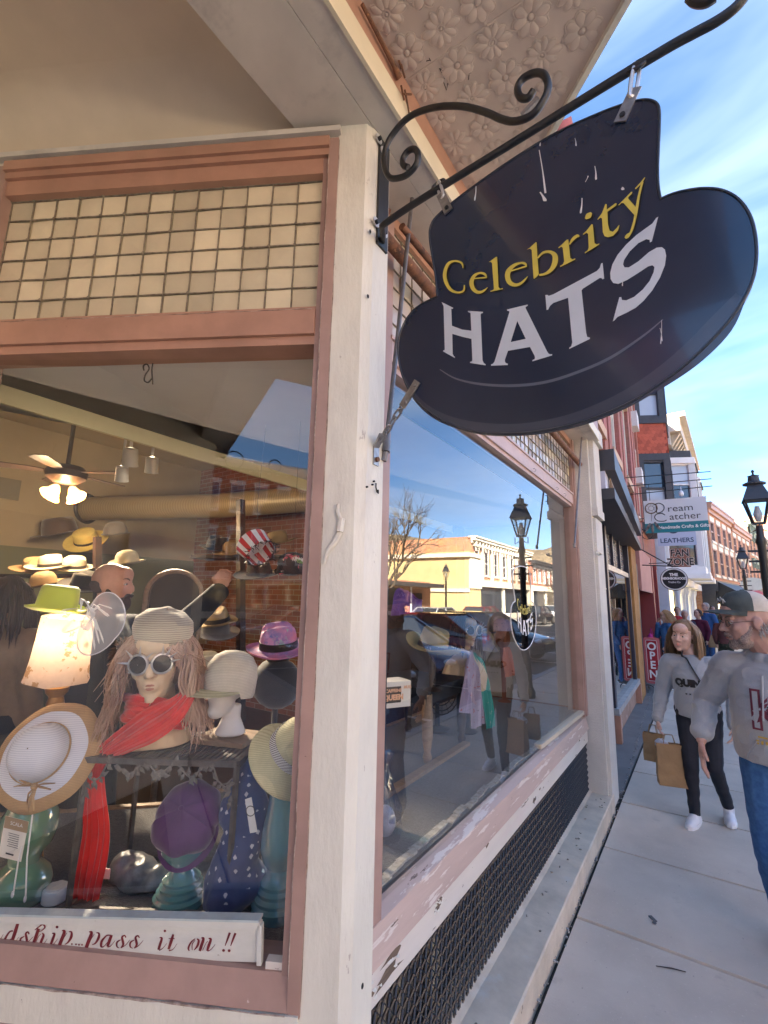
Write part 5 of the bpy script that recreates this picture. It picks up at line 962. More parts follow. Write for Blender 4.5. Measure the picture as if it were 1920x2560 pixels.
# tie-dye hat on black stand, hung novelty hats
p = QD(602, 1398, .62); td = thing('tie_dye_hat', 'pink and blue tie dye fedora with black band on a dark stand', 'hat', p)
tdm = mat('tie_dye', (.62, .20, .30), .7, nsc=9, col2=(.10, .16, .45), patch=[(7, .56, .62, (.60, .30, .55)), (12, .6, .64, (.25, .55, .45))]); hat_parts(td, TR(p, UPV + LN * .22, R_(30)), tdm, .07, .095, .118, .018, .004, band=M['black'])
mb = MB(); mb.tube([p - V(0, 0, .02), V(p.x, p.y, FZ)], .012, 8); mb.ell(p - V(0, 0, .14), (.11, .09, .10)); mb.ell(p - V(0, 0, .03), (.05, .05, .05)); mb.build('dark_stand', H['black'], td, True)
p = QD(556, 1186, .75); st = thing('striped_patriotic_hat', 'red and white striped novelty hat with dark tinsel hung in the window', 'hat', p)
axs = RT * -.62 + UPV * .55 + LN * -.35; mb = MB(); mb.M = TR(p - axs.normalized() * .035, axs); mb.mi = 0
for k in range(20):
    mb.mi = k % 2; a0, a1 = 2 * math.pi * k / 20, 2 * math.pi * (k + 1) / 20
    mb.add([V(.066 * math.cos(a), .066 * math.sin(a), 0) for a in (a0, a1)] + [V(.078 * math.cos(a), .078 * math.sin(a), .085) for a in (a1, a0)], [(0, 1, 2, 3)])
mb.mi = 1; mb.lathe([(.078, .085), (.07, .088), (.001, .088)], n=20, cap=False); mb.build('striped_crown', [mat('flag_red', (.55, .02, .02), .6), M['plainwhite']], st)
mb = MB(); q0 = p - axs.normalized() * .035
for k in range(120):
    a = rnd.uniform(0, 6.3); s_, u_ = basis(axs.normalized(), (0, 1, 0)); b0 = q0 + s_ * .07 * math.cos(a) + u_ * .07 * math.sin(a); d = V(rnd.gauss(0, 1), rnd.gauss(0, 1), rnd.gauss(0, 1)) * .012; mb.tube([b0, b0 + d], .0016, 4)
mb.build('tinsel', M['black'], st)
mb = MB(); mb.tube([p, QD(556, 1090, .75), V(p.x, p.y, 2.6)], .001, 4); mb.build('hanging_thread', M['charcoal'], st)
p = QD(632, 1215, .7); fl_ = thing('floral_cap', 'black cap printed with pink hibiscus flowers hung near the frame', 'hat', p); hat_parts(fl_, TR(p - V(0, 0, .03), UPV + LN * .3), mat('hibiscus_print', (.02, .022, .02), .7, patch=[(16, .56, .58, (.62, .10, .13)), (21, .60, .62, (.16, .26, .05)), (27, .60, .62, (.7, .62, .5))]), .062, .075, .072, kind='cloche')
mb = MB(); mb.tube([p + V(0, 0, .04), V(p.x, p.y, 2.6)], .001, 4); mb.build('hanging_thread', M['charcoal'], fl_)
p = QD(318, 808, .10); hk = thing('ceiling_hook', 'bent black wire hook hanging at the top of the entry window', 'hook', p); mb = MB(); mb.tube([QD(*q, .10) for q in spline([(330, 785), (328, 800), (330, 830)], 3)], .0022, 6); mb.tube([QD(*q, .10) for q in spline([(311, 800), (310, 790), (318, 787), (322, 797), (314, 810), (312, 822), (320, 826), (328, 818)], 4)], .0025, 6); mb.build('wire', M['black'], hk, True)
# hats, mirror and stock inside the shop
inside = [('dark brown wide felt hat high on the back wall shelf', 130, 1152, 4.3, 'brown', .19, .30, 'fedora'), ('yellow straw boater with black bow facing out on the back wall', 187, 1168, 4.2, 'yellow', .13, .24, 'flat'), ('grey striped ball shaped hat on the back wall', 250, 1152, 4.3, 'grey', .14, .16, 'cloche'),
 ('cream straw hat on the top of the left stack', 110, 1222, 3.0, 'cream', .1, .20, 'fedora'), ('tan straw hat below the cream one on the left', 75, 1228, 3.1, 'tan', .1, .2, 'fedora'), ('cream straw hat at the right end of the left shelf', 160, 1225, 3.1, 'cream', .1, .17, 'fedora'),
 ('cream cloche behind the bald man', 275, 1213, 2.8, 'cream', .1, .15, 'cloche'), ('black brimmed hat left of the bald man', 185, 1265, 2.6, 'black', .11, .2, 'fedora'), ('olive felt cap low on the left shelf', 95, 1262, 2.7, 'tan', .11, .2, 'cloche'), ('black felt hat on the right shelf', 470, 1182, 3.0, 'black', .1, .16, 'fedora'), ('natural straw fedora on the right shelf', 505, 1192, 3.0, 'natural', .1, .18, 'fedora'), ('cream fedora with a dark band on the right shelf', 545, 1178, 3.2, 'cream', .1, .18, 'fedora'), ('tan straw hat at the far right shelf end', 600, 1170, 3.4, 'tan', .1, .18, 'fedora'), ('small tan hat on a rack beside the mirror', 468, 1342, 1.9, 'tan', .085, .14, 'fedora'), ('grey felt hat under the tan one beside the mirror', 466, 1365, 1.95, 'grey', .085, .15, 'fedora'), ('pale straw hat lower on the rack behind the wig', 445, 1440, 1.9, 'cream', .085, .14, 'fedora'), ('tan straw hat lowest on the rack behind the wig', 440, 1465, 1.95, 'tan', .085, .14, 'fedora'), ('black fedora hung at the right of the dark column', 560, 1240, 2.6, 'black', .1, .2, 'fedora')]
for i, (lb, x, y, t, m_, cr_, br_, kd) in enumerate(inside):
    hat(lb, QD(x, y, t), H[m_], ax=LN * (.9 if 'facing out' in lb else .25) + UPV + RT * random.uniform(-.2, .2), spin=random.uniform(-1, 1), kind=kd, cr=cr_, ch=cr_ * 1.1, br=br_, curl=.02, band=H['navyband'] if i % 2 else None, n=24, group='hats on sale inside the shop', name='stock_hat')
mi = thing('cheval_mirror', 'arched wooden mirror on a stand showing a dark figure', 'mirror', QD(360, 1300, 1.7)); c = QD(375, 1285, 1.75); mb = MB(); pts = [c + RT * (.20 * math.cos(a)) + UPV * (.16 * math.sin(a)) for a in [math.pi * k / 20 for k in range(21)]]; mb.tube([c - RT * -.20 - UPV * .30] + pts + [c - RT * .20 - UPV * .30], .016, 8, up=LN); mb.build('frame', M['wood'], mi, True)
mb = MB(); pp = [c + RT * (.19 * math.cos(a)) + UPV * (.15 * math.sin(a)) - LN * .01 for a in [math.pi * k / 16 for k in range(17)]] + [c - RT * .19 - UPV * .3 - LN * .01, c + RT * .19 - UPV * .3 - LN * .01]; mb.add(pp, [tuple(range(len(pp)))]); mb.build('mirror_glass', mat('mirror_silver', (.6, .6, .6), .03, metal=1), mi)
mb = MB(); mb.bar(c - RT * .24 - UPV * .30, c + RT * .26 - UPV * .30, .03, .03); mb.tube([c + UPV * -.3, V(c.x, c.y, .15)], .02, 8); mb.build('stand', M['wood'], mi)
sf = thing('stock_shelving', 'dark wooden hat shelving along the inside of the shop', 'shelf', QD(300, 1300, 3.3)); 
for k, (x0, x1, y, t) in enumerate(((0, 260, 1245, 3.2), (430, 680, 1205, 3.3), (0, 300, 1330, 3.1), (430, 560, 1480, 2.1))):
    mb = MB(); mb.bar(QD(x0, y, t), QD(x1, y, t), .35, .03); mb.build('shelf_board', M['darkwood'], sf)
for k, (x, y0, y1, t) in enumerate(((520, 1080, 1560, 2.9), (350, 1330, 1560, 2.6), (210, 1160, 1500, 3.2))):
    mb = MB(); mb.bar(QD(x, y0, t), QD(x, y1, t), .06, .06); mb.build('upright', M['darkwood'], sf)
mb = MB(); mb.b2((-3.4, 4.75, .15), (-2.2, 4.97, 3.2)); mb.build('dark_cabinet', M['darkwood'], sf)
# ------------------------------------------------------------------ street window display
def QXd(x, y, pl): return QX(900 + x * .3617, 1150 + y * .3617, pl)      # readings taken from the enlarged street window
TB = QXd(600, 1505, -1.55); tz = TB.z
tb_ = thing('display_table', 'small dark display table with turned wooden legs in the street window', 'table', V(TB.x, TB.y, FZ))
mb = MB(); a, b = QXd(470, 1500, -1.45), QXd(745, 1500, -1.45); y0, y1 = a.y, b.y
mb.b2((-1.95, y0, tz - .03), (-1.45, y1, tz)); mb.b2((-1.93, y0 + .02, tz - .10), (-1.47, y1 - .02, tz - .03)); mb.build('table_top', M['black'], tb_)
for (x, y) in ((-1.48, y0 + .05), (-1.48, y1 - .05), (-1.92, y0 + .05), (-1.92, y1 - .05)):
    mb = MB(); mb.lathe([(.022, 0), (.03, .03), (.02, .06), (.034, .14), (.036, .3), (.022, .36), (.03, .40), (.032, tz - .11 - FZ)], V(x, y, FZ), 14); mb.build('leg', M['wood'] if y < y0 + .1 and x > -1.5 else M['darkwood'], tb_, True)
fn_ = thing('desk_fan', 'black round desk fan standing behind the display table', 'fan', V(-1.75, y1 + .1, FZ)); c = V(-1.75, y1 + .1, FZ + .28); mb = MB()
for r in (.05, .09, .13, .16): ring(mb, c + V(.04, 0, 0), r, .004, V(1, -.6, 0))
for k in range(16): a_ = k * math.pi / 8; s_, u_ = basis(V(1, -.6, 0)); mb.tube([c + V(.04, 0, 0) + (s_ * math.cos(a_) + u_ * math.sin(a_)) * .03, c + V(.04, 0, 0) + (s_ * math.cos(a_) + u_ * math.sin(a_)) * .16], .002, 4)
mb.build('grille', M['black'], fn_, True); mb = MB(); mb.lathe([(.09, 0), (.1, .02), (.02, .04), (.016, .2)], V(-1.75, y1 + .1, FZ), 16); mb.build('base', M['black'], fn_, True)
p = QXd(500, 1290, -1.42); hat('olive straw cowboy hat with dark printed band on the display table', p + V(0, 0, -.01), straw('cowboy_straw', (.46, .36, .12), 60), ax=V(.25, .05, 1), spin=R_(70), kind='fedora', cr=.088, ch=.13, br=.165, curl=.055, band=mat('printed_band', (.05, .03, .025), .6, patch=(60, .6, .62, (.4, .25, .3))), name='cowboy_hat')
mb = MB(); mb.lathe([(.06, tz - p.z), (.02, tz - p.z + .02), (.02, -.03), (.07, -.01)], p, 16); st_ = thing('hat_stand', 'dark hat stand under the cowboy hat', 'stand', V(p.x, p.y, tz)); mb.build('stand_body', M['darkwood'], st_, True)
# dark haired mannequin
h2 = QXd(735, 1180, -1.55); T3 = Matrix.Translation(h2) @ Matrix.Rotation(R_(62), 4, 'Z')
m2 = thing('dark_wig_mannequin', 'mannequin bust with straight black wig facing the street', 'mannequin', V(h2.x, h2.y, h2.z - .45))
mb = MB(); head_blob(mb, 1.0, .92, ears=False); mb.lathe([(.05, -.14), (.06, -.18), (.085, -.24), (.11, -.34), (.10, -.45)], (0, .03, 0), 22, warp=lambda r, h, a: (r * (1 + .8 * abs(math.cos(a)) ** 1.4 * max(0, min(1, (-.16 - h) / .08))), h)); me = remesh(mb, .007, 4); me.materials.append(mk); o = link('bust', me, m2, 'all'); o.matrix_local = Matrix.Translation(-Vector(m2['_w'])) @ T3
mb = MB(); mb.M = T3; lips(mb); mb.build('lips', mat('pink_lips', (.5, .2, .17), .35), m2, True); eye_parts(m2, T3, lid=mk)
rnd = random.Random(9); roots = [(rnd.uniform(.75, 2 * math.pi - .75) + math.pi, rnd.uniform(-.2, 1.4)) for k in range(260)]
strand_hair(m2, T3, hair_mat('black_wig', (.012, .011, .012), (.03, .028, .03)), roots, .22, .006, .006, 'wig', 9, .2, 9)
goggles('chrome round goggles on the black haired mannequin', T3)
mb = MB(); mb.lathe([(.07, FZ), (.08, FZ + .01), (.02, FZ + .03), (.02, h2.z - .44)], V(h2.x, h2.y, 0), 14); mb.build('stand', M['black'], m2, True)
def flecked(nm, c, c2): return mat(nm, c, .75, patch=[(22, .62, .635, c2), (30, .66, .675, (.03, .04, .06))], sheen=.3, bsc=60, bst=.4)
ls = thing('lilac_scarf', 'long lilac printed scarf hanging from the black haired mannequin', 'scarf', V(h2.x, h2.y, FZ))
mb = MB(); cloth(mb, [QXd(x, y, pl) for x, y, pl in ((700, 1310, -1.5), (765, 1350, -1.42), (760, 1450, -1.40), (745, 1600, -1.40), (735, 1750, -1.40))], [.05, .06, .09, .11, .12], 4, .008, up=V(1, -.2, 0)); mb.build('front_end', flecked('lilac_print', (.42, .36, .52), (.5, .12, .14)), ls, True)
mb = MB(); cloth(mb, [QXd(x, y, pl) for x, y, pl in ((770, 1320, -1.5), (790, 1420, -1.44), (810, 1600, -1.43), (825, 1840, -1.43))], [.05, .10, .14, .15], 4, .008, up=V(1, -.2, 0)); mb.build('back_end', flecked('lilac_print_b', (.46, .40, .54), (.5, .12, .14)), ls, True)
ts_ = thing('teal_scarf', 'long teal printed scarf hanging beside the lilac one', 'scarf', V(h2.x, h2.y + .2, FZ))
mb = MB(); cloth(mb, [QXd(x, y, pl) for x, y, pl in ((790, 1330, -1.52), (835, 1400, -1.46), (870, 1550, -1.45), (890, 1700, -1.45), (905, 1865, -1.45))], [.05, .10, .14, .14, .13], 3, .008, up=V(1, -.2, 0)); mb.build('cloth', flecked('teal_print', (.05, .40, .36), (.65, .62, .58)), ts_, True)
# other hats and stands
p = QXd(855, 1250, -1.75); bh = thing('rainbow_bucket_hat', 'shiny rainbow bucket hat on a stand beside the mannequin', 'hat', p); hat_parts(bh, TR(p, V(.2, 0, 1)), mat('rainbow_cloth', (.50, .42, .16), .35, nsc=4, col2=(.04, .06, .35), patch=(6, .56, .6, (.45, .04, .08)), coat=.4), .09, .10, .15, kind='cloche', droop=.06)
mb = MB(); mb.lathe([(.06, FZ - p.z), (.015, FZ - p.z + .03), (.015, 0)], p, 10); mb.build('stand', M['black'], bh, True)
p = QXd(985, 1165, -1.7); lc = thing('lavender_cap', 'lavender baseball cap on a ginger wig stand', 'hat', p); mb = MB(); mb.M = TR(p, V(0, 0, 1), R_(40)); mb.lathe([(.09, -.02), (.092, .02), (.085, .06), (.05, .095), (.002, .102)], n=28, cap=False); mb.surf(bill2, 20, 4); mb.build('cap_body', mat('lavender_cotton', (.36, .33, .52), .8), lc, True)
mb = MB(); mb.ell(p - V(0, 0, .09), (.075, .085, .11)); mb.lathe([(.07, FZ - p.z), (.02, FZ - p.z + .03), (.03, -.18)], p, 12); mb.build('wig_stand', mat('ginger_wig', (.22, .07, .03), .6, bsc=80, bst=.6, stretch=(1, 1, .1)), lc, True)
pn = thing('coral_top', 'coral pink sleeveless top hanging under the lavender cap', 'garment', p - V(0, 0, .3)); mb = MB(); cloth(mb, [p + V(.05, -.02, -.18), p + V(.07, -.02, -.30), p + V(.07, -.02, -.46)], [.12, .20, .19], 3, .008, up=V(1, -.2, 0)); mb.build('cloth', mat('coral_cloth', (.60, .22, .15), .8), pn, True)
# shelf of mugs
sh_z = QXd(80, 1700, -1.32).z; a, b = QXd(20, 1700, -1.25), QXd(150, 1650, -1.25)
ms = thing('gift_shelf', 'black shelf unit with gift boxes at the near end of the street window', 'shelf', V(-1.35, a.y, FZ)); mb = MB(); mb.b2((-1.55, a.y - .1, sh_z - .02), (-1.22, b.y + .02, sh_z)); mb.build('shelf_board', M['black'], ms)
for (x, y) in ((-1.24, a.y - .08), (-1.24, b.y), (-1.53, a.y - .08), (-1.53, b.y)):
    mb = MB(); mb.bar(V(x, y, FZ), V(x, y, sh_z + .75), .02, .02); mb.build('post', M['black'], ms)
mb = MB(); mb.b2((-1.55, a.y - .1, sh_z + .42), (-1.22, b.y + .02, sh_z + .44)); mb.build('upper_shelf_board', M['black'], ms)
def gbox(label, p, s, txts, c, ang, q, z=0):
    r = thing('mug_box', label, 'box', p); mb = MB(); R3 = Matrix.Rotation(ang, 3, 'Z'); mb.box(p + V(0, 0, s[2] / 2), s, R3); bo = mb.build('carton', mat('carton' + str(q), c, .5), r)
    ey = V(0, 0, 1); out = R3 @ V(0, -1, 0); ex = R3 @ V(1, 0, 0)
    mb = MB(); o_ = p + out * (s[1] / 2) + V(0, 0, s[2] * .5) - ex * s[0] * .14; mb.bar(o_ + out * .001 - ex * s[0] * .32, o_ + out * .001 + ex * s[0] * .28, .002, s[2] * .62, up=(0, 0, 1)); mb.build('window_print', M['darkwood'], bo)
    mb = MB()
    for (t_, sz, dx, dz, b_) in txts: put_text(mb, t_, sz, p + out * (s[1] / 2 + .0035) + ex * dx + V(0, 0, s[2] * .5 + dz), ex, ey, .0005, bold=b_)
    mb.build('box_print', mat('peach_print', (.75, .42, .25), .6), bo)
c = QXd(215, 1640, -1.26); c.z = sh_z
gbox('white mug box reading caffeine queen on the black shelf', c, (.15, .11, .115), [('CAFFEINE', .020, -.02, .018, .001), ('QUEEN', .032, -.02, -.012, .002), ('MUG', .018, .055, .03, .001)], (.72, .70, .66), R_(62), 1)
c = QXd(60, 1690, -1.24); c.z = sh_z; gbox('pale blue boxed gift at the near end of the black shelf', c, (.10, .08, .14), [('5', .06, -.01, 0, .002)], (.55, .68, .78), R_(50), 2)
gr_ = thing('goggle_display', 'cluster of novelty goggles hung on the black shelf posts', 'goggles', V(-1.24, a.y, sh_z + .6)); chrome2 = mat('brass_goggles', (.5, .42, .25), .3, metal=.9)
for k, (x, y) in enumerate(((12, 990), (14, 1100), (12, 1175), (55, 1060), (70, 1270), (50, 1120))):
    mb = MB(); q = QXd(x, y, -1.22); ring(mb, q, .032, .006, V(1, -.5, 0)); mb.build('goggle_ring', chrome2 if k % 2 else M['washer'], gr_, True)
    mb = MB(); mb.lathe([(.001, 0), (.03, 0)], q, 20, axis=V(1, -.5, 0), cap=False); mb.build('goggle_lens', M['black'], gr_)
cn = thing('glass_candlestick', 'pale blue cut glass candlestick under the black shelf', 'candlestick', V(-1.35, 2.0, FZ)); q = QXd(110, 1960, -1.3); q.z = FZ; mb = MB(); mb.lathe([(.07, 0), (.06, .02), (.02, .05), (.03, .08), (.018, .11), (.035, .15), (.016, .2), (.03, .25), (.012, .28)], q, 12); mb.build('glass_body', glass('ice_blue_glass', 1.7, (.6, .82, .85), .15), cn); cn['_w']
pbg = thing('plastic_bag', 'clear plastic gift bag tied with a ribbon on the carpet', 'bag', QXd(190, 1990, -1.2)); q = QXd(185, 1960, -1.18); q.z = FZ; mb = MB(); mb.lathe([(.05, .0), (.065, .05), (.06, .12), (.03, .22), (.012, .30), (.03, .34)], q, 16, warp=lambda r, h, a: (r * (1 + .2 * math.sin(5 * a + h * 20)), h), cap=False); mb.build('film', glass('clear_film', 1.5, (.85, .85, .92), .12), pbg, True); mb = MB(); mb.ell(q + V(0, 0, .07), (.045, .045, .06)); mb.build('contents', mat('gift_tissue', (.5, .55, .68), .7, nsc=20, namt=.4), pbg, True)
pj = thing('purple_shirt', 'purple and orange shirt hung high near the corner post', 'garment', QXd(330, 980, -1.5)); mb = MB(); cloth(mb, [QXd(330, 905, -1.6), QXd(335, 960, -1.58), QXd(340, 1060, -1.58)], [.12, .24, .26], 4, .01, up=V(1, -.4, 0)); mb.build('cloth', mat('purple_shirt', (.16, .07, .30), .8), pj, True)
# hat logo decal on the glass
zd = lambda x, y: QX(1150 + x * .18083, 1400 + y * .18083, -.9835)
dec = thing('window_hat_decal', 'dark top hat logo decal with white outline on the street window', 'decal', zd(880, 900))
op = [(725, 200), (745, 130), (790, 95), (850, 86), (910, 105), (955, 160), (973, 260), (980, 400), (985, 565), (1015, 595), (1040, 660), (1050, 760), (1048, 900), (1025, 1050), (985, 1160), (930, 1225), (880, 1245), (830, 1220), (780, 1150), (735, 1040), (708, 900), (700, 770), (708, 660), (735, 590), (762, 565), (748, 450), (730, 330)]
opl = [zd(*p) for p in spline(op, 4, True)]
mb = MB(); mb.add(opl, [tuple(t) for t in tessellate_polygon([opl])]); mb.build('decal_film', glass('dark_decal', 1.35, (.10, .09, .10), .02), dec)
mb = MB(); mb.tube(opl + [opl[0]], .0032, 4, cap=False, up=(1, 0, 0)); mb.build('white_outline', M['plainwhite'], dec)
# same lettering as the hanging sign, fitted between the decal's edges
s0, s1 = .085, .952; zs0, zs1 = 2.21, 3.04
yy = [p.y for p in opl]; zz_ = [p.z for p in opl]; dy0, dy1, dz0, dz1 = min(yy), max(yy), min(zz_), max(zz_)
def to_decal(f): 
    def g(x, y, h):
        P = f(x, y, 0); s = (P - SA).dot(SD); return V(-.9815 + h, dy0 + (dy1 - dy0) * (s - s0) / (s1 - s0), dz0 + (dz1 - dz0) * (P.z - zs0) / (zs1 - zs0))
    return g
mb = MB(); lettering(mb, [H_, A_], [], to_decal(z1)); lettering(mb, [T_, S_], [], to_decal(z2)); mb.build('decal_hats_lettering', M['plainwhite'], dec)
mb = MB(); lettering(mb, [l_, b_p], C_s + e1 + e2 + b_s, to_decal(z3)); lettering(mb, [r_p, i_p, t_p, y_p], r_s + i_s + y_s, to_decal(z2)); mb.build('decal_celebrity_lettering', mat('decal_yellow', (.7, .6, .1), .5), dec)
# ------------------------------------------------------------------ buildings: local x along the front, outward is -y
def window_mesh(w, h, fm, pm, mull=True, arch=0.0, depth=.10):
    mb = MB(); t = .07 * min(1, w); mb.mi = 0
    for (x0, x1, z0, z1) in ((-w / 2, -w / 2 + t, 0, h), (w / 2 - t, w / 2, 0, h), (-w / 2 + t, w / 2 - t, 0, t), (-w / 2 + t, w / 2 - t, h - t, h)): mb.b2((x0, -.02, z0), (x1, depth, z1))
    if mull: mb.b2((-w / 2 + t, .01, h * .5 - .03), (w / 2 - t, depth, h * .5 + .03))
    mb.mi = 1; mb.quad(V(-w / 2 + t, .06, t), V(w / 2 - t, .06, t), V(w / 2 - t, .06, h * .5), V(-w / 2 + t, .06, h * .5)); mb.mi = 2; mb.quad(V(-w / 2 + t, .05, h * .5), V(w / 2 - t, .05, h * .5), V(w / 2 - t, .05, h - t), V(-w / 2 + t, .05, h - t))
    me = mb.mesh('window'); [me.materials.append(m) for m in (fm, pm[0], pm[1])]; me.polygons.foreach_set('material_index', mb.m); return me
def facade(name, label, loc, rz, w, h, wall, wins=(), deep=10.0, frame=None, panes=None, stone=None, cornice=None, ch=.5, cd_=.45, dentils=True, shop_h=3.4, shopc=None, arch=False, hood=None, side=None, pil=None):
    r = thing(name, label, 'building', loc, rz); frame = frame or M['white']; panes = panes or (M['darkglass'], M['darkglass']); stone = stone or M['cream']; W = lambda mb, nm, mt, par=r, sm=False: mb.build(nm, mt, par, sm, world=False)
    mb = MB(); mb.b2((0, .14, shop_h), (w, deep, h)); mb.b2((0, .6, 0), (w, deep, shop_h))
    # front skin with real openings, cut as strips between windows
    zs_ = sorted(set([shop_h, h] + [z for q in wins for z in (q[0], q[1])]))
    for z0, z1 in zip(zs_[:-1], zs_[1:]):
        row = [q for q in wins if q[0] <= z0 + 1e-6 and q[1] >= z1 - 1e-6]
        if not row: mb.b2((0, 0, z0), (w, .14, z1)); continue
        xs = sorted(row[0][2]); ww = row[0][3]; e = 0.0
        for x in xs: mb.b2((e, 0, z0), (x - ww / 2, .14, z1)); e = x + ww / 2
        mb.b2((e, 0, z0), (w, .14, z1))
    wl = W(mb, 'wall', wall)
    for (z0, z1, xs, ww) in wins:
        me = window_mesh(ww, z1 - z0, frame, panes)
        sme = MB(); sme.b2((-ww / 2 - .08, -.08, -.12), (ww / 2 + .08, .0, 0)); sm2 = sme.mesh('sill'); sm2.materials.append(stone)
        lme = MB()
        if hood: lme.b2((-ww / 2 - .06, -.12, z1 - z0), (ww / 2 + .06, .0, z1 - z0 + .28)); lme.b2((-ww / 2 - .10, -.18, z1 - z0 + .28), (ww / 2 + .10, 0, z1 - z0 + .36)); lme.b2((-ww / 2 - .08, -.12, z1 - z0 - .35), (-ww / 2 + .02, -.0, z1 - z0)); lme.b2((ww / 2 - .02, -.12, z1 - z0 - .35), (ww / 2 + .08, -.0, z1 - z0))
        else: lme.b2((-ww / 2 - .10, -.04, z1 - z0), (ww / 2 + .10, .0, z1 - z0 + .26))
        lm2 = lme.mesh('lintel'); lm2.materials.append(hood or stone)
        for x in xs:
            o = bpy.data.objects.new('window', me); COL.objects.link(o); o.parent = r; o.location = (x, .0, z0)
            for nm, q in (('sill', sm2), ('lintel', lm2)): s2 = bpy.data.objects.new(nm, q); COL.objects.link(s2); s2.parent = o
    if cornice:
        mb = MB(); mb.b2((-.05, -cd_ * .4, h - ch), (w + .05, .0, h - ch * .6)); mb.b2((-.08, -cd_, h - ch * .6), (w + .08, 0, h - ch * .15)); mb.b2((-.1, -cd_ * 1.2, h - ch * .15), (w + .1, .2, h + .05)); co = W(mb, 'cornice', cornice)
        if dentils:
            n = max(3, int(w / .7)); mb = MB(); mb.b2((-.08, -cd_ * .85, h - ch * 1.5), (.08, 0, h - ch * .6)); dm = mb.mesh('bracket'); dm.materials.append(cornice)
            for k in range(n): o = bpy.data.objects.new('bracket', dm); COL.objects.link(o); o.parent = co; o.location = (w * (k + .5) / n, 0, 0)
    if pil:
        for x in pil[0]: mb = MB(); mb.b2((x - .22, -.10, shop_h), (x + .22, 0, h - ch)); W(mb, 'pilaster', pil[1])
    if shopc:
        a, b = shopc; mb = MB(); mb.b2((0, -.12, shop_h - .55), (w, .6, shop_h)); mb.b2((0, 0, 0), (.35, .6, shop_h - .55)); mb.b2((w - .35, 0, 0), (w, .6, shop_h - .55)); mb.b2((w * .5 - .12, .05, 0), (w * .5 + .12, .6, shop_h - .55)); mb.b2((.35, .1, 0), (w - .35, .5, .5)); W(mb, 'shopfront', a)
        for x0, x1 in ((.35, w * .5 - .12), (w * .5 + .12, w - .35)): mb = MB(); mb.quad(V(x0, .2, .5), V(x1, .2, .5), V(x1, .2, shop_h - .55), V(x0, .2, shop_h - .55)); W(mb, 'shop_pane', b)
    return r
# ---- neighbouring storefront (its front veers two degrees from the hat shop)
E2 = V(-.012, 1, 0).normalized(); O2 = V(-1.02, 5.27, 0); rz2 = math.pi / 2 + .012
nb = thing('neighbour_storefront', 'red brick storefront with black cornice and dark framed window next door', 'building', O2, rz2)
N_ = lambda mb, nm, mt, sm=False, par=None: mb.build(nm, mt, par or nb, sm, world=False)
ochre = mat('ochre_stucco', (.46, .24, .08), .85, nsc=4, namt=.25, bsc=60, bst=1.0, bdist=.008, patch=(9, .66, .70, (.32, .15, .06)))
mb = MB(); mb.b2((0, .25, 2.45), (6.15, 9, 8.2)); mb.b2((0, .0, 3.40), (6.15, .25, 8.2)); N_(mb, 'wall', M['brick_pk'])
for x in (.35, 1.5, 2.0, 3.4, 3.9, 5.3, 5.9): mb = MB(); mb.b2((x - .16, -.16, 3.42), (x + .16, 0, 8.0)); N_(mb, 'pilaster', M['brick_pk'])
wm = window_mesh(.85, 1.6, M['cream'], (M['darkglass'], M['darkglass']))
for zz in (4.1, 6.3):
    for x in (.93, 2.7, 4.6):
        o = bpy.data.objects.new('window', wm); COL.objects.link(o); o.parent = nb; o.location = (x, -.08, zz)
        for nm, z in (('lintel', 1.6), ('sill', -.14)): mb = MB(); mb.b2((-.5, -.10, z), (.5, .0, z + .14)); s2 = mb.build(nm, mat('stone_trim', (.58, .40, .28), .8), None, world=False); s2.parent = o
mb = MB(); mb.add([V(0,-0.4,3.17),V(5.75,-0.2,3.17),V(5.75,.2,3.17),V(0,.2,3.17),V(0,-0.4,3.4),V(5.75,-0.2,3.4),V(5.75,.2,3.4),V(0,.2,3.4)],[(0,3,2,1),(4,5,6,7),(0,1,5,4),(1,2,6,5),(3,0,4,7)]); N_(mb, 'cornice', M['charcoal']); mb = MB(); mb.add([V(0,-0.3,2.98),V(5.75,-0.1,2.98),V(5.75,.2,2.98),V(0,.2,2.98),V(0,-0.3,3.168),V(5.75,-0.1,3.168),V(5.75,.2,3.168),V(0,.2,3.168)],[(0,3,2,1),(4,5,6,7),(0,1,5,4),(1,2,6,5),(3,0,4,7)]); N_(mb, 'sign_band', mat('lavender_band', (.50, .50, .60), .5))
mb = MB(); mb.add([V(0,-0.38,2.86),V(5.75,-0.18,2.86),V(5.75,.2,2.86),V(0,.2,2.86),V(0,-0.38,2.975),V(5.75,-0.18,2.975),V(5.75,.2,2.975),V(0,.2,2.975)],[(0,3,2,1),(4,5,6,7),(0,1,5,4),(1,2,6,5),(3,0,4,7)]); N_(mb, 'lower_cornice', M['charcoal'])
for x in (.35, 1.6, 2.8, 3.9, 5.0): q_ = .30 - .035 * x; mb = MB(); mb.add([V(x - .05, -q_ - .07, 2.977), V(x + .05, -q_ - .07, 2.977), V(x + .05, -q_ - .02, 3.166), V(x - .05, -q_ - .02, 3.166), V(x - .05, -q_ - .001, 2.977), V(x + .05, -q_ - .001, 2.977)], [(0, 1, 2, 3), (0, 3, 4), (1, 5, 2)]); N_(mb, 'bracket', M['wood'])
navy = mat('dark_navy_frame', (.035, .035, .055), .4)
for x in (1.9, 4.72): mb = MB(); mb.b2((x - .07, -.02, .40), (x + .07, .2, 2.86)); N_(mb, 'frame_post', navy)
mb = MB(); mb.b2((1.97, -.01, 2.25), (4.65, .18, 2.33)); N_(mb, 'transom_bar', M['steel']); mb = MB(); mb.b2((1.8, -.06, .34), (4.8, .2, .42)); N_(mb, 'sill', mat('weathered_sill', (.40, .42, .43), .5, nsc=8, namt=.3))
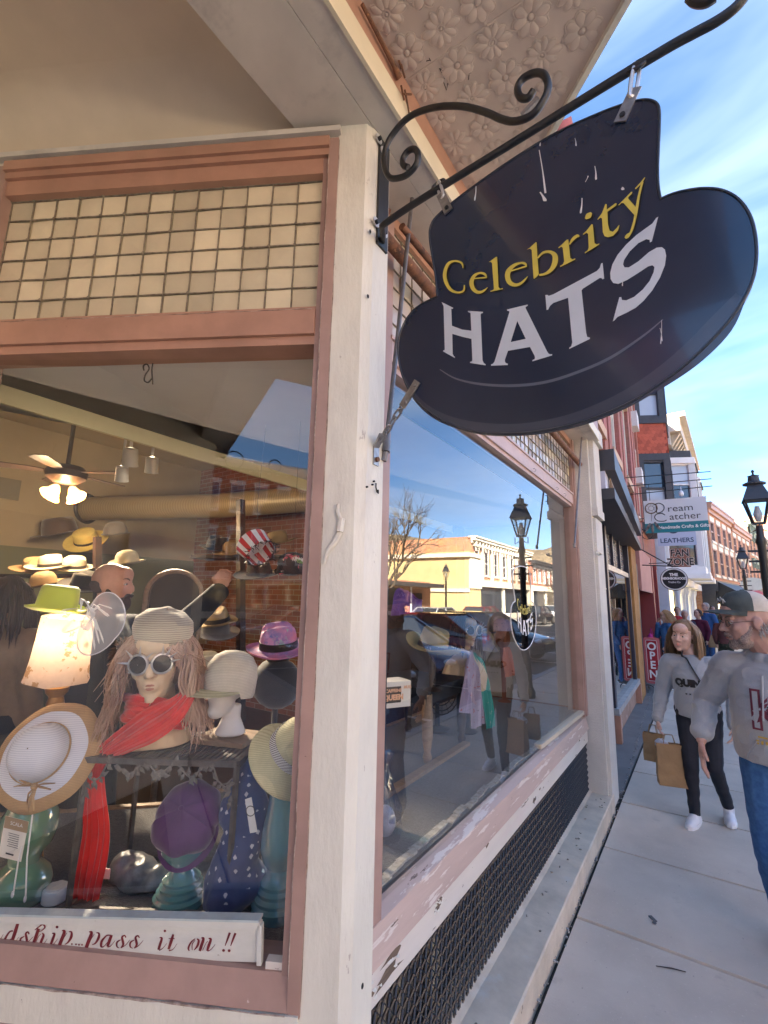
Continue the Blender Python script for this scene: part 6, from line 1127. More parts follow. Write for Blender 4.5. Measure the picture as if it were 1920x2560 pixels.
mb = MB(); mb.b2((1.8, .02, 0), (4.8, .25, .34)); N_(mb, 'bulkhead', mat('tan_bulkhead', (.42, .28, .21), .7, nsc=5, namt=.3, patch=(7, .6, .64, (.62, .58, .54)))); mb = MB(); mb.b2((1.78, -.07, 0), (1.9, .02, .338)); N_(mb, 'bulkhead_post', M['terra_warm']); mb = MB(); mb.b2((4.72, -.07, 0), (4.82, .02, .338)); N_(mb, 'bulkhead_post', M['terra_warm'])
mb = MB(); mb.quad(V(1.97, .01, .42), V(4.65, .01, .42), V(4.65, .01, 2.25), V(1.97, .01, 2.25)); N_(mb, 'display_pane', M['glassN'])
pg = mat('grey_prism_glass', (.22, .21, .22), .25, rand=.25, coat=.3); xs = [1.97 + .1788 * i for i in range(16)]; zs3 = [2.34 + .104 * k for k in range(6)]
pme = MB(); pme.b2((.006, .06, .006), (.177, .075, .098)); pme = pme.mesh('pane'); pme.materials.append(pg)
tl_ = thing('prism_transom'); tl_.parent = nb; tl_['_w'] = (0, 0, 0)
for x in xs[:-1]:
    for z in zs3[:-1]: o = bpy.data.objects.new('pane', pme); COL.objects.link(o); o.parent = tl_; o.location = (x, 0, z)
mb = MB(); mb.b2((1.9, .08, 2.33), (4.7, .1, 2.86)); N_(mb, 'transom_backing', M['white']); mb = MB(); mb.b2((2.9, .02, 2.33), (2.97, .08, 2.86)); N_(mb, 'transom_mullion', navy); mb = MB(); mb.b2((3.8, .02, 2.33), (3.87, .08, 2.86)); N_(mb, 'transom_mullion', navy)
mb = MB(); mb.b2((1.7, 1.5, .3), (4.7, 1.55, 2.4)); mb.b2((1.8, .3, .3), (4.7, 1.5, .42)); N_(mb, 'display_back', M['darkwood'])
mb = MB(); mb.b2((0, .0, 0), (1.78, .3, 2.86)); N_(mb, 'near_pier', navy)
mb = MB(); mb.b2((4.83, -.06, 0), (5.75, .3, 2.86)); N_(mb, 'ochre_pilaster', ochre)
mb = MB(); mb.b2((5.76, -.05, 0), (6.1, .3, 2.6)); N_(mb, 'downpipe_pier', M['charcoal'])
# ---- pink building with recessed dark doorway and shingled oriel
O3 = O2 + E2 * 6.2; pk = thing('pink_building', 'pink painted brick building with dark recessed doorway and shingled oriel', 'building', O3, rz2)
K_ = lambda mb, nm, mt, sm=False, par=None: mb.build(nm, mt, par or pk, sm, world=False)
pinkst = mat('pink_stucco', (.52, .25, .22), .7, nsc=3, namt=.12)
mb = MB(); mb.b2((0, 0, 3.0), (8.6, 9, 9.4)); mb.b2((0, 1.4, 0), (8.6, 9, 3.0)); K_(mb, 'wall', M['brick_pk'])
mb = MB(); mb.b2((.0, -.06, 2.1), (.9, 1.4, 4.4)); mb.b2((.0, -.10, 2.05), (3.4, -.061, 3.0)); K_(mb, 'pink_lintel', pinkst); mb = MB(); mb.b2((3.4, -.12, 0), (3.75, 1.4, 3.0)); rp_ = mat('deep_red_paint', (.28, .05, .05), .5); K_(mb, 'red_pier', rp_); mb = MB(); mb.b2((6.0, -.1, 0), (6.2, 1.4, 3.0)); K_(mb, 'red_pier', rp_)
mb = MB(); mb.b2((.0, .5, 0), (.1, 1.4, 2.05)); mb.b2((.1, 1.35, 0), (3.4, 1.39, 2.05)); K_(mb, 'doorway_lining', mat('slate_blue_paint', (.035, .05, .075), .6))
for x in (.5, 1.3, 2.4): mb = MB(); mb.b2((x - .12, -.08, 3.9), (x + .12, 0, 9.2)); K_(mb, 'pilaster', M['brick_pk'])
wm2 = window_mesh(.8, 1.9, M['cream'], (M['darkglass'], M['darkglass']))
for zz in (3.9, 6.6):
    for x in (.9, 1.9): o = bpy.data.objects.new('window', wm2); COL.objects.link(o); o.parent = pk; o.location = (x, -.02, zz)
for k, (x, z) in enumerate(((1.0, 6.0), (1.1, 4.6))): mb = MB(); mb.b2((x - .25, -.22, z), (x + .25, 0, z + .38)); K_(mb, 'air_conditioner', mat('ac_white%d' % k, (.72, .72, .70), .5, wave=(30, 'Z', (.5, .5, .5), .6, 0)))
# oriel: sides canted, dark frames, fish-scale shingle band
ox = 4.15; cz = [(3.95, 'base'), ]
def orie(z0, z1, out=.74, w0=1.05, w1=.70, grow=0.0):
    return [V(ox - w0 - grow, 0, z0), V(ox - w1 - grow, -out - grow, z0), V(ox + w1 + grow, -out - grow, z0), V(ox + w0 + grow, 0, z0)], z1 - z0
for (z0, z1, g, nm, mt) in ((3.75, 4.15, .03, 'oriel_base', M['charcoal']), (5.75, 5.95, .05, 'oriel_lower_cornice', M['charcoal']), (5.95, 6.85, .0, 'shingle_backing', mat('shingle_red_dark', (.26, .055, .035), .8)), (6.85, 7.05, .05, 'oriel_band', M['charcoal']), (8.5, 9.0, .06, 'oriel_top', M['charcoal'])):
    mb = MB(); pl_, hh = orie(z0, z1, grow=g); mb.prism(pl_, (0, 0, hh)); K_(mb, nm, mt)
shm = mat('fish_scale_shingle', (.44, .10, .055), .75, rand=.25)
sme = MB(); pts = [V(.055 * math.cos(a), 0, .055 * math.sin(a)) for a in [math.pi + math.pi * k / 6 for k in range(7)]] + [V(.055, 0, .07), V(-.055, 0, .07)]; sme.prism(pts, (0, -.012, 0)); sme = sme.mesh('shingle'); sme.materials.append(shm)
band = [o for o in bpy.data.objects if o.name.startswith('shingle_backing')][0]
c1, _ = orie(0, 1); segs = [(c1[0], c1[1]), (c1[1], c1[2])]
for (a, b) in segs:
    d = (b - a); Ls = d.length; d.normalize(); ang = math.atan2(d.y, d.x); nrm = V(d.y, -d.x, 0)
    for row in range(9):
        for k in range(int(Ls / .11)):
            x = (k + .5 + .5 * (row % 2)) * .11
            if x > Ls: continue
            o = bpy.data.objects.new('shingle', sme); COL.objects.link(o); o.parent = band; q = a + d * x + nrm * (.004 + .0012 * (8 - row)); o.location = (q.x, q.y, 6.0 + row * .098); o.rotation_euler = (-.08, 0, ang)
for (z0, z1) in ((4.15, 5.75), (7.05, 8.5)):
    for (a, b) in segs + [(c1[2], c1[3])]:
        d = b - a; Ls = d.length; d.normalize(); ang = math.atan2(d.y, d.x); n_ = 1 if Ls < 1.05 else 1
        me = window_mesh(Ls * .98, z1 - z0, M['charcoal'], (M['lightglass'], M['darkglass'])); q = (a + b) / 2; o = bpy.data.objects.new('oriel_window', me); COL.objects.link(o); o.parent = pk; o.location = (q.x, q.y, z0); o.rotation_euler = (0, 0, ang)
        for e_, sg in ((a, 1), (b, -1)): mb = MB(); mb.box(e_ + d * sg * .07 + V(0, 0, (z0 + z1) / 2), (.16, .12, z1 - z0), Matrix.Rotation(ang, 3, 'Z')); K_(mb, 'oriel_mullion', M['charcoal'])
# ---- white Victorian with bays and bracketed cornice
px0 = QY(1700, 1500, 19.5); WO = V(-.80, 20.2, 0); rz3 = math.pi / 2 - R_(3)
wv = thing('white_victorian', 'pale blue white Victorian building with bay windows and bracketed cornice', 'building', WO, rz3); wv.scale = (1, 1, .90); B_ = lambda mb, nm, mt, sm=False, par=None: mb.build(nm, mt, par or wv, sm, world=False)
mb = MB(); mb.b2((0, .1, 0), (9, 9, 9.6)); B_(mb, 'wall', M['bluewhite'])
for z in [6.9 + .16 * k for k in range(9)]: mb = MB(); mb.b2((0, .06, z), (9, .1, z + .14)); B_(mb, 'clapboard', M['charcoal'])
mb = MB(); mb.b2((-.1, -.75, 9.15), (9.1, .2, 9.75)); mb.b2((-.1, -.95, 9.75), (9.1, .2, 9.95)); mb.b2((-.1, -.4, 8.6), (9.1, .1, 9.15)); wco = B_(mb, 'cornice', mat('cream_cornice', (.60, .56, .47), .6, nsc=6, namt=.2))
for k in range(16): mb = MB(); x = .2 + .56 * k; mb.add([V(x, -.72, 9.14), V(x + .22, -.72, 9.14), V(x + .22, -.1, 9.14), V(x, -.1, 9.14), V(x, -.42, 8.62), V(x + .22, -.42, 8.62), V(x, -.41, 8.62), V(x + .22, -.41, 8.62)], [(0, 1, 5, 4), (0, 4, 6, 3), (1, 2, 7, 5)]); mb.build('bracket', mat('bracket_tan', (.42, .36, .27), .6) if k == 0 else bpy.data.materials['bracket_tan'], wco, world=False)
for bx in (1.6, 5.2):
    def bay(z0, z1, g=0.0, out=.95): return [V(bx - 1.35 - g, .1, z0), V(bx - .75 - g, -out - g, z0), V(bx + .75 + g, -out - g, z0), V(bx + 1.35 + g, .1, z0)], z1 - z0
    for (z0, z1, g, nm, mt) in ((3.0, 3.2, .25, 'bay_sill_moulding', M['white']), (3.2, 3.5, .12, 'bay_base', M['white']), (5.5, 5.75, .1, 'bay_belt', M['white']), (5.75, 6.1, .02, 'bay_apron', M['white']), (7.9, 8.15, .12, 'bay_eave', M['white']), (8.15, 8.5, .0, 'bay_roof', M['charcoal'])): mb = MB(); pl_, hh = bay(z0, z1, g); mb.prism(pl_, (0, 0, hh)); B_(mb, nm, mt)
    for k in range(8):
        mb = MB(); mb.ell((bx - .65 + .19 * k, -1.08, 7.88), (.07, .03, .07), n=8, m=5); B_(mb, 'scallop', M['charcoal'])
    for (z0, z1) in ((3.5, 5.5), (6.1, 7.9)):
        c, _ = bay(z0, z1)
        for a, b in ((c[0], c[1]), (c[1], c[2]), (c[2], c[3])):
            d = b - a; Ls = d.length; d.normalize(); me = window_mesh(Ls * .9, z1 - z0, M['white'], (M['darkglass'], M['lightglass'])); q = (a + b) / 2; o = bpy.data.objects.new('bay_window', me); COL.objects.link(o); o.parent = wv; o.location = (q.x, q.y, z0); o.rotation_euler = (0, 0, math.atan2(d.y, d.x))
        for q in c: mb = MB(); mb.box(q + V(0, 0, (z1 - z0) / 2), (.2, .2, z1 - z0)); B_(mb, 'bay_post', M['white'])
mb = MB(); mb.b2((-.1, -.5, 2.7), (9.1, .1, 3.0)); B_(mb, 'shopfront_cornice', M['white'])
for k in range(8): mb = MB(); mb.lathe([(.12, 0), (.09, .1), (.08, 2.3), (.13, 2.5), (.15, 2.7)], (.2 + 1.2 * k, -.15, 0), 12); B_(mb, 'shopfront_column', M['bluewhite'], True)
for k in range(7): mb = MB(); mb.quad(V(.35 + 1.2 * k, .08, .5), V(1.25 + 1.2 * k, .08, .5), V(1.25 + 1.2 * k, .08, 2.5), V(.35 + 1.2 * k, .08, 2.5)); B_(mb, 'shopfront_pane', M['darkglass'] if k % 3 else mat('warm_lit_pane', (.5, .4, .2), .3, emit=(1, .75, .35), estr=.6))
# ---- far brick row where the street bends right
dirR = R_(10.8); ER = V(math.sin(dirR), math.cos(dirR), 0); rzR = math.pi / 2 - dirR; P0 = V(.75, 29.8, 0)
specs = [('red brick building with stone lintels beside the white Victorian', 7.0, 7.1, [(3.3, 4.7), (5.1, 6.2)], 'brick_or', 4, M['cream'], None), ('orange brick building with flat parapet and stone lintels', 7.5, 6.9, [(3.3, 4.6), (5.0, 6.1)], 'brick_or', 4, M['cream'], None), ('brick building with green bracketed cornice and hooded windows', 7.5, 8.1, [(3.5, 4.9), (5.6, 7.0)], 'brick_or', 4, M['cream'], 'hood'), ('brick building with grey roof and striped window awnings', 9.0, 7.6, [(3.5, 4.8), (5.4, 6.6)], 'brick', 4, M['cream'], 'awn'), ('tall orange brick building with pale trimmed windows at the bend', 12.0, 10.8, [(4.0, 5.8), (6.8, 9.2)], 'brick_or', 4, M['cream'], None)]
cur = P0.copy(); green = mat('green_cornice', (.22, .30, .24), .6, nsc=5, namt=.2)
for i, (lb, w_, h_, fl_z, bm, nw, st_m, ex) in enumerate(specs):
    xs = [w_ * (k + .5) / nw for k in range(nw)]
    f = facade('brick_building', lb, cur, rzR, w_, h_, M[bm], [(a, b, xs, .95) for a, b in fl_z], frame=M['terra'], stone=M['cream'], cornice=[M['terra_warm'], M['terra_warm'], green, mat('grey_roof', (.30, .30, .31), .7), M['cream']][i], ch=.5, cd_=.22, shop_h=3.0, dentils=(i == 2), shopc=((M['white'], M['darkglass']) if i % 2 else (M['charcoal'], M['darkglass'])), hood=green if ex == 'hood' else None)
    if ex == 'awn':
        am = mat('striped_awning', (.05, .055, .07), .8, wave=(1.1, 'X', (.55, .55, .56), .62, 0))
        for z in (5.0, 6.8):
            for x in xs: mb = MB(); mb.add([V(x - .65, -.02, z), V(x + .65, -.02, z), V(x + .65, -1.0, z - .8), V(x - .65, -1.0, z - .8), V(x - .65, -.02, z - .8), V(x + .65, -.02, z - .8)], [(0, 3, 2, 1), (0, 4, 3), (1, 2, 5), (2, 3, 4, 5)]); mb.build('awning', am, f, world=False)
    if i in (0, 1):
        mb = MB(); z = 3.0; mb.add([V(.2, -.02, z), V(w_ - .2, -.02, z), V(w_ - .2, -1.6, z - 1.0), V(.2, -1.6, z - 1.0), V(.2, -1.6, z - 1.2), V(w_ - .2, -1.6, z - 1.2), V(.2, -.02, z - 1.0), V(w_ - .2, -.02, z - 1.0)], [(0, 3, 2, 1), (3, 4, 5, 2), (0, 6, 3), (1, 2, 7)]); mb.build('shop_awning', [M['black'], mat('red_awning', (.42, .03, .04), .7)][i], f, world=False)
    cur = cur + ER * (w_ + .05)
dm_ = thing('roof_vent', 'round silver ventilator on the roof of the far brick row', 'roof vent', P0 + ER * 9 + V(-1.5, .5, 6.9)); c = Vector(dm_['_w']); mb = MB(); mb.lathe([(.35, 0), (.35, .7), (.55, .9), (.75, 1.25), (.6, 1.6), (.1, 1.75)], c, 20); mb.build('ventilator', M['washer'], dm_, True)
# ---- buildings across the road (seen in the street window) and down the road behind the camera (seen in the entry window)
opp = [('orange brick corner building across the road', 36.0, 16, 6.9, 'brick_or', [(3.8, 5.9)], 7), ('red brick row building with dark cornice across the road', 53, 12, 6.2, 'brick', [(3.8, 5.4)], 6), ('tan brick row building with pale cornice across the road', 66, 14, 6.8, 'brick_or', [(3.8, 5.6)], 7), ('red brick building farthest along the road', 81, 18, 6.0, 'brick', [(3.7, 5.2)], 8)]
for lb, y0, w_, h_, bm, fz, nw in opp:
    xs = [w_ * (k + .5) / nw for k in range(nw)]; facade('opposite_building', lb, V(13.4 - .0, y0 + w_, 0), -math.pi / 2, w_, h_, M[bm], [(a, b, xs, 1.0) for a, b in fz], deep=14, cornice=M['cream'] if 'pale' in lb or 'corner' in lb else M['charcoal'], shopc=(M['cream'], M['darkglass']), pil=([w_ * k / nw for k in range(1, nw)], M['cream']) if 'corner' in lb else None)
yl = thing('pale_annex', 'pale yellow plastered side annex with pilasters across the road', 'building', V(12.2, 33.5, 0)); mb = MB(); mb.b2((12.6, 33.6, 0), (24, 36, 5.4)); mb.build('wall', mat('yellow_plaster', (.60, .48, .25), .8, nsc=.7, namt=.12), yl)
for k in range(6): mb = MB(); mb.b2((12.45, 33.7 + .4 * k, 2.6), (12.6, 33.9 + .4 * k, 4.9)); mb.build('pilaster', M['cream'], yl)
mb = MB(); mb.b2((12.4, 33.4, 5.0), (24, 36, 5.3)); mb.b2((12.5, 33.5, 2.3), (24, 33.6, 2.55)); mb.build('string_course', M['cream'], yl)
lw = thing('low_market_building', 'low tan brick building with dark flat canopy across the road', 'building', V(15, 18, 0)); mb = MB(); mb.b2((14, 12, 0), (26, 30, 2.9)); mb.build('wall', M['brick_or'], lw); mb = MB(); mb.b2((12.9, 12, 2.5), (14.2, 30, 2.75)); mb.build('canopy', M['charcoal'], lw)
for k in range(7): mb = MB(); mb.b2((13.9, 12.8 + 2.4 * k, .8), (13.98, 14.2 + 2.4 * k, 2.1)); mb.build('window', M['darkglass'], lw); mb = MB(); mb.b2((13.86, 12.6 + 2.4 * k, .7), (13.9, 12.78 + 2.4 * k, 2.6)); mb.build('window_trim', M['white'], lw)
wh = thing('upper_terrace_house', 'pale hillside building behind the low market building', 'building', V(34, 40, 0)); mb = MB(); mb.b2((30, 24, 0), (44, 34, 6.5)); mb.build('wall', mat('pale_block', (.62, .60, .54), .8), wh); mb = MB(); mb.b2((29.9, 25, 6.2), (30, 33, 6.4)); mb.b2((29.9, 25, 3.0), (30, 33, 3.2)); mb.build('balcony_rail', M['charcoal'], wh)
back = [('red painted shopfront building behind the camera across the road', -30, 11, 8.5, mat('barn_red', (.26, .035, .035), .7), [(4.0, 6.6)], 8, M['cream']), ('orange brick row building behind the camera across the road', -42, 11.5, 8.5, M['brick_or'], [(4.0, 6.4)], 8, M['cream']), ('tan brick building far down the road behind the camera', -56, 13, 7.5, M['brick_or'], [(3.8, 5.8)], 6, M['cream']), ('brick building near the entry across the road behind the camera', -18.5, 18, 9.2, M['brick'], [(4.0, 6.4), (6.9, 8.4)], 9, M['cream'])]
for lb, y0, w_, h_, bm, fz, nw, cm in back:
    xs = [w_ * (k + .5) / nw for k in range(nw)]; facade('opposite_building', lb, V(13.4, y0 + w_, 0), -math.pi / 2, w_, h_, bm, [(a, b, xs, .8) for a, b in fz], deep=12, cornice=cm, shopc=(M['cream'], M['darkglass']))
fr_ = thing('end_of_street_building', 'orange brick building closing the view at the lower end of the street', 'building', V(4, -75, 0)); mb = MB(); mb.b2((-6, -82, 0), (9, -74, 8)); mb.build('wall', M['brick_or'], fr_)
for k in range(6):
    for z in (1.0, 4.6): mb = MB(); mb.b2((-5 + 2.4 * k, -74, z), (-3.8 + 2.4 * k, -73.9, z + 2)); mb.build('window', M['darkglass'], fr_)
ol_ = thing('row_behind_camera', 'brick row on the near side of the road behind the camera', 'building', V(-.8, -6, 0)); mb = MB(); mb.b2((-9, -40, 0), (-.8, -3.25, 3.7)); mb.build('wall', M['brick'], ol_)
for k in range(6): mb = MB(); mb.b2((-.8, -6.4 - 5 * k, .6), (-.76, -3.8 - 5 * k, 2.8)); mb.build('shop_window', M['darkglass'], ol_)
facade('end_of_road_building', 'tall dark brick building where the road bends behind the camera', V(13, -34, 0), math.pi, 11.5, 12.0, M['brick'], [(4.2, 6.6, [1.2 + 1.8 * k for k in range(6)], 1.0), (8.0, 10.2, [1.2 + 1.8 * k for k in range(6)], 1.0)], deep=6, cornice=M['cream'], shopc=(M['cream'], M['darkglass']))
# salon sign reflected in the entry window
sp_ = V(.55, -5.0, 3.0); sn = thing('salon_sign', 'grey oval hanging sign reading Salon behind the camera', 'shop sign', sp_); mb = MB(); mb.lathe([(.36, -.015), (.38, 0), (.36, .015)], sp_, 32, axis=(0, 1, 0), warp=lambda r, h, a: (r * (1 + .15 * abs(math.cos(a))), h)); mb.build('board', mat('salon_grey', (.20, .21, .23), .5), sn, True)
mb = MB(); put_text(mb, 'SAlon', .24, sp_ + V(0, .02, .08), (-1, 0, 0), (0, 0, 1), .003); put_text(mb, '828', .12, sp_ + V(0, .02, -.12), (-1, 0, 0), (0, 0, 1), .003); mb.build('sign_lettering', M['black'], sn)
mb = MB(); mb.tube([V(-.8, -5, 3.75), V(.2, -5, 3.78), V(.9, -5, 3.75)], .015, 6); mb.tube([V(.3, -5, 3.76), V(.3, -5, 3.36)], .006, 5); mb.tube([V(.8, -5, 3.76), V(.8, -5, 3.36)], .006, 5); ring(mb, V(-.3, -5, 3.9), .14, .01, V(0, 1, 0)); ring(mb, V(.35, -5, 3.9), .10, .01, V(0, 1, 0)); mb.build('scroll_bracket', M['iron'], sn, True)
# ---- hanging signs along the pavement
def board(name, label, pts, th=.03): 
    pass
dcs = thing('dream_catcher_sign', 'white and teal hanging sign reading Dream Catcher Handmade Crafts and Gifts', 'shop sign', QY(1690, 1290, 9.0)); yq = 9.0
tl, tr_, br2, bl2 = QY(1610, 1250, yq), QY(1768, 1243, yq), QY(1771, 1328, yq), QY(1612, 1331, yq)
x0, x1, z0, z1_ = (tl.x + bl2.x) / 2, (tr_.x + br2.x) / 2, (bl2.z + br2.z) / 2, (tl.z + tr_.z) / 2; hh = z1_ - z0; zm = z0 + hh * .29
mb = MB(); mb.b2((x0, yq, zm), (x1, yq + .04, z1_)); mb.build('white_panel', mat('sign_white', (.62, .64, .68), .4), dcs); mb = MB(); mb.b2((x0, yq, z0), (x1, yq + .04, zm)); mb.build('teal_panel', mat('sign_teal', (.01, .19, .23), .4), dcs)
O = lambda fx, fz: V(x0 + (x1 - x0) * fx, yq, z0 + hh * fz); EX, EZ = V(1, 0, 0), V(0, 0, 1)
mb = MB(); put_text(mb, 'Handmade Crafts & Gifts', .072, O(.62, .145), EX, EZ, .003, bold=.0012, sx=.95); mb.build('tagline', M['plainwhite'], dcs)
mb = MB(); put_text(mb, 'ream', .155, O(.59, .70), EX, EZ, .003, sx=1.15); put_text(mb, 'atcher', .155, O(.65, .45), EX, EZ, .003, sx=1.1)
d_ = lambda st: lettering(mb, [], [st], lambda x, y, h: O(x, y) + V(0, -.003 - h, 0)); 
for st in ([(.21, .60, .010), (.21, .88, .014)], [(.18, .87, .008), (.26, .90, .014), (.33, .82, .018), (.33, .70, .018), (.28, .62, .014), (.21, .60, .008)], [(.34, .52, .01), (.29, .58, .014), (.20, .56, .016), (.17, .46, .018), (.22, .36, .016), (.31, .34, .012), (.36, .37, .006)]):
    w = [(x, y, max(s, .0)) for x, y, s in st]; a = [O(x, y) + V(0, -.004, 0) for x, y, s in spline(w, 6)]; mb.tube(a, .0075, 5, flat=.4, up=(0, -1, 0))
mb.build('name_lettering', M['charcoal'], dcs)
mb = MB(); c = O(.125, .76) + V(0, -.006, 0); ring(mb, c, .088, .008, V(0, 1, 0)); ring(mb, c, .04, .003, V(0, 1, 0))
for k in range(8): a = k * math.pi / 4; mb.tube([c + V(.04 * math.cos(a + .4), 0, .04 * math.sin(a + .4)), c + V(.086 * math.cos(a), 0, .086 * math.sin(a))], .0015, 4)
mb.tube([c - EZ * .09, O(.11, .36) + V(0, -.006, 0)], .003, 5); mb.build('dream_hoop', mat('hoop_brown', (.16, .11, .07), .7), dcs, True)
mb = MB()
for (fx, fz, a) in ((.09, .30, -.5), (.16, .33, .5), (.12, .28, 0)): q = O(fx, fz) + V(0, -.008, 0); d = V(math.sin(a), 0, -math.cos(a)); mb.tube([q, q + d * .06, q + d * .12, q + d * .17], [.012, .026, .020, .002], 7, flat=.3, up=(0, -1, 0))
mb.build('feathers', mat('feather_grey', (.24, .22, .21), .8, nsc=20, col2=(.06, .05, .05)), dcs, True)
mb = MB(); wl_ = lambda y: -1.02 - .012 * (y - 5.27)
for z, zz in ((z1_ + .46, z1_ + .40), (z1_ + .30, z1_ + .28), (z1_ + .14, z1_ + .16)): mb.tube([V(wl_(yq), yq + .02, z), V(x1 + .1, yq + .02, zz)], .008, 5)
mb.tube([V(wl_(yq), yq + .02, z1_ + .1), V(wl_(yq), yq + .02, z1_ + .5)], .01, 5); mb.tube([V(x0 + .1, yq + .02, z1_ + .3), V(x0 + .1, yq + .02, z1_)], .005, 5); mb.tube([V(x1 - .1, yq + .02, z1_ + .28), V(x1 - .1, yq + .02, z1_)], .005, 5)
mb.tube([V(wl_(yq) + .12 + .1 * math.cos(t) * (1 - t / 12), yq + .02, z1_ + .2 + .1 * math.sin(t) * (1 - t / 12)) for t in [k * .4 for k in range(24)]], .006, 5); mb.build('bracket', M['iron'], dcs, True)
mb = MB(); mb.ell(O(.63, 1.12) + V(0, -.05, 0), (.035, .035, .05)); mb.tube([O(.63, 1.12) + V(0, -.05, .04), O(.63, 1.35)], .006, 5); mb.build('spot_bulb', mat('bulb_glass', (.8, .8, .85), .2), dcs, True)
le = thing('leathers_sign', 'pale blue hanging sign reading Leathers', 'shop sign', QY(1690, 1345, 13)); a, b = QY(1643, 1333, 13), QY(1742, 1362, 13); mb = MB(); mb.b2((a.x, 13, b.z), (b.x, 13.04, a.z + .35)); mb.build('board', mat('leathers_blue', (.46, .54, .70), .4), le); c = (a + b) / 2
mb = MB(); put_text(mb, 'LEATHERS', .15, V(c.x, 13, b.z + .12), EX, EZ, .003, bold=.003); mb.ell(V(c.x - .05, 12.99, b.z + .36), (.10, .01, .07)); mb.ell(V(c.x - .28, 12.99, b.z + .40), (.05, .01, .05)); mb.tube([V(c.x - .35, 12.99, b.z + .36), V(c.x - .2, 12.99, b.z + .42)], .015, 5); mb.build('sign_lettering', mat('leathers_navy', (.03, .06, .14), .4), le)
mb = MB(); mb.tube([V(wl_(13), 13.02, a.z + .38), V(b.x + .05, 13.02, a.z + .38)], .012, 5); mb.build('bracket', M['iron'], le, True)
fz_ = thing('fan_zone_sign', 'small orange outlined hanging sign reading Fan Zone', 'shop sign', QY(1700, 1395, 14.2)); a, b = QY(1673, 1372, 14.2), QY(1728, 1417, 14.2); mb = MB(); mb.b2((a.x, 14.2, b.z), (b.x, 14.24, a.z)); mb.build('board', mat('fan_zone_brown', (.30, .13, .09), .5), fz_); c = (a + b) / 2
mb = MB()
for tx, dz in (('FAN', .115), ('ZONE', -.115)): put_text(mb, tx, .25, V(c.x, 14.2, c.z + dz), EX, EZ, .002, bold=.016, sx=.85)
mb.build('letter_outline', mat('fan_zone_white', (.72, .66, .6), .5), fz_); mb = MB()
for tx, dz in (('FAN', .115), ('ZONE', -.115)): put_text(mb, tx, .25, V(c.x, 14.2, c.z + dz), EX, EZ, .005, bold=.006, sx=.85)
mb.build('sign_lettering', M['black'], fz_); mb = MB(); mb.tube([V(wl_(14.2), 14.22, a.z + .55), V(a.x, 14.22, a.z + .35), V(c.x, 14.22, a.z), ], .012, 5); mb.tube([V(wl_(14.2), 14.22, b.z + .1), V(a.x, 14.22, b.z + .12)], .010, 5); mb.tube([V(wl_(14.2), 14.22, b.z), V(wl_(14.2), 14.22, a.z + .6)], .01, 5); ring(mb, V(wl_(14.2) + .12, 14.22, a.z + .4), .12, .008, V(0, 1, 0)); mb.build('bracket', M['iron'], fz_, True)
ns = thing('neighborhood_sign', 'black oval hanging sign with white ring reading The Neighborhood', 'shop sign', QY(1685, 1449, 12)); a = QY(1685, 1448, 12); rx = (QY(1720, 1449, 12).x - QY(1650, 1449, 12).x) / 2; rz_ = (QY(1685, 1420, 12).z - QY(1685, 1477, 12).z) / 2
def ovl(mb, k, y, th): mb.prism([V(a.x + rx * k * math.cos(t), y, a.z + rz_ * k * math.sin(t)) for t in [2 * math.pi * q / 36 for q in range(36)]], (0, th, 0))
mb = MB(); ovl(mb, 1.0, 12, .04); mb.build('board', M['black'], ns); mb = MB(); pts = [V(a.x + rx * .9 * math.cos(t), 11.996, a.z + rz_ * .9 * math.sin(t)) for t in [2 * math.pi * q / 40 for q in range(41)]]; mb.tube(pts, .014, 5, cap=False); mb.build('white_ring', M['plainwhite'], ns)
mb = MB(); put_text(mb, 'THE', .085, V(a.x, 12, a.z + .095), EX, EZ, .004, bold=.005); put_text(mb, 'NEIGHBORHOOD', .068, V(a.x, 12, a.z + .015), EX, EZ, .004, bold=.004, sx=.82); put_text(mb, 'Trading Co', .058, V(a.x, 12, a.z - .065), EX, EZ, .004, bold=.001, sx=.85); mb.build('sign_lettering', M['plainwhite'], ns)
mb = MB(); mb.tube([V(wl_(12), 12.02, a.z + rz_ + .5), V(a.x, 12.02, a.z + rz_ + .02)], .012, 5); mb.tube([V(wl_(12), 12.02, a.z + rz_ + .08), V(a.x + .1, 12.02, a.z + rz_ + .03)], .012, 5); mb.build('bracket', M['iron'], ns, True)
ws = thing('white_oval_sign', 'pale oval hanging sign far down the street', 'shop sign', QY(1883, 1460, 24)); a = QY(1883, 1460, 24); mb = MB(); mb.prism([V(a.x + .42 * math.cos(t), 24, a.z + .26 * math.sin(t)) for t in [2 * math.pi * q / 24 for q in range(24)]], (0, .05, 0)); mb.build('board', M['cream'], ws)
# OPEN sign on its wire stand
q = V(-.90, 11.45, 0); osn = thing('open_sign', 'tall red OPEN sign with white letters on a black wire stand', 'sign', q); ow, oz0, oz1 = .30, .16, 1.08
def rrect(w, z0, z1, r, y): 
    pts = []
    for (cx, cz, a0) in ((w / 2 - r, z1 - r, 0), (-w / 2 + r, z1 - r, math.pi / 2), (-w / 2 + r, z0 + r, math.pi), (w / 2 - r, z0 + r, 1.5 * math.pi)):
        for k in range(5): a = a0 + k * math.pi / 8; pts.append(V(q.x + cx + r * math.cos(a), y, cz + r * math.sin(a)))
    return pts
mb = MB(); mb.prism(rrect(ow, oz0, oz1, .05, q.y), (0, .02, 0)); mb.build('panel', mat('open_pink_red', (.52, .13, .14), .5), osn); mb = MB(); mb.prism(rrect(ow - .09, oz0 + .05, oz1 - .05, .02, q.y - .003), (0, .002, 0)); mb.build('red_field', mat('open_red', (.36, .012, .025), .5), osn)
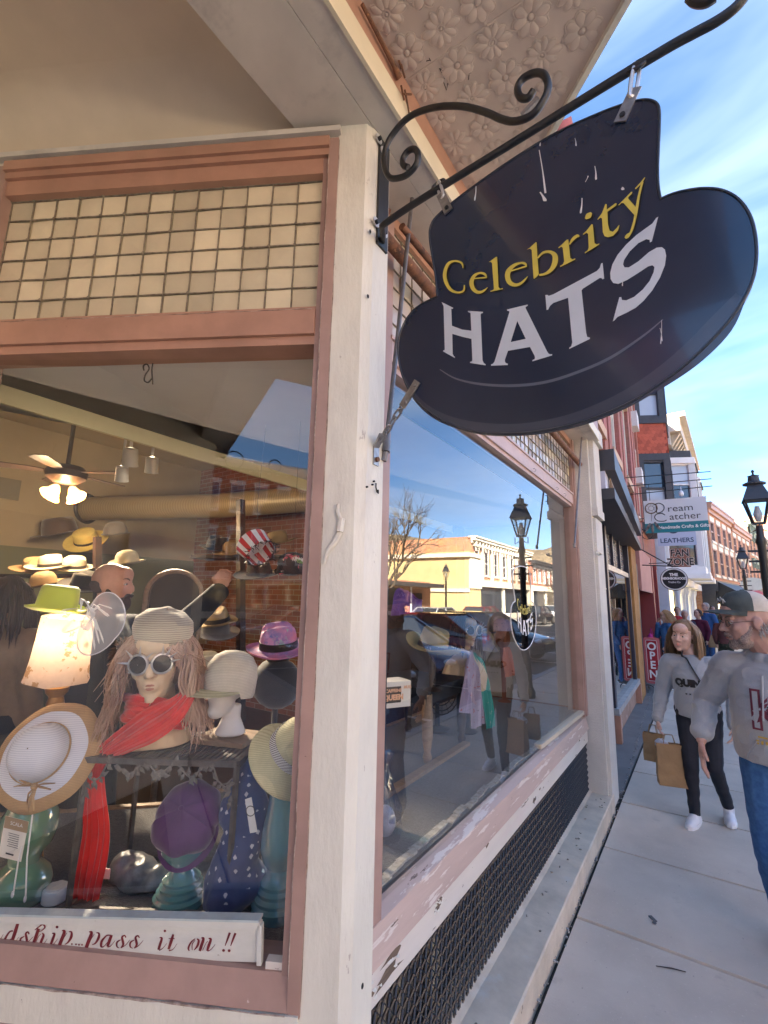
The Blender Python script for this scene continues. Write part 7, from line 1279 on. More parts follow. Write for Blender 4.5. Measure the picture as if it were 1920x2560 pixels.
mb = MB(); r_ = rrect(ow - .10, oz0 + .055, oz1 - .055, .02, q.y - .006); mb.tube(r_ + [r_[0]], .004, 4, cap=False); mb.build('white_border', M['plainwhite'], osn)
mb = MB()
for k, ch_ in enumerate('OPEN'): put_text(mb, ch_, .215, V(q.x, q.y - .004, oz1 - .185 - .185 * k), EX, EZ, .003, bold=.006, sx=.95)
mb.build('open_lettering', M['plainwhite'], osn)
mb = MB(); mb.tube([V(q.x - ow / 2 - .01, q.y + .02, .1), V(q.x - ow / 2 - .01, q.y + .02, 1.1), V(q.x + ow / 2 + .01, q.y + .02, 1.1), V(q.x + ow / 2 + .01, q.y + .02, .1)], .01, 6)
for sx in (-1, 1): mb.tube([V(q.x + sx * .11 + .12 * math.cos(t), q.y - .02, .02 + .11 * math.sin(t)) for t in [math.pi * k / 8 for k in range(9)]], .011, 6); mb.tube([V(q.x + sx * .11, q.y - .22, .01), V(q.x + sx * .11, q.y, .12), V(q.x + sx * .11, q.y + .22, .01)], .010, 6)
mb.build('wire_stand', M['iron'], osn, True)
# street lamps
def lamp(label, p, s=1.0):
    r = thing('street_lamp', label, 'street lamp', p, group='lantern street lamps'); c = Vector(p); mb = MB(); Z = lambda z: c + V(0, 0, z)
    mb.lathe([(.16, 0), (.17, .1), (.12, .2), (.10, .7), (.06, .9), (.055, 2.7), (.075, 2.75), (.05, 2.85), (.045, 3.02)], c, 16); mb.build('post', M['iron'], r, True)
    mb = MB()
    for k in range(3): mb.bar(Z(2.3 + .16 * k) - V(.18, 0, 0), Z(2.3 + .16 * k) + V(.18, 0, 0), .03, .03)
    for sg in (-1, 1): mb.tube([Z(2.95) + V(sg * .04, 0, 0), Z(2.90) + V(sg * .13, 0, 0), Z(3.03) + V(sg * .13, 0, 0)], .010, 6)
    mb.build('ladder_arms', M['iron'], r, True)
    zb, zt = 3.05, 3.42; wb, wt = .07, .155
    mb = MB()
    cb = [V(sx * wb, sy * wb, zb) + c for sx, sy in ((-1, -1), (1, -1), (1, 1), (-1, 1))]; ct = [V(sx * wt, sy * wt, zt) + c for sx, sy in ((-1, -1), (1, -1), (1, 1), (-1, 1))]
    for k in range(4): mb.bar(cb[k], ct[k], .022, .022); mb.bar(cb[k], cb[(k + 1) % 4], .025, .025); mb.bar(ct[k], ct[(k + 1) % 4], .025, .025)
    mb.build('lantern_frame', M['iron'], r); mb = MB(); rt = .18
    e0 = [V(sx * rt, sy * rt, zt - .01) + c for sx, sy in ((-1, -1), (1, -1), (1, 1), (-1, 1))]; e1_ = [V(sx * .09, sy * .09, zt + .24) + c for sx, sy in ((-1, -1), (1, -1), (1, 1), (-1, 1))]
    mb.add(e0 + e1_, [(k, (k + 1) % 4, 4 + (k + 1) % 4, 4 + k) for k in range(4)] + [(3, 2, 1, 0)]); mb.lathe([(.09, .24), (.15, .25), (.15, .27), (.08, .30), (.07, .38), (.08, .39), (.02, .41), (.012, .44), (.025, .46), (.012, .49)], Z(zt), 16); mb.build('lantern_roof', M['charcoal'], r)
    for k in range(4): mb = MB(); mb.quad(cb[k], cb[(k + 1) % 4], ct[(k + 1) % 4], ct[k]); mb.build('lantern_pane', glass('lantern_glass', 1.5, (.92, .95, .95), .06) if 'lantern_glass' not in bpy.data.materials else bpy.data.materials['lantern_glass'], r)
    mb = MB(); mb.lathe([(.03, .0), (.05, .06), (.06, .12), (.035, .2), (.03, .24)], Z(zb + .03), 12); mb.build('gas_mantle', mat('mantle_glass', (.6, .56, .55), .3), r, True)
    return r
lamp('black lantern street lamp standing nearest on the pavement edge', (.88, 9.2, 0)); lamp('black lantern street lamp farther down the pavement', QY(1850, 1500, 21) * 1 + V(.2, 0, -QY(1850, 1500, 21).z)); lamp('black lantern street lamp behind the camera', (1.1, -13, 0)); lamp('black lantern street lamp across the road', (10.8, 26, 0))
# bare trees
def tree(label, p, h, seed):
    rnd = random.Random(seed); r = thing('bare_tree', label, 'tree', p, group='bare street trees'); mb = MB(); tw = MB()
    def grow(a, d, l, rad, lev):
        b = a + d * l; m_ = (mb if lev < 2 else tw); mid = (a + b) / 2 + V(rnd.gauss(0, 1), rnd.gauss(0, 1), 0) * l * .04; m_.tube([a, mid, b], [rad, rad * .85, rad * .68], 6 if lev < 2 else 4, cap=False)
        if lev >= 6: return
        for k in range(3 if lev < 5 else 2):
            s, u = basis(d); an = rnd.uniform(0, 6.3); sp_ = rnd.uniform(.35, .75); nd = (d + (s * math.cos(an) + u * math.sin(an)) * sp_ + V(0, 0, .10)).normalized(); grow(a + (b - a) * rnd.uniform(.55, 1), nd, l * rnd.uniform(.62, .82), rad * .62, lev + 1)
    grow(Vector(p), V(.03, 0, 1), h * .30, .13, 0); bark = mat('bark', (.085, .07, .055), .9, nsc=20, namt=.4); mb.build('trunk', bark, r, True); tw.build('crown', bark, r, True)
tree('bare branching tree on the far side of the road beside the pale annex', (10.9, 19.5, 0), 8.0, 5); tree('bare tree farther along the far pavement', (11.2, 58, 0), 7.5, 8)
# hills
mb = MB(); mb.surf(lambda i, j: V(60 + 240 * i, -260 + 620 * j, -2 + (34 + 10 * math.sin(j * 17)) * math.sin(math.pi * min(1, i * 1.0)) ** .8 + 5 * mnoise.noise(V(i * 9, j * 23, 0))), 40, 90); mb.build('hills', mat('winter_woods', (.13, .10, .065), .95, nsc=.15, col2=(.19, .15, .09), bsc=.6, bst=1.0, bdist=2.0), None, True, kind='structure')
mb = MB(); mb.surf(lambda i, j: V(-120 + 260 * i, 110 + 120 * j, -2 + 22 * math.sin(math.pi * min(1, j)) + 4 * mnoise.noise(V(i * 17, j * 9, 0))), 60, 30); mb.build('hills', bpy.data.materials['winter_woods'], None, True, kind='structure')
# cars, nose in to the kerb
def car_mesh():
    st = [(-2.2, .62, .35, .78), (-2.1, .80, .28, .98), (-1.5, .88, .24, 1.02), (-.9, .90, .22, 1.0), (0, .91, .22, .98), (.8, .90, .22, .97), (1.35, .88, .24, .90), (1.9, .82, .28, .78), (2.15, .70, .34, .66)]
    b = MB(); n = 14
    def ring_(s):
        x, w, z0, z1 = s; pts = []
        for k in range(n):
            a = 2 * math.pi * k / n; ca, sa = math.cos(a), math.sin(a); e = .45; pts.append(V(x, w * math.copysign(abs(ca) ** e, ca), (z0 + z1) / 2 + (z1 - z0) / 2 * math.copysign(abs(sa) ** e, sa)))
        return pts
    vs = [p for s in st for p in ring_(s)]; m_ = len(st); b.add(vs, [(i * n + k, i * n + (k + 1) % n, (i + 1) * n + (k + 1) % n, (i + 1) * n + k) for i in range(m_ - 1) for k in range(n)] + [tuple(range(n))[::-1], tuple(range((m_ - 1) * n, m_ * n))])
    g = MB(); lo = [(-1.95, .76, .98), (-.1, .80, .96), (1.1, .78, .94)]; 
    A_lo = [V(-1.95, -.74, .97), V(1.15, -.76, .93), V(1.15, .76, .93), V(-1.95, .74, .97)]; A_hi = [V(-1.35, -.58, 1.44), V(.25, -.60, 1.46), V(.25, .60, 1.46), V(-1.35, .58, 1.44)]
    g.add(A_lo + A_hi, [(0, 1, 5, 4), (1, 2, 6, 5), (2, 3, 7, 6), (3, 0, 4, 7)])
    rf = MB(); rf.prism([p + V(0, 0, 0) for p in A_hi], (0, 0, .05)); 
    for (i, j) in ((0, 4), (1, 5), (2, 6), (3, 7)): rf.bar((A_lo + A_hi)[i], (A_lo + A_hi)[j], .06, .06)
    rf.bar(V(-.55, -.77, .96), V(-.55, -.60, 1.45), .06, .06); rf.bar(V(-.55, .77, .96), V(-.55, .60, 1.45), .06, .06)
    return b, g, rf
cg = mat('car_glass', (.03, .035, .04), .03, spec=1.0, coat=1.0); rub = mat('tyre_rubber', (.02, .02, .02), .9); hl = mat('headlight', (.75, .78, .8), .1, coat=1)
def car(label, x, y, rz, paint):
    r = thing('parked_car', label, 'car', (x, y, -.14), rz, group='cars parked along the kerb'); b, g, rf = car_mesh(); C_ = lambda mb, nm, mt, sm=False, par=r: mb.build(nm, mt, par, sm, world=False)
    C_(b, 'body', paint, 'all'); C_(g, 'windows', cg); C_(rf, 'roof', paint, True)
    for sx in (-1.35, 1.35):
        for sy in (-.80, .80): mb = MB(); mb.lathe([(.12, -.1), (.30, -.1), (.33, -.05), (.33, .05), (.30, .1), (.12, .1)], (sx, sy, .33), 20, axis=(0, 1, 0)); wv_ = C_(mb, 'wheel', rub, True); mb = MB(); mb.lathe([(.02, -.11), (.2, -.105), (.2, .105), (.02, .11)], (sx, sy, .33), 10, axis=(0, 1, 0)); C_(mb, 'rim', M['steel'], True, wv_)
    for sy in (-.58, .58): mb = MB(); mb.ell((2.02, sy, .68), (.12, .17, .07)); C_(mb, 'headlight', hl, True)
    mb = MB(); mb.b2((2.08, -.4, .42), (2.17, .4, .60)); C_(mb, 'grille', M['black']); return r
paints = {k: mat('car_' + k, c, .22, coat=1.0, metal=.3) for k, c in dict(navy=(.02, .045, .12), black=(.012, .012, .014), red=(.18, .012, .018), silver=(.42, .44, .46), blue=(.05, .10, .22)).items()}
for i, (y, c, lb) in enumerate(((-6.5, 'navy', 'dark navy sedan parked nearest behind the camera'), (-9.4, 'blue', 'blue sedan parked second behind the camera'), (-12.3, 'red', 'dark red sedan parked third behind the camera'), (-15.2, 'silver', 'silver sedan parked fourth behind the camera'), (-18.1, 'navy', 'dark blue sedan parked farthest behind the camera'), (3.6, 'silver', 'silver sedan parked at the kerb beside the hat shop'), (6.6, 'black', 'black sedan parked at the kerb beyond the silver one'), (9.6, 'navy', 'navy sedan parked at the kerb by the street lamp'), (12.8, 'red', 'red sedan parked at the kerb past the street lamp'), (15.8, 'black', 'black sedan parked farthest up the kerb'))):
    car(lb, 4.2, y, math.pi + .12, paints[c])
for i, (y, c) in enumerate(((22, 'silver'), (28, 'red'), (40, 'black'), (46, 'silver'))): car(['silver', 'dark red', 'black', 'pale silver'][i] + ' sedan parked on the far side of the road ' + ['by the tree', 'by the low building', 'by the corner building', 'farthest along'][i], 9.2, y, math.pi / 2, paints[c])
# ------------------------------------------------------------------ people (built facing -y, feet at the origin)
from mathutils.bvhtree import BVHTree
def hand(mb, w, d, n, s=1.0, curl=.5, flip=1):
    d = Vector(d).normalized(); n = Vector(n); n = (n - d * n.dot(d)).normalized(); sd = d.cross(n) * flip
    Mx = Matrix((n, sd, d)).transposed(); mb.ell(Vector(w) + d * .048 * s, [.015 * s, .040 * s, .054 * s], Mx)
    for k, (l, o) in enumerate(((.036, -.038), (.043, -.013), (.040, .012), (.034, .037))):
        b = Vector(w) + d * .088 * s + sd * (o * s); d1 = (d + n * curl * .5).normalized(); d2 = (d + n * curl * 1.5).normalized(); m1 = b + d1 * l * s; mb.cap(b - d * .02 * s, m1, .0088 * s, .0082 * s, 8); mb.cap(m1, m1 + d2 * l * .85 * s, .0082 * s, .0068 * s, 8)
    tb0 = Vector(w) + d * .025 * s - sd * .030 * s; d1 = (d * .75 - sd * .7 + n * .35).normalized(); m1 = tb0 + d1 * .042 * s; mb.cap(tb0, m1, .0135 * s, .011 * s, 8); mb.cap(m1, m1 + (d + n * .4 - sd * .1).normalized() * .032 * s, .011 * s, .0085 * s, 8)
def person(label, loc, rz, P, near=False, skin=(.52, .30, .22)):
    r = thing('person', label, 'person', loc, rz, group=P.get('group')); k = P.get('h', 1.75) / 1.75; S = lambda *a: V(*a) * k; vx = P.get('vox', .008 if near else .018); fat = P.get('fat', 1.0); sk = mat('skin', skin, .5, nsc=14, col2=tuple(c * .82 for c in skin), sub=.12, bsc=120, bst=.12)
    W = lambda mb, nm, mt, sm=True, par=r: mb.build(nm, mt, par, sm, world=False)
    hc = V(*P.get('head', (0, -.03, 1.635))) * k; hs = P.get('hs', 1.0); HT = Matrix.Translation(hc) @ Matrix.Rotation(R_(P.get('yaw', 0)), 4, 'Z') @ Matrix.Rotation(R_(P.get('nod', 0)), 4, 'X') @ Matrix.Rotation(R_(P.get('tilt', 0)), 4, 'Y')
    sh = P.get('shw', .185); arms = P['arms']; legs = P['legs']
    mb = MB(); mb.M = HT; head_blob(mb, hs, P.get('jaw', 1.0), neck=False); mb.M = None
    mb.cap(HT @ V(0, .02, -.06), S(0, .01, 1.44), .056 * hs, .064 * k); mb.cap(S(0, 0, 1.36), S(0, 0, 1.0), .11 * k, .11 * k); mb.cap(S(-.12, 0, 1.38), S(.12, 0, 1.38), .06 * k, .06 * k)
    for sgn, (el, wr, hd, cu, pn) in zip((-1, 1), arms):
        s0, e0, w0 = S(sgn * sh, 0, 1.405), S(*el), S(*wr); mb.cap(s0, e0, .046 * k, .038 * k); mb.cap(e0, w0, .037 * k, .027 * k); hand(mb, w0, hd, pn, k * P.get('hands', 1.0), cu, sgn)
    for sgn, (kn, an, toe) in zip((-1, 1), legs): mb.cap(S(sgn * .09, 0, .93), S(*kn), .075 * k, .052 * k); mb.cap(S(*kn), S(*an), .05 * k, .036 * k)
    me = remesh(mb, vx * .85, 3 if near else 1); me.materials.append(sk); link('body', me, r, 'all')
    # garment
    top = P['top']; mb = MB(); f = fat; cx = P.get('chest', (.165, .125)); bx = P.get('belly', (.165, .13)); hz = P.get('hem', .88); hx = P.get('hip', (.175, .135))
    n_ = 28; rings = [(hz, hx[0] * .98, hx[1] * .98, 0), (hz + .05, hx[0] * 1.03, hx[1] * 1.03, 0), (hz + .16, bx[0], bx[1], -.012), (1.16, bx[0] * .98, bx[1], -.015), (1.28, cx[0], cx[1], -.012), (1.38, cx[0] * .98, cx[1] * .86, 0), (1.445, cx[0] * .72, cx[1] * .66, .008), (1.485, .075, .072, .008)]
    vs = [S(a * math.cos(t), b * math.sin(t) + o, z) for z, a, b, o in rings for t in [2 * math.pi * q / n_ for q in range(n_)]]; m_ = len(rings)
    mb.add(vs, [(i * n_ + q, i * n_ + (q + 1) % n_, (i + 1) * n_ + (q + 1) % n_, (i + 1) * n_ + q) for i in range(m_ - 1) for q in range(n_)] + [tuple(range(n_))[::-1], tuple(range((m_ - 1) * n_, m_ * n_))])
    ar = P.get('sleeve', (.072, .058, .046))
    for sgn, (el, wr, hd, cu, pn) in zip((-1, 1), arms):
        s0, e0, w0 = S(sgn * sh, 0, 1.395), S(*el), S(*wr); w1 = e0 + (w0 - e0) * P.get('slv', .97); mb.cap(S(sgn * sh * .55, 0, 1.385), s0, ar[0] * 1.05 * k, ar[0] * k); mb.cap(s0, e0, ar[0] * k, ar[1] * k); mb.cap(e0, w1, ar[1] * k, ar[2] * k)
    if P.get('hood'):
        for t in range(12): a = math.pi * 2 * t / 12; mb.ell(S(.095 * math.cos(a), .02 + .10 * math.sin(a), 1.475 + .03 * math.sin(a)), [.042, .042, .04])
        mb.ell(S(0, .13, 1.40), [.13, .06, .10])
    me = remesh(mb, vx * 1.2, 5 if near else 2)
    if near:
        def fold(c):
            q = mnoise.noise(V(c.x * 6, c.y * 6, c.z * 10)) * .005 + mnoise.noise(V(c.x * 22 + 5, c.y * 22, c.z * 30)) * .0015 + .005 * (1 - abs(mnoise.noise(V(c.x * 7 + c.z * 9, c.y * 7, c.z * 11 - c.x * 8)))) ** 6
            if abs(c.x) > sh * k * .95: q += .003 * math.sin(c.z * 75 + c.y * 30) * max(0, mnoise.noise(c * 8) + .4)
            return q
        puff(me, fold)
    me.materials.append(top); g = link('sweatshirt' if near else 'top', me, r, 'all'); bv = BVHTree.FromPolygons([v.co.copy() for v in me.vertices], [tuple(p.vertices) for p in me.polygons])
    def chest(x, z, off=.004):
        h = bv.ray_cast(V(x, -1.5, z), V(0, 1, 0)); return (h[0] if h[0] else V(x, -.2, z)) + V(0, -off, 0)
    # trousers and shoes
    mb = MB(); tr = P.get('trouser', (.095, .07, .055)); mb.cap(S(-.06, 0, hz + .05), S(.06, 0, hz + .05), .125 * k * f, .125 * k * f); mb.ell(S(0, .02, .88), [.165 * k * f, .125 * k * f, .10 * k])
    for sgn, (kn, an, toe) in zip((-1, 1), legs):
        a0 = S(sgn * .09, 0, .90); k0, n0 = S(*kn), S(*an); mb.cap(a0, k0, tr[0] * k * f, tr[1] * k); mb.cap(k0, n0 - V(0, 0, .005), tr[1] * k, tr[2] * k)
    me = remesh(mb, vx * 1.2, 4 if near else 2)
    if near:
        puff(me, lambda c: .004 * math.sin(c.z * 60 + 9 * c.x) * max(0, mnoise.noise(c * 6) + .2) + .004 * mnoise.noise(c * 14))
    me.materials.append(P['pants']); link('trousers', me, r, 'all')
    for sgn, (kn, an, toe) in zip((-1, 1), legs):
        mb = MB(); n0 = S(*an); t0 = Vector(toe).normalized(); b0 = V(n0.x, n0.y, max(n0.z - .085 * k, .03)); mb.cap(b0 - t0 * .035, b0 + t0 * .075, .042, .046); mb.cap(b0 + t0 * .06, b0 + t0 * .15 + V(0, 0, -.012), .045, .034); mb.cap(b0, n0 - V(0, 0, .0), .043, .042); me = remesh(mb, .010, 2)
        for v in me.vertices: v.co.z = max(v.co.z, b0.z - .03)
        me.materials.append(P['shoe']); so_ = link('shoe', me, r, 'all')
        mb = MB(); s_ = V(-t0.y, t0.x, 0); pl_ = [b0 + t0 * a + s_ * b + V(0, 0, -.03 - b0.z + max(b0.z, .03)) for a, b in ((-.075, -.03), (.0, -.042), (.10, -.046), (.17, -.03), (.19, 0), (.17, .03), (.10, .046), (.0, .042), (-.075, .03))]; pl_ = [V(p.x, p.y, b0.z - .032) for p in pl_]; mb.prism(pl_, (0, 0, .022)); W(mb, 'sole', P.get('sole', M['plainwhite']), False, so_)
    mb = MB(); mb.M = HT; lips(mb, hs); W(mb, 'lips', mat('lip', tuple(c * q for c, q in zip(skin, (.92, .62, .62))), .45)); 
    if near or P.get('eyes'): eye_parts_local(r, HT, hs, P.get('iris', (.10, .10, .08)), sk, P.get('brow', (.12, .08, .05)))
    return r, HT, k, chest, W
def eye_parts_local(r, T, s, iris, lid, browc):
    w = r['_w']; r['_w'] = (0, 0, 0); eye_parts(r, T, s * .98, iris, lid, (.62, .58, .55), browc); r['_w'] = w
def local_hair(r, *a, **k): w = r['_w']; r['_w'] = (0, 0, 0); o = strand_hair(r, *a, **k); r['_w'] = w; return o
def chest_text(chest, mb, txt, size, cx, cz, off=.005, **kw):
    vs, fs = text_mesh(txt, size, **kw); mb.add([chest(cx + v[0], cz + v[1], off) for v in vs], fs)
gsw = lambda nm, c: mat(nm, c, .92, nsc=260, namt=.12, bsc=300, bst=.35, sheen=.35)
# --- man in the grey hoodie and cap, walking towards us, looking into the window
mp = dict(h=1.81, hs=1.2, head=(-.095, -.085, 1.640), yaw=-60, nod=6, jaw=1.1, shw=.208, vox=.006, chest=(.212, .165), belly=(.222, .19), hip=(.215, .18), hem=.93, fat=1.12, hood=True, hands=1.14, sleeve=(.084, .068, .058), slv=.80, trouser=(.105, .082, .072),
          arms=[((-.345, .07, 1.17), (-.355, -.10, .985), (-.02, -.18, -.95), .35, (.9, .1, 0)), ((.34, .10, 1.15), (.36, .0, .92), (0, -.1, -1), .4, (-.9, 0, 0))], legs=[((-.10, -.05, .50), (-.08, .12, .11), (-.1, -1, 0)), ((.11, -.20, .52), (.11, -.26, .09), (.1, -1, 0))],
          top=gsw('grey_heather_hoodie', (.36, .37, .385)), pants=mat('blue_denim', (.028, .10, .26), .85, nsc=40, col2=(.05, .15, .34), bsc=180, bst=.4), shoe=mat('navy_shoe', (.02, .03, .05), .7), brow=(.22, .18, .15), iris=(.12, .16, .18))
man, HT, k, chest, W = person('man in grey hoodie, jeans and two tone cap with glasses and grey beard', (.325, 3.5, 0), R_(-10), mp, True, (.46, .27, .22))
hs = 1.2
mb = MB(); mb.M = HT @ Matrix.Scale(hs, 4); mb.ell((0, -.032, -.080), (.051, .053, .040)); mb.ell((0, -.066, -.100), (.026, .024, .020)); mb.cap((-.028, -.083, -.058), (0, -.094, -.044), .007, .009); mb.cap((.028, -.083, -.058), (0, -.094, -.044), .007, .009); mb.cap((-.056, -.01, -.02), (-.046, -.045, -.075), .012, .022); mb.cap((.056, -.01, -.02), (.046, -.045, -.075), .012, .022)
me = remesh(mb, .006, 2)
puff(me, lambda c: .0035 * mnoise.noise(c * 160))
me.materials.append(mat('grey_beard', (.34, .27, .24), .85, nsc=130, col2=(.16, .10, .085), bsc=260, bst=.8)); link('beard', me, man, 'all')
mb = MB(); mb.M = HT @ Matrix.Scale(hs, 4)
for q in range(150):
    a = random.uniform(1.5, 4.8); el = random.uniform(-.35, .12); d = V(math.sin(a), -math.cos(a), 0); p = V(d.x * .077, .018 + d.y * .098, -.01 + el * .12); mb.tube([p, p + V(d.x * .006, d.y * .006, -.014), p + V(d.x * .004, .004, -.03)], [.003, .003, .0008], 5)
W(mb, 'hair', mat('grey_hair', (.36, .33, .31), .7, nsc=90, namt=.4))
def ball_cap(r, T, s, front, backm, W):
    TT = T @ Matrix.Scale(s, 4) @ Matrix.Translation(V(0, .010, .060)) @ Matrix.Rotation(R_(-7), 4, 'X') @ Matrix.Diagonal((.96, .93, .92, 1)); mb = MB(); mb.M = TT
    prof = [(.098, -.004), (.0985, .02), (.092, .055), (.072, .082), (.04, .097), (.002, .102)]; n = 40; vs = []; 
    for rr, h in prof:
        for q in range(n): a = 2 * math.pi * q / n; vs.append(V(rr * .86 * math.cos(a), rr * 1.08 * math.sin(a), h))
    fs = [(i * n + q, i * n + (q + 1) % n, (i + 1) * n + (q + 1) % n, (i + 1) * n + q) for i in range(len(prof) - 1) for q in range(n)]; o0 = len(mb.v); mb.add(vs, fs)
    mb.m = [0 if math.sin(2 * math.pi * ((f[0] - o0) % n + .5) / n) < -.05 else 1 for f in mb.f]
    c = W(mb, 'cap', [front, backm]); mb = MB(); mb.M = TT
    def bl(i, j): a = math.pi * 1.08 + math.pi * .84 * i; e = .088 * math.sin(math.pi * i) ** .55 * j; x = .084 * math.cos(a); return V(x * (1 - .10 * j), .106 * math.sin(a) - e, .0 - .012 * j - 1.6 * x * x * (.4 + j * 1.4))
    mb.surf(bl, 24, 6); b2_ = [(v[0], v[1], v[2]) for v in mb.v]; W(mb, 'cap_bill', front); mb = MB(); mb.M = TT; mb.ell((0, 0, .102), (.007, .007, .004)); W(mb, 'cap_button', front); return TT
cf = mat('dark_green_cotton', (.075, .092, .090), .85, bsc=120, bst=.4, nsc=18, namt=.3); cb_ = mat('stone_mesh', (.58, .52, .44), .9, bsc=150, bst=.8, nsc=30, namt=.15); TT = ball_cap(man, HT, hs, cf, cb_, W)
mb = MB(); mb.M = TT
for q, (x, z) in enumerate(((-.03, .045), (.0, .052), (.028, .042))): mb.tube([V(x - .012, -.104 + .012 * q * 0, z - .012), V(x, -.108, z + .010), V(x + .012, -.104, z - .006)], .0028, 5)
W(mb, 'cap_emblem', mat('emblem_thread', (.5, .5, .48), .7))
mb = MB(); mb.M = HT @ Matrix.Scale(hs, 4)
for q in (-1, 1):
    c = V(.033 * q, -.094, .006); mb.tube([c + V(.021 * math.cos(t), .006 * abs(math.cos(t)), .015 * math.sin(t)) for t in [2 * math.pi * a / 18 for a in range(19)]], .0014, 5, cap=False); mb.tube([V(.054 * q, -.086, .010), V(.076 * q, -.04, .012), V(.080 * q, .010, .012), V(.080 * q, .022, -.004)], .0016, 5)
mb.tube([V(-.012, -.096, .008), V(0, -.102, .012), V(.012, -.096, .008)], .0014, 5); W(mb, 'glasses', mat('brown_wire', (.14, .08, .05), .35, metal=.6))
mb = MB(); chest_text(chest, mb, 'KC', .27, .065, 1.235, .009, bold=.010, sx=1.0); W(mb, 'letters_outline', mat('maroon_print', (.17, .03, .05), .8), False); mb = MB(); chest_text(chest, mb, 'KC', .27, .065, 1.235, .0115, bold=-.001, sx=1.0); W(mb, 'letters_fill', mp['top'], False)
def arrow(s, off): return [chest(.075 + x * s, 1.235 + z * s, off) for x, z in ((-.105, .030), (-.075, .034), (-.02, .058), (.06, .04), (.125, 0), (.06, -.04), (-.02, -.058), (-.075, -.034), (-.105, -.03), (-.085, -.012), (-.105, 0), (-.085, .012))]
for nm, s, off, mt in (('arrowhead_edge', 1.10, .0145, M['black']), ('arrowhead', 1.0, .0165, M['plainwhite'])): mb = MB(); a = arrow(s, off); c = chest(.07, 1.235, off + .001); mb.add(a + [c], [(i, (i + 1) % len(a), len(a)) for i in range(len(a))]); W(mb, nm, mt, False)
mb = MB(); chest_text(chest, mb, 'KC', .085, .072, 1.236, .0195, bold=.004); W(mb, 'arrowhead_letters', mat('team_red', (.40, .02, .04), .8), False)
mb = MB(); 
for q in range(9): mb.add([chest(-.09 + .042 * q, 1.112, .005), chest(-.05 + .042 * q, 1.112, .005), chest(-.05 + .042 * q, 1.104, .005), chest(-.09 + .042 * q, 1.104, .005)], [(0, 1, 2, 3)]); mb.m[-1] = 0 if q < 5 else 1
W(mb, 'printed_bar', [mat('gold_print', (.55, .36, .06), .8), bpy.data.materials['maroon_print']], False); mb = MB(); [mb.add([chest(x, z, .007) for x, z in ((-.10 + .02 * q, 1.090 - .003 * (q % 2)), (-.087 + .02 * q, 1.092), (-.090 + .02 * q, 1.068 + .005 * (q % 3)), (-.098 + .02 * q, 1.070))], [(0, 1, 2, 3)]) for q in range(6)]; W(mb, 'printed_word', bpy.data.materials['gold_print'], False)
mb = MB()
for x, dx in ((-.045, -.012), (.05, .006)): mb.tube([chest(x + dx * q / 8, 1.42 - .028 * q, .010) for q in range(9)], .0045, 6)
W(mb, 'drawstrings', mat('grey_cord', (.42, .43, .44), .8))
mb = MB(); pk_ = [chest(x, z, .010) for x, z in ((-.15, .985), (-.10, 1.085))] ; mb.tube([chest(-.16, .97, .006), chest(-.15, 1.0, .006), chest(-.10, 1.08, .006), chest(.0, 1.085, .006), chest(.10, 1.08, .006), chest(.15, 1.0, .006)], .004, 5); W(mb, 'pocket_seam', mp['top'])
mb = MB(); mb.tube([V(.085 * math.cos(t) - .005, -.01 + .085 * math.sin(t), 1.515 + .012 * math.sin(t)) for t in [2 * math.pi * q / 20 for q in range(21)]], .012, 6, cap=False); W(mb, 'tee_collar', mat('blue_tee', (.08, .22, .42), .9))
# --- woman with long hair and shopping bags
wp = dict(h=1.60, hs=1.10, head=(-.06, -.03, 1.655), yaw=-16, nod=4, tilt=6, jaw=1.12, shw=.195, vox=.006, chest=(.185, .155), belly=(.185, .16), hip=(.185, .15), hem=.93, fat=1.08, sleeve=(.088, .072, .05), slv=.97, trouser=(.092, .064, .046),
          arms=[((-.285, .03, 1.13), (-.33, -.07, .86), (-.03, -.1, -1), 1.4, (.8, .2, 0)), ((.29, .05, 1.13), (.27, -.08, .90), (-.1, -.2, -1), .8, (-.8, 0, 0))], legs=[((-.085, -.10, .50), (-.095, -.05, .085), (-.15, -1, 0)), ((.10, -.10, .52), (.14, .22, .13), (.15, -1, -.0))],
          top=gsw('grey_sweatshirt', (.34, .355, .375)), pants=mat('black_leggings', (.012, .016, .028), .75, nsc=30, namt=.3), shoe=mat('white_trainer', (.74, .75, .78), .5, bsc=60, bst=.2), brow=(.16, .10, .06), iris=(.10, .12, .10))
wom, HT2, k2, chest2, W2 = person('young woman in grey sweatshirt and black leggings carrying brown paper bags', (-.085, 5.05, 0), R_(-6), wp, True, (.62, .39, .31))
rnd = random.Random(21); roots = [(rnd.uniform(1.25, 2 * math.pi - 1.25) + math.pi, rnd.uniform(-.05, 1.45)) for _ in range(520)]
local_hair(wom, HT2 @ Matrix.Scale(1.10, 4), hair_mat('light_brown_hair', (.17, .095, .05), (.34, .21, .11)), roots, .33, .0034, .003, 'hair', 21, .02, 10)
mb = MB(); chest_text(chest2, mb, 'QUINN', .075, -.01 * k2, 1.235 * k2, .006, bold=.006, sx=1.0); W2(mb, 'printed_letters', M['black'], False); mb = MB(); mb.add([chest2(x, z, .0055) for x, z in ((-.10, 1.075), (.16, 1.055), (.16, 1.052), (-.10, 1.072))], [(0, 1, 2, 3)]); W2(mb, 'print_rule', M['black'], False); mb = MB(); [mb.add([chest2(x, z, .006) for x, z in ((-.06 + .028 * q, 1.050), (-.045 + .028 * q, 1.049), (-.047 + .028 * q, 1.036 + .004 * (q % 2)), (-.058 + .028 * q, 1.037))], [(0, 1, 2, 3)]) for q in range(7)]; W2(mb, 'printed_subline', M['charcoal'], False)
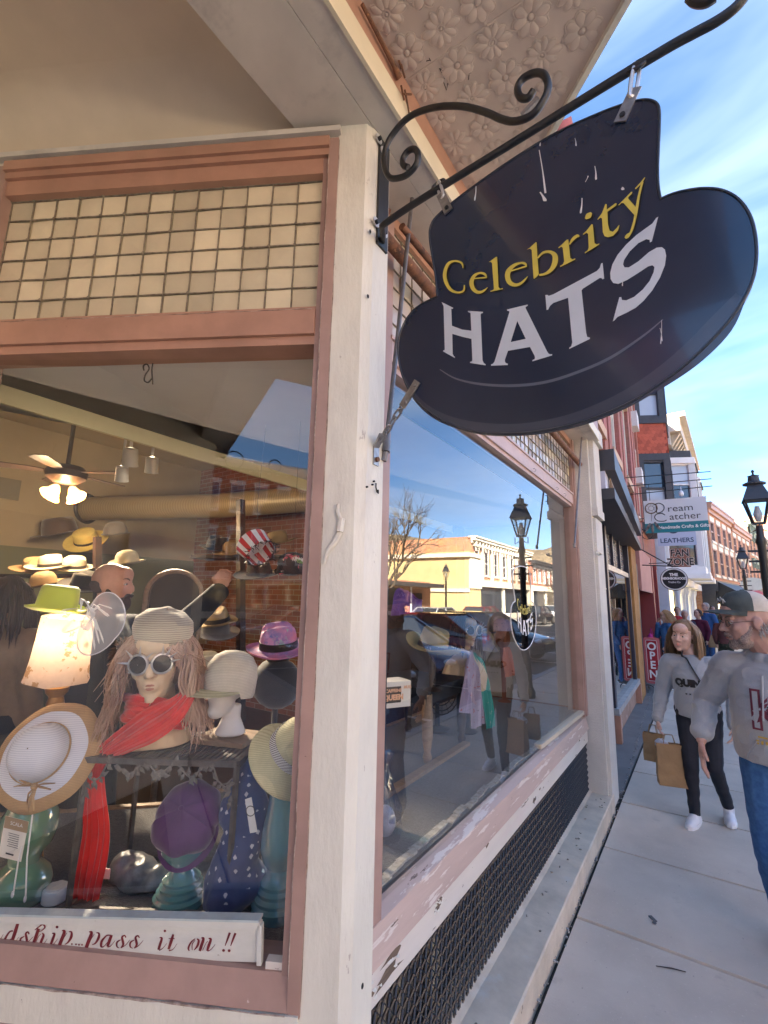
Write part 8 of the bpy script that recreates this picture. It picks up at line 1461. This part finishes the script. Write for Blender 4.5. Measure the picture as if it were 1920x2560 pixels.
mb = MB(); pts = [chest2(-.055 + .02 * q, 1.36 - .036 * q, .008) for q in range(12)]; mb.tube([V(-.075, .06, 1.40)] + pts, .016, 6, flat=.25, up=(0, -1, 0)); W2(mb, 'crossbody_strap', M['black'])
hw = V(-.335, -.085, .75) * k2
kr = mat('kraft_paper', (.34, .215, .105), .8, nsc=9, namt=.16, bsc=14, bst=.7, bdist=.01); 
def paper_bag(label, c, rz, s, name='paper_bag'):
    r = thing(name, label, 'bag', c, rz, group='paper bags in the woman\'s hand'); mb = MB(); w, d, h = s
    def f(i, j):
        t = i; q = j * 4 % 4; e = int(q); u = q - e; P4 = [(-w, -d), (w, -d), (w, d), (-w, d), (-w, -d)]; a, b = P4[e], P4[min(e + 1, 4)]; x, y = a[0] + (b[0] - a[0]) * u, a[1] + (b[1] - a[1]) * u; y *= 1 - .45 * t; return V(x * .5 + .008 * mnoise.noise(V(x * 9, t * 5, s[0])), y * .5 + .014 * mnoise.noise(V(x * 7, t * 6, 2)), h * t)
    mb.surf(f, 10, 24); mb.add([V(-w / 2, -d / 2, 0), V(w / 2, -d / 2, 0), V(w / 2, d / 2, 0), V(-w / 2, d / 2, 0)], [(3, 2, 1, 0)]); mb.build('bag_body', kr, r, True, world=False)
    mb = MB()
    for q in (-1, 1): mb.tube([V(-w * .22, q * d * .22, h), V(-w * .14, q * .01, h + .07), V(w * .14, q * .01, h + .07), V(w * .22, q * d * .22, h)], .003, 5)
    mb.build('handles', kr, r, True, world=False); return r
wmx = Matrix.Translation(V(-.085, 5.05, 0)) @ Matrix.Rotation(R_(-6), 4, 'Z'); hwp = wmx @ hw
paper_bag('larger crumpled brown paper bag hanging lowest in the woman hand', hwp + V(.08, -.03, -.41), R_(14), (.21, .11, .33)); paper_bag('smaller brown paper bag held behind the larger one', hwp + V(-.045, .07, -.27), R_(-8), (.16, .09, .23))
tp = thing('tissue_wrap', 'pale grey tissue sticking out of the paper bags', 'tissue', hwp + V(.02, 0, -.1)); mb = MB(); mb.ell(hwp + V(.02, -.02, -.09), (.05, .04, .035)); mb.ell(hwp + V(.05, -.02, -.11), (.04, .03, .03)); me = remesh(mb, .008, 1)
puff(me, lambda c: .014 * mnoise.noise(c * 40))
me.materials.append(mat('grey_tissue', (.45, .48, .54), .6)); o = link('tissue', me, tp, 'all'); o.location = -Vector(tp['_w'])
# --- people farther off
std = lambda **k: {**dict(arms=[((-.25, .03, 1.14), (-.24, -.06, .90), (0, -.1, -1), .5, (.9, 0, 0)), ((.25, .03, 1.14), (.24, -.06, .90), (0, -.1, -1), .5, (-.9, 0, 0))], legs=[((-.09, -.04, .5), (-.09, .05, .09), (-.1, -1, 0)), ((.09, -.06, .5), (.10, -.08, .09), (.1, -1, 0))], shoe=M['black'], pants=bpy.data.materials['blue_denim'], chest=(.18, .135), sleeve=(.078, .062, .05), eyes=True), **k}
denim = mat('denim_jacket', (.035, .12, .30), .85, nsc=25, col2=(.06, .18, .40), bsc=60, bst=.4)
def hairy(P, col, col2, length, lab, loc, rz, skin=(.58, .36, .28), seed=1, n=140, rr=.007):
    r, T, k, ch, W = person(lab, loc, rz, P, False, skin); rnd = random.Random(seed); roots = [(rnd.uniform(1.2, 2 * math.pi - 1.2) + math.pi, rnd.uniform(-.2, 1.4)) for _ in range(n)]
    local_hair(r, T, hair_mat('hair_%d' % seed, col, col2), roots, length, rr, .004, 'hair', seed, .05, 6); return r, T, W
r, T, W = hairy(std(h=1.62, top=denim, hem=.80, yaw=0, nod=14, arms=[((-.24, -.16, 1.16), (-.10, -.17, 1.46), (.1, .1, 1), 1.2, (.6, .6, 0)), ((.25, .02, 1.14), (.22, -.14, .95), (0, -.3, -1), .5, (-.9, 0, 0))]), (.30, .17, .08), (.42, .28, .14), .26, 'woman in blue denim jacket holding a pink phone by the OPEN sign', (-.62, 12.15, 0), R_(-68), seed=31)
mb = MB(); mb.M = T; mb.box((-.088, -.03, -.02), (.012, .08, .15)); W(mb, 'phone', mat('pink_phone', (.55, .03, .22), .4), False)
pb2 = thing('pink_bag', 'bright pink bag beside the woman in denim', 'bag', (-.95, 12.0, .95)); mb = MB(); mb.ell((-.95, 12.0, .98), (.06, .05, .16)); mb.tube([V(-.95, 12, 1.1), V(-.93, 12, 1.25), V(-.9, 12.02, 1.1)], .01, 5); mb.build('bag_body', mat('hot_pink', (.55, .03, .26), .6), pb2, True)
def far(lab, px, y, top, pants, hair, h=1.7, rz=0, fat=1.0, seed=50, length=.04, **k):
    x = QY(px, 1500, y).x; P = std(h=h, top=top, pants=pants, fat=fat, group=None, **k); return hairy(P, hair, tuple(c * .7 for c in hair), length, lab, (x, y, 0), rz, seed=seed, n=110)
cl = lambda nm, c: mat(nm, c, .9, nsc=12, namt=.2)
far('white haired person in open navy jacket far down the pavement', 1708, 15.2, cl('navy_jacket', (.014, .018, .055)), M['black'], (.62, .60, .58), 1.60, .1, 1.1, 51)
far('woman in pale vest with maroon sleeves far down the pavement', 1742, 15.8, cl('maroon_knit', (.11, .012, .035)), bpy.data.materials['black_leggings'], (.05, .025, .02), 1.62, R_(-35), 1.05, 52, .10)
x = QY(1742, 1500, 15.8).x; 
far('tall grey haired man in blue shirt carrying a paper bag far down the pavement', 1763, 16.6, cl('blue_shirt', (.04, .12, .30)), bpy.data.materials['blue_denim'], (.42, .40, .38), 1.82, R_(-40), 1.1, 53)
far('person in dark green top behind the man in blue', 1778, 18.5, cl('green_top', (.02, .07, .06)), M['black'], (.06, .04, .03), 1.72, .2, 1.0, 54)
camo = mat('camouflage', (.05, .055, .03), .9, nsc=7, col2=(.02, .025, .015), patch=(9, .55, .57, (.14, .13, .08)))
far('person in maroon top and camouflage trousers walking away', 1803, 14.8, cl('maroon_top', (.14, .05, .045)), camo, (.12, .06, .03), 1.58, R_(160), 1.0, 55, .12)
far('person in red top in the doorway beyond the pink building', 1690, 17.5, cl('red_top', (.45, .02, .03)), M['black'], (.2, .12, .06), 1.66, .2, 1.0, 56)
paper_bag('small tan paper bag carried by the man in blue', QY(1783, 1600, 16.2) - V(0, 0, .2), .2, (.22, .12, .34), 'paper_bag')
pv = thing('pram', 'black folding pushchair by the red pier', 'pushchair', (-.62, 13.6, 0)); mb = MB()
for sx in (-.22, .22): mb.tube([V(-.62 + sx, 13.3, .95), V(-.62 + sx, 13.6, .55), V(-.62 + sx, 13.9, .12)], .015, 6); mb.tube([V(-.62 + sx, 13.35, .12), V(-.62 + sx, 13.6, .55)], .015, 6); ring(mb, V(-.62 + sx, 13.35, .12), .11, .018, V(1, 0, 0)); ring(mb, V(-.62 + sx, 13.9, .11), .10, .018, V(1, 0, 0))
mb.tube([V(-.84, 13.3, .95), V(-.40, 13.3, .95)], .015, 6); mb.build('frame', M['black'], pv, True); mb = MB(); mb.surf(lambda i, j: V(-.82 + .4 * j, 13.45 + .35 * i, .85 - .45 * i + .1 * math.sin(i * 3)), 8, 3); mb.build('seat', M['charcoal'], pv, True)
# --- people inside the shop
bz = .15; bp = QD(232, 1265, 1.05)
dk = cl('dark_jacket', (.016, .018, .024)); P = std(h=1.80, top=dk, pants=M['black'], jaw=1.08, chest=(.21, .16), belly=(.22, .18), sleeve=(.095, .08, .06), arms=[((-.30, -.12, 1.10), (-.28, -.30, 1.0), (0, -1, -.2), .8, (.9, 0, 0)), ((.26, -.30, 1.40), (.20, -.52, 1.62), (-.1, -.3, 1), 1.3, (-.8, 0, 0))])
r, T, k, ch, W = person('bald bearded man in dark jacket raising his hand inside the shop', (bp.x, bp.y, bp.z - 1.635 * 1.80 / 1.75), R_(128), P, False, (.56, .30, .22))
mb = MB(); mb.M = T; mb.ell((0, -.040, -.090), (.054, .060, .055)); mb.cap((-.03, -.09, -.05), (.03, -.09, -.05), .010, .010); mb.cap((-.06, 0, -.02), (-.048, -.04, -.09), .014, .02); mb.cap((.06, 0, -.02), (.048, -.04, -.09), .014, .02); me = remesh(mb, .008, 1); me.materials.append(mat('dark_beard', (.04, .022, .016), .9, bsc=150, bst=.8)); link('beard', me, r, 'all')
mb = MB(); mb.M = T
mb.ell((0, .032, .0), (.0765, .0885, .050))
W(mb, 'side_hair', mat('cropped_hair', (.06, .035, .025), .9))
lp_ = QD(18, 1290, 1.2); P = std(h=1.66, top=cl('tan_shirt', (.28, .20, .13)), pants=M['black'], chest=(.19, .15), eyes=False); hairy(P, (.03, .02, .015), (.06, .04, .03), .30, 'dark haired shopper in tan shirt with her back turned inside the shop', (lp_.x, lp_.y, lp_.z - 1.56), R_(-150), seed=61, n=220)
bpy.data.scenes.remove(WS)
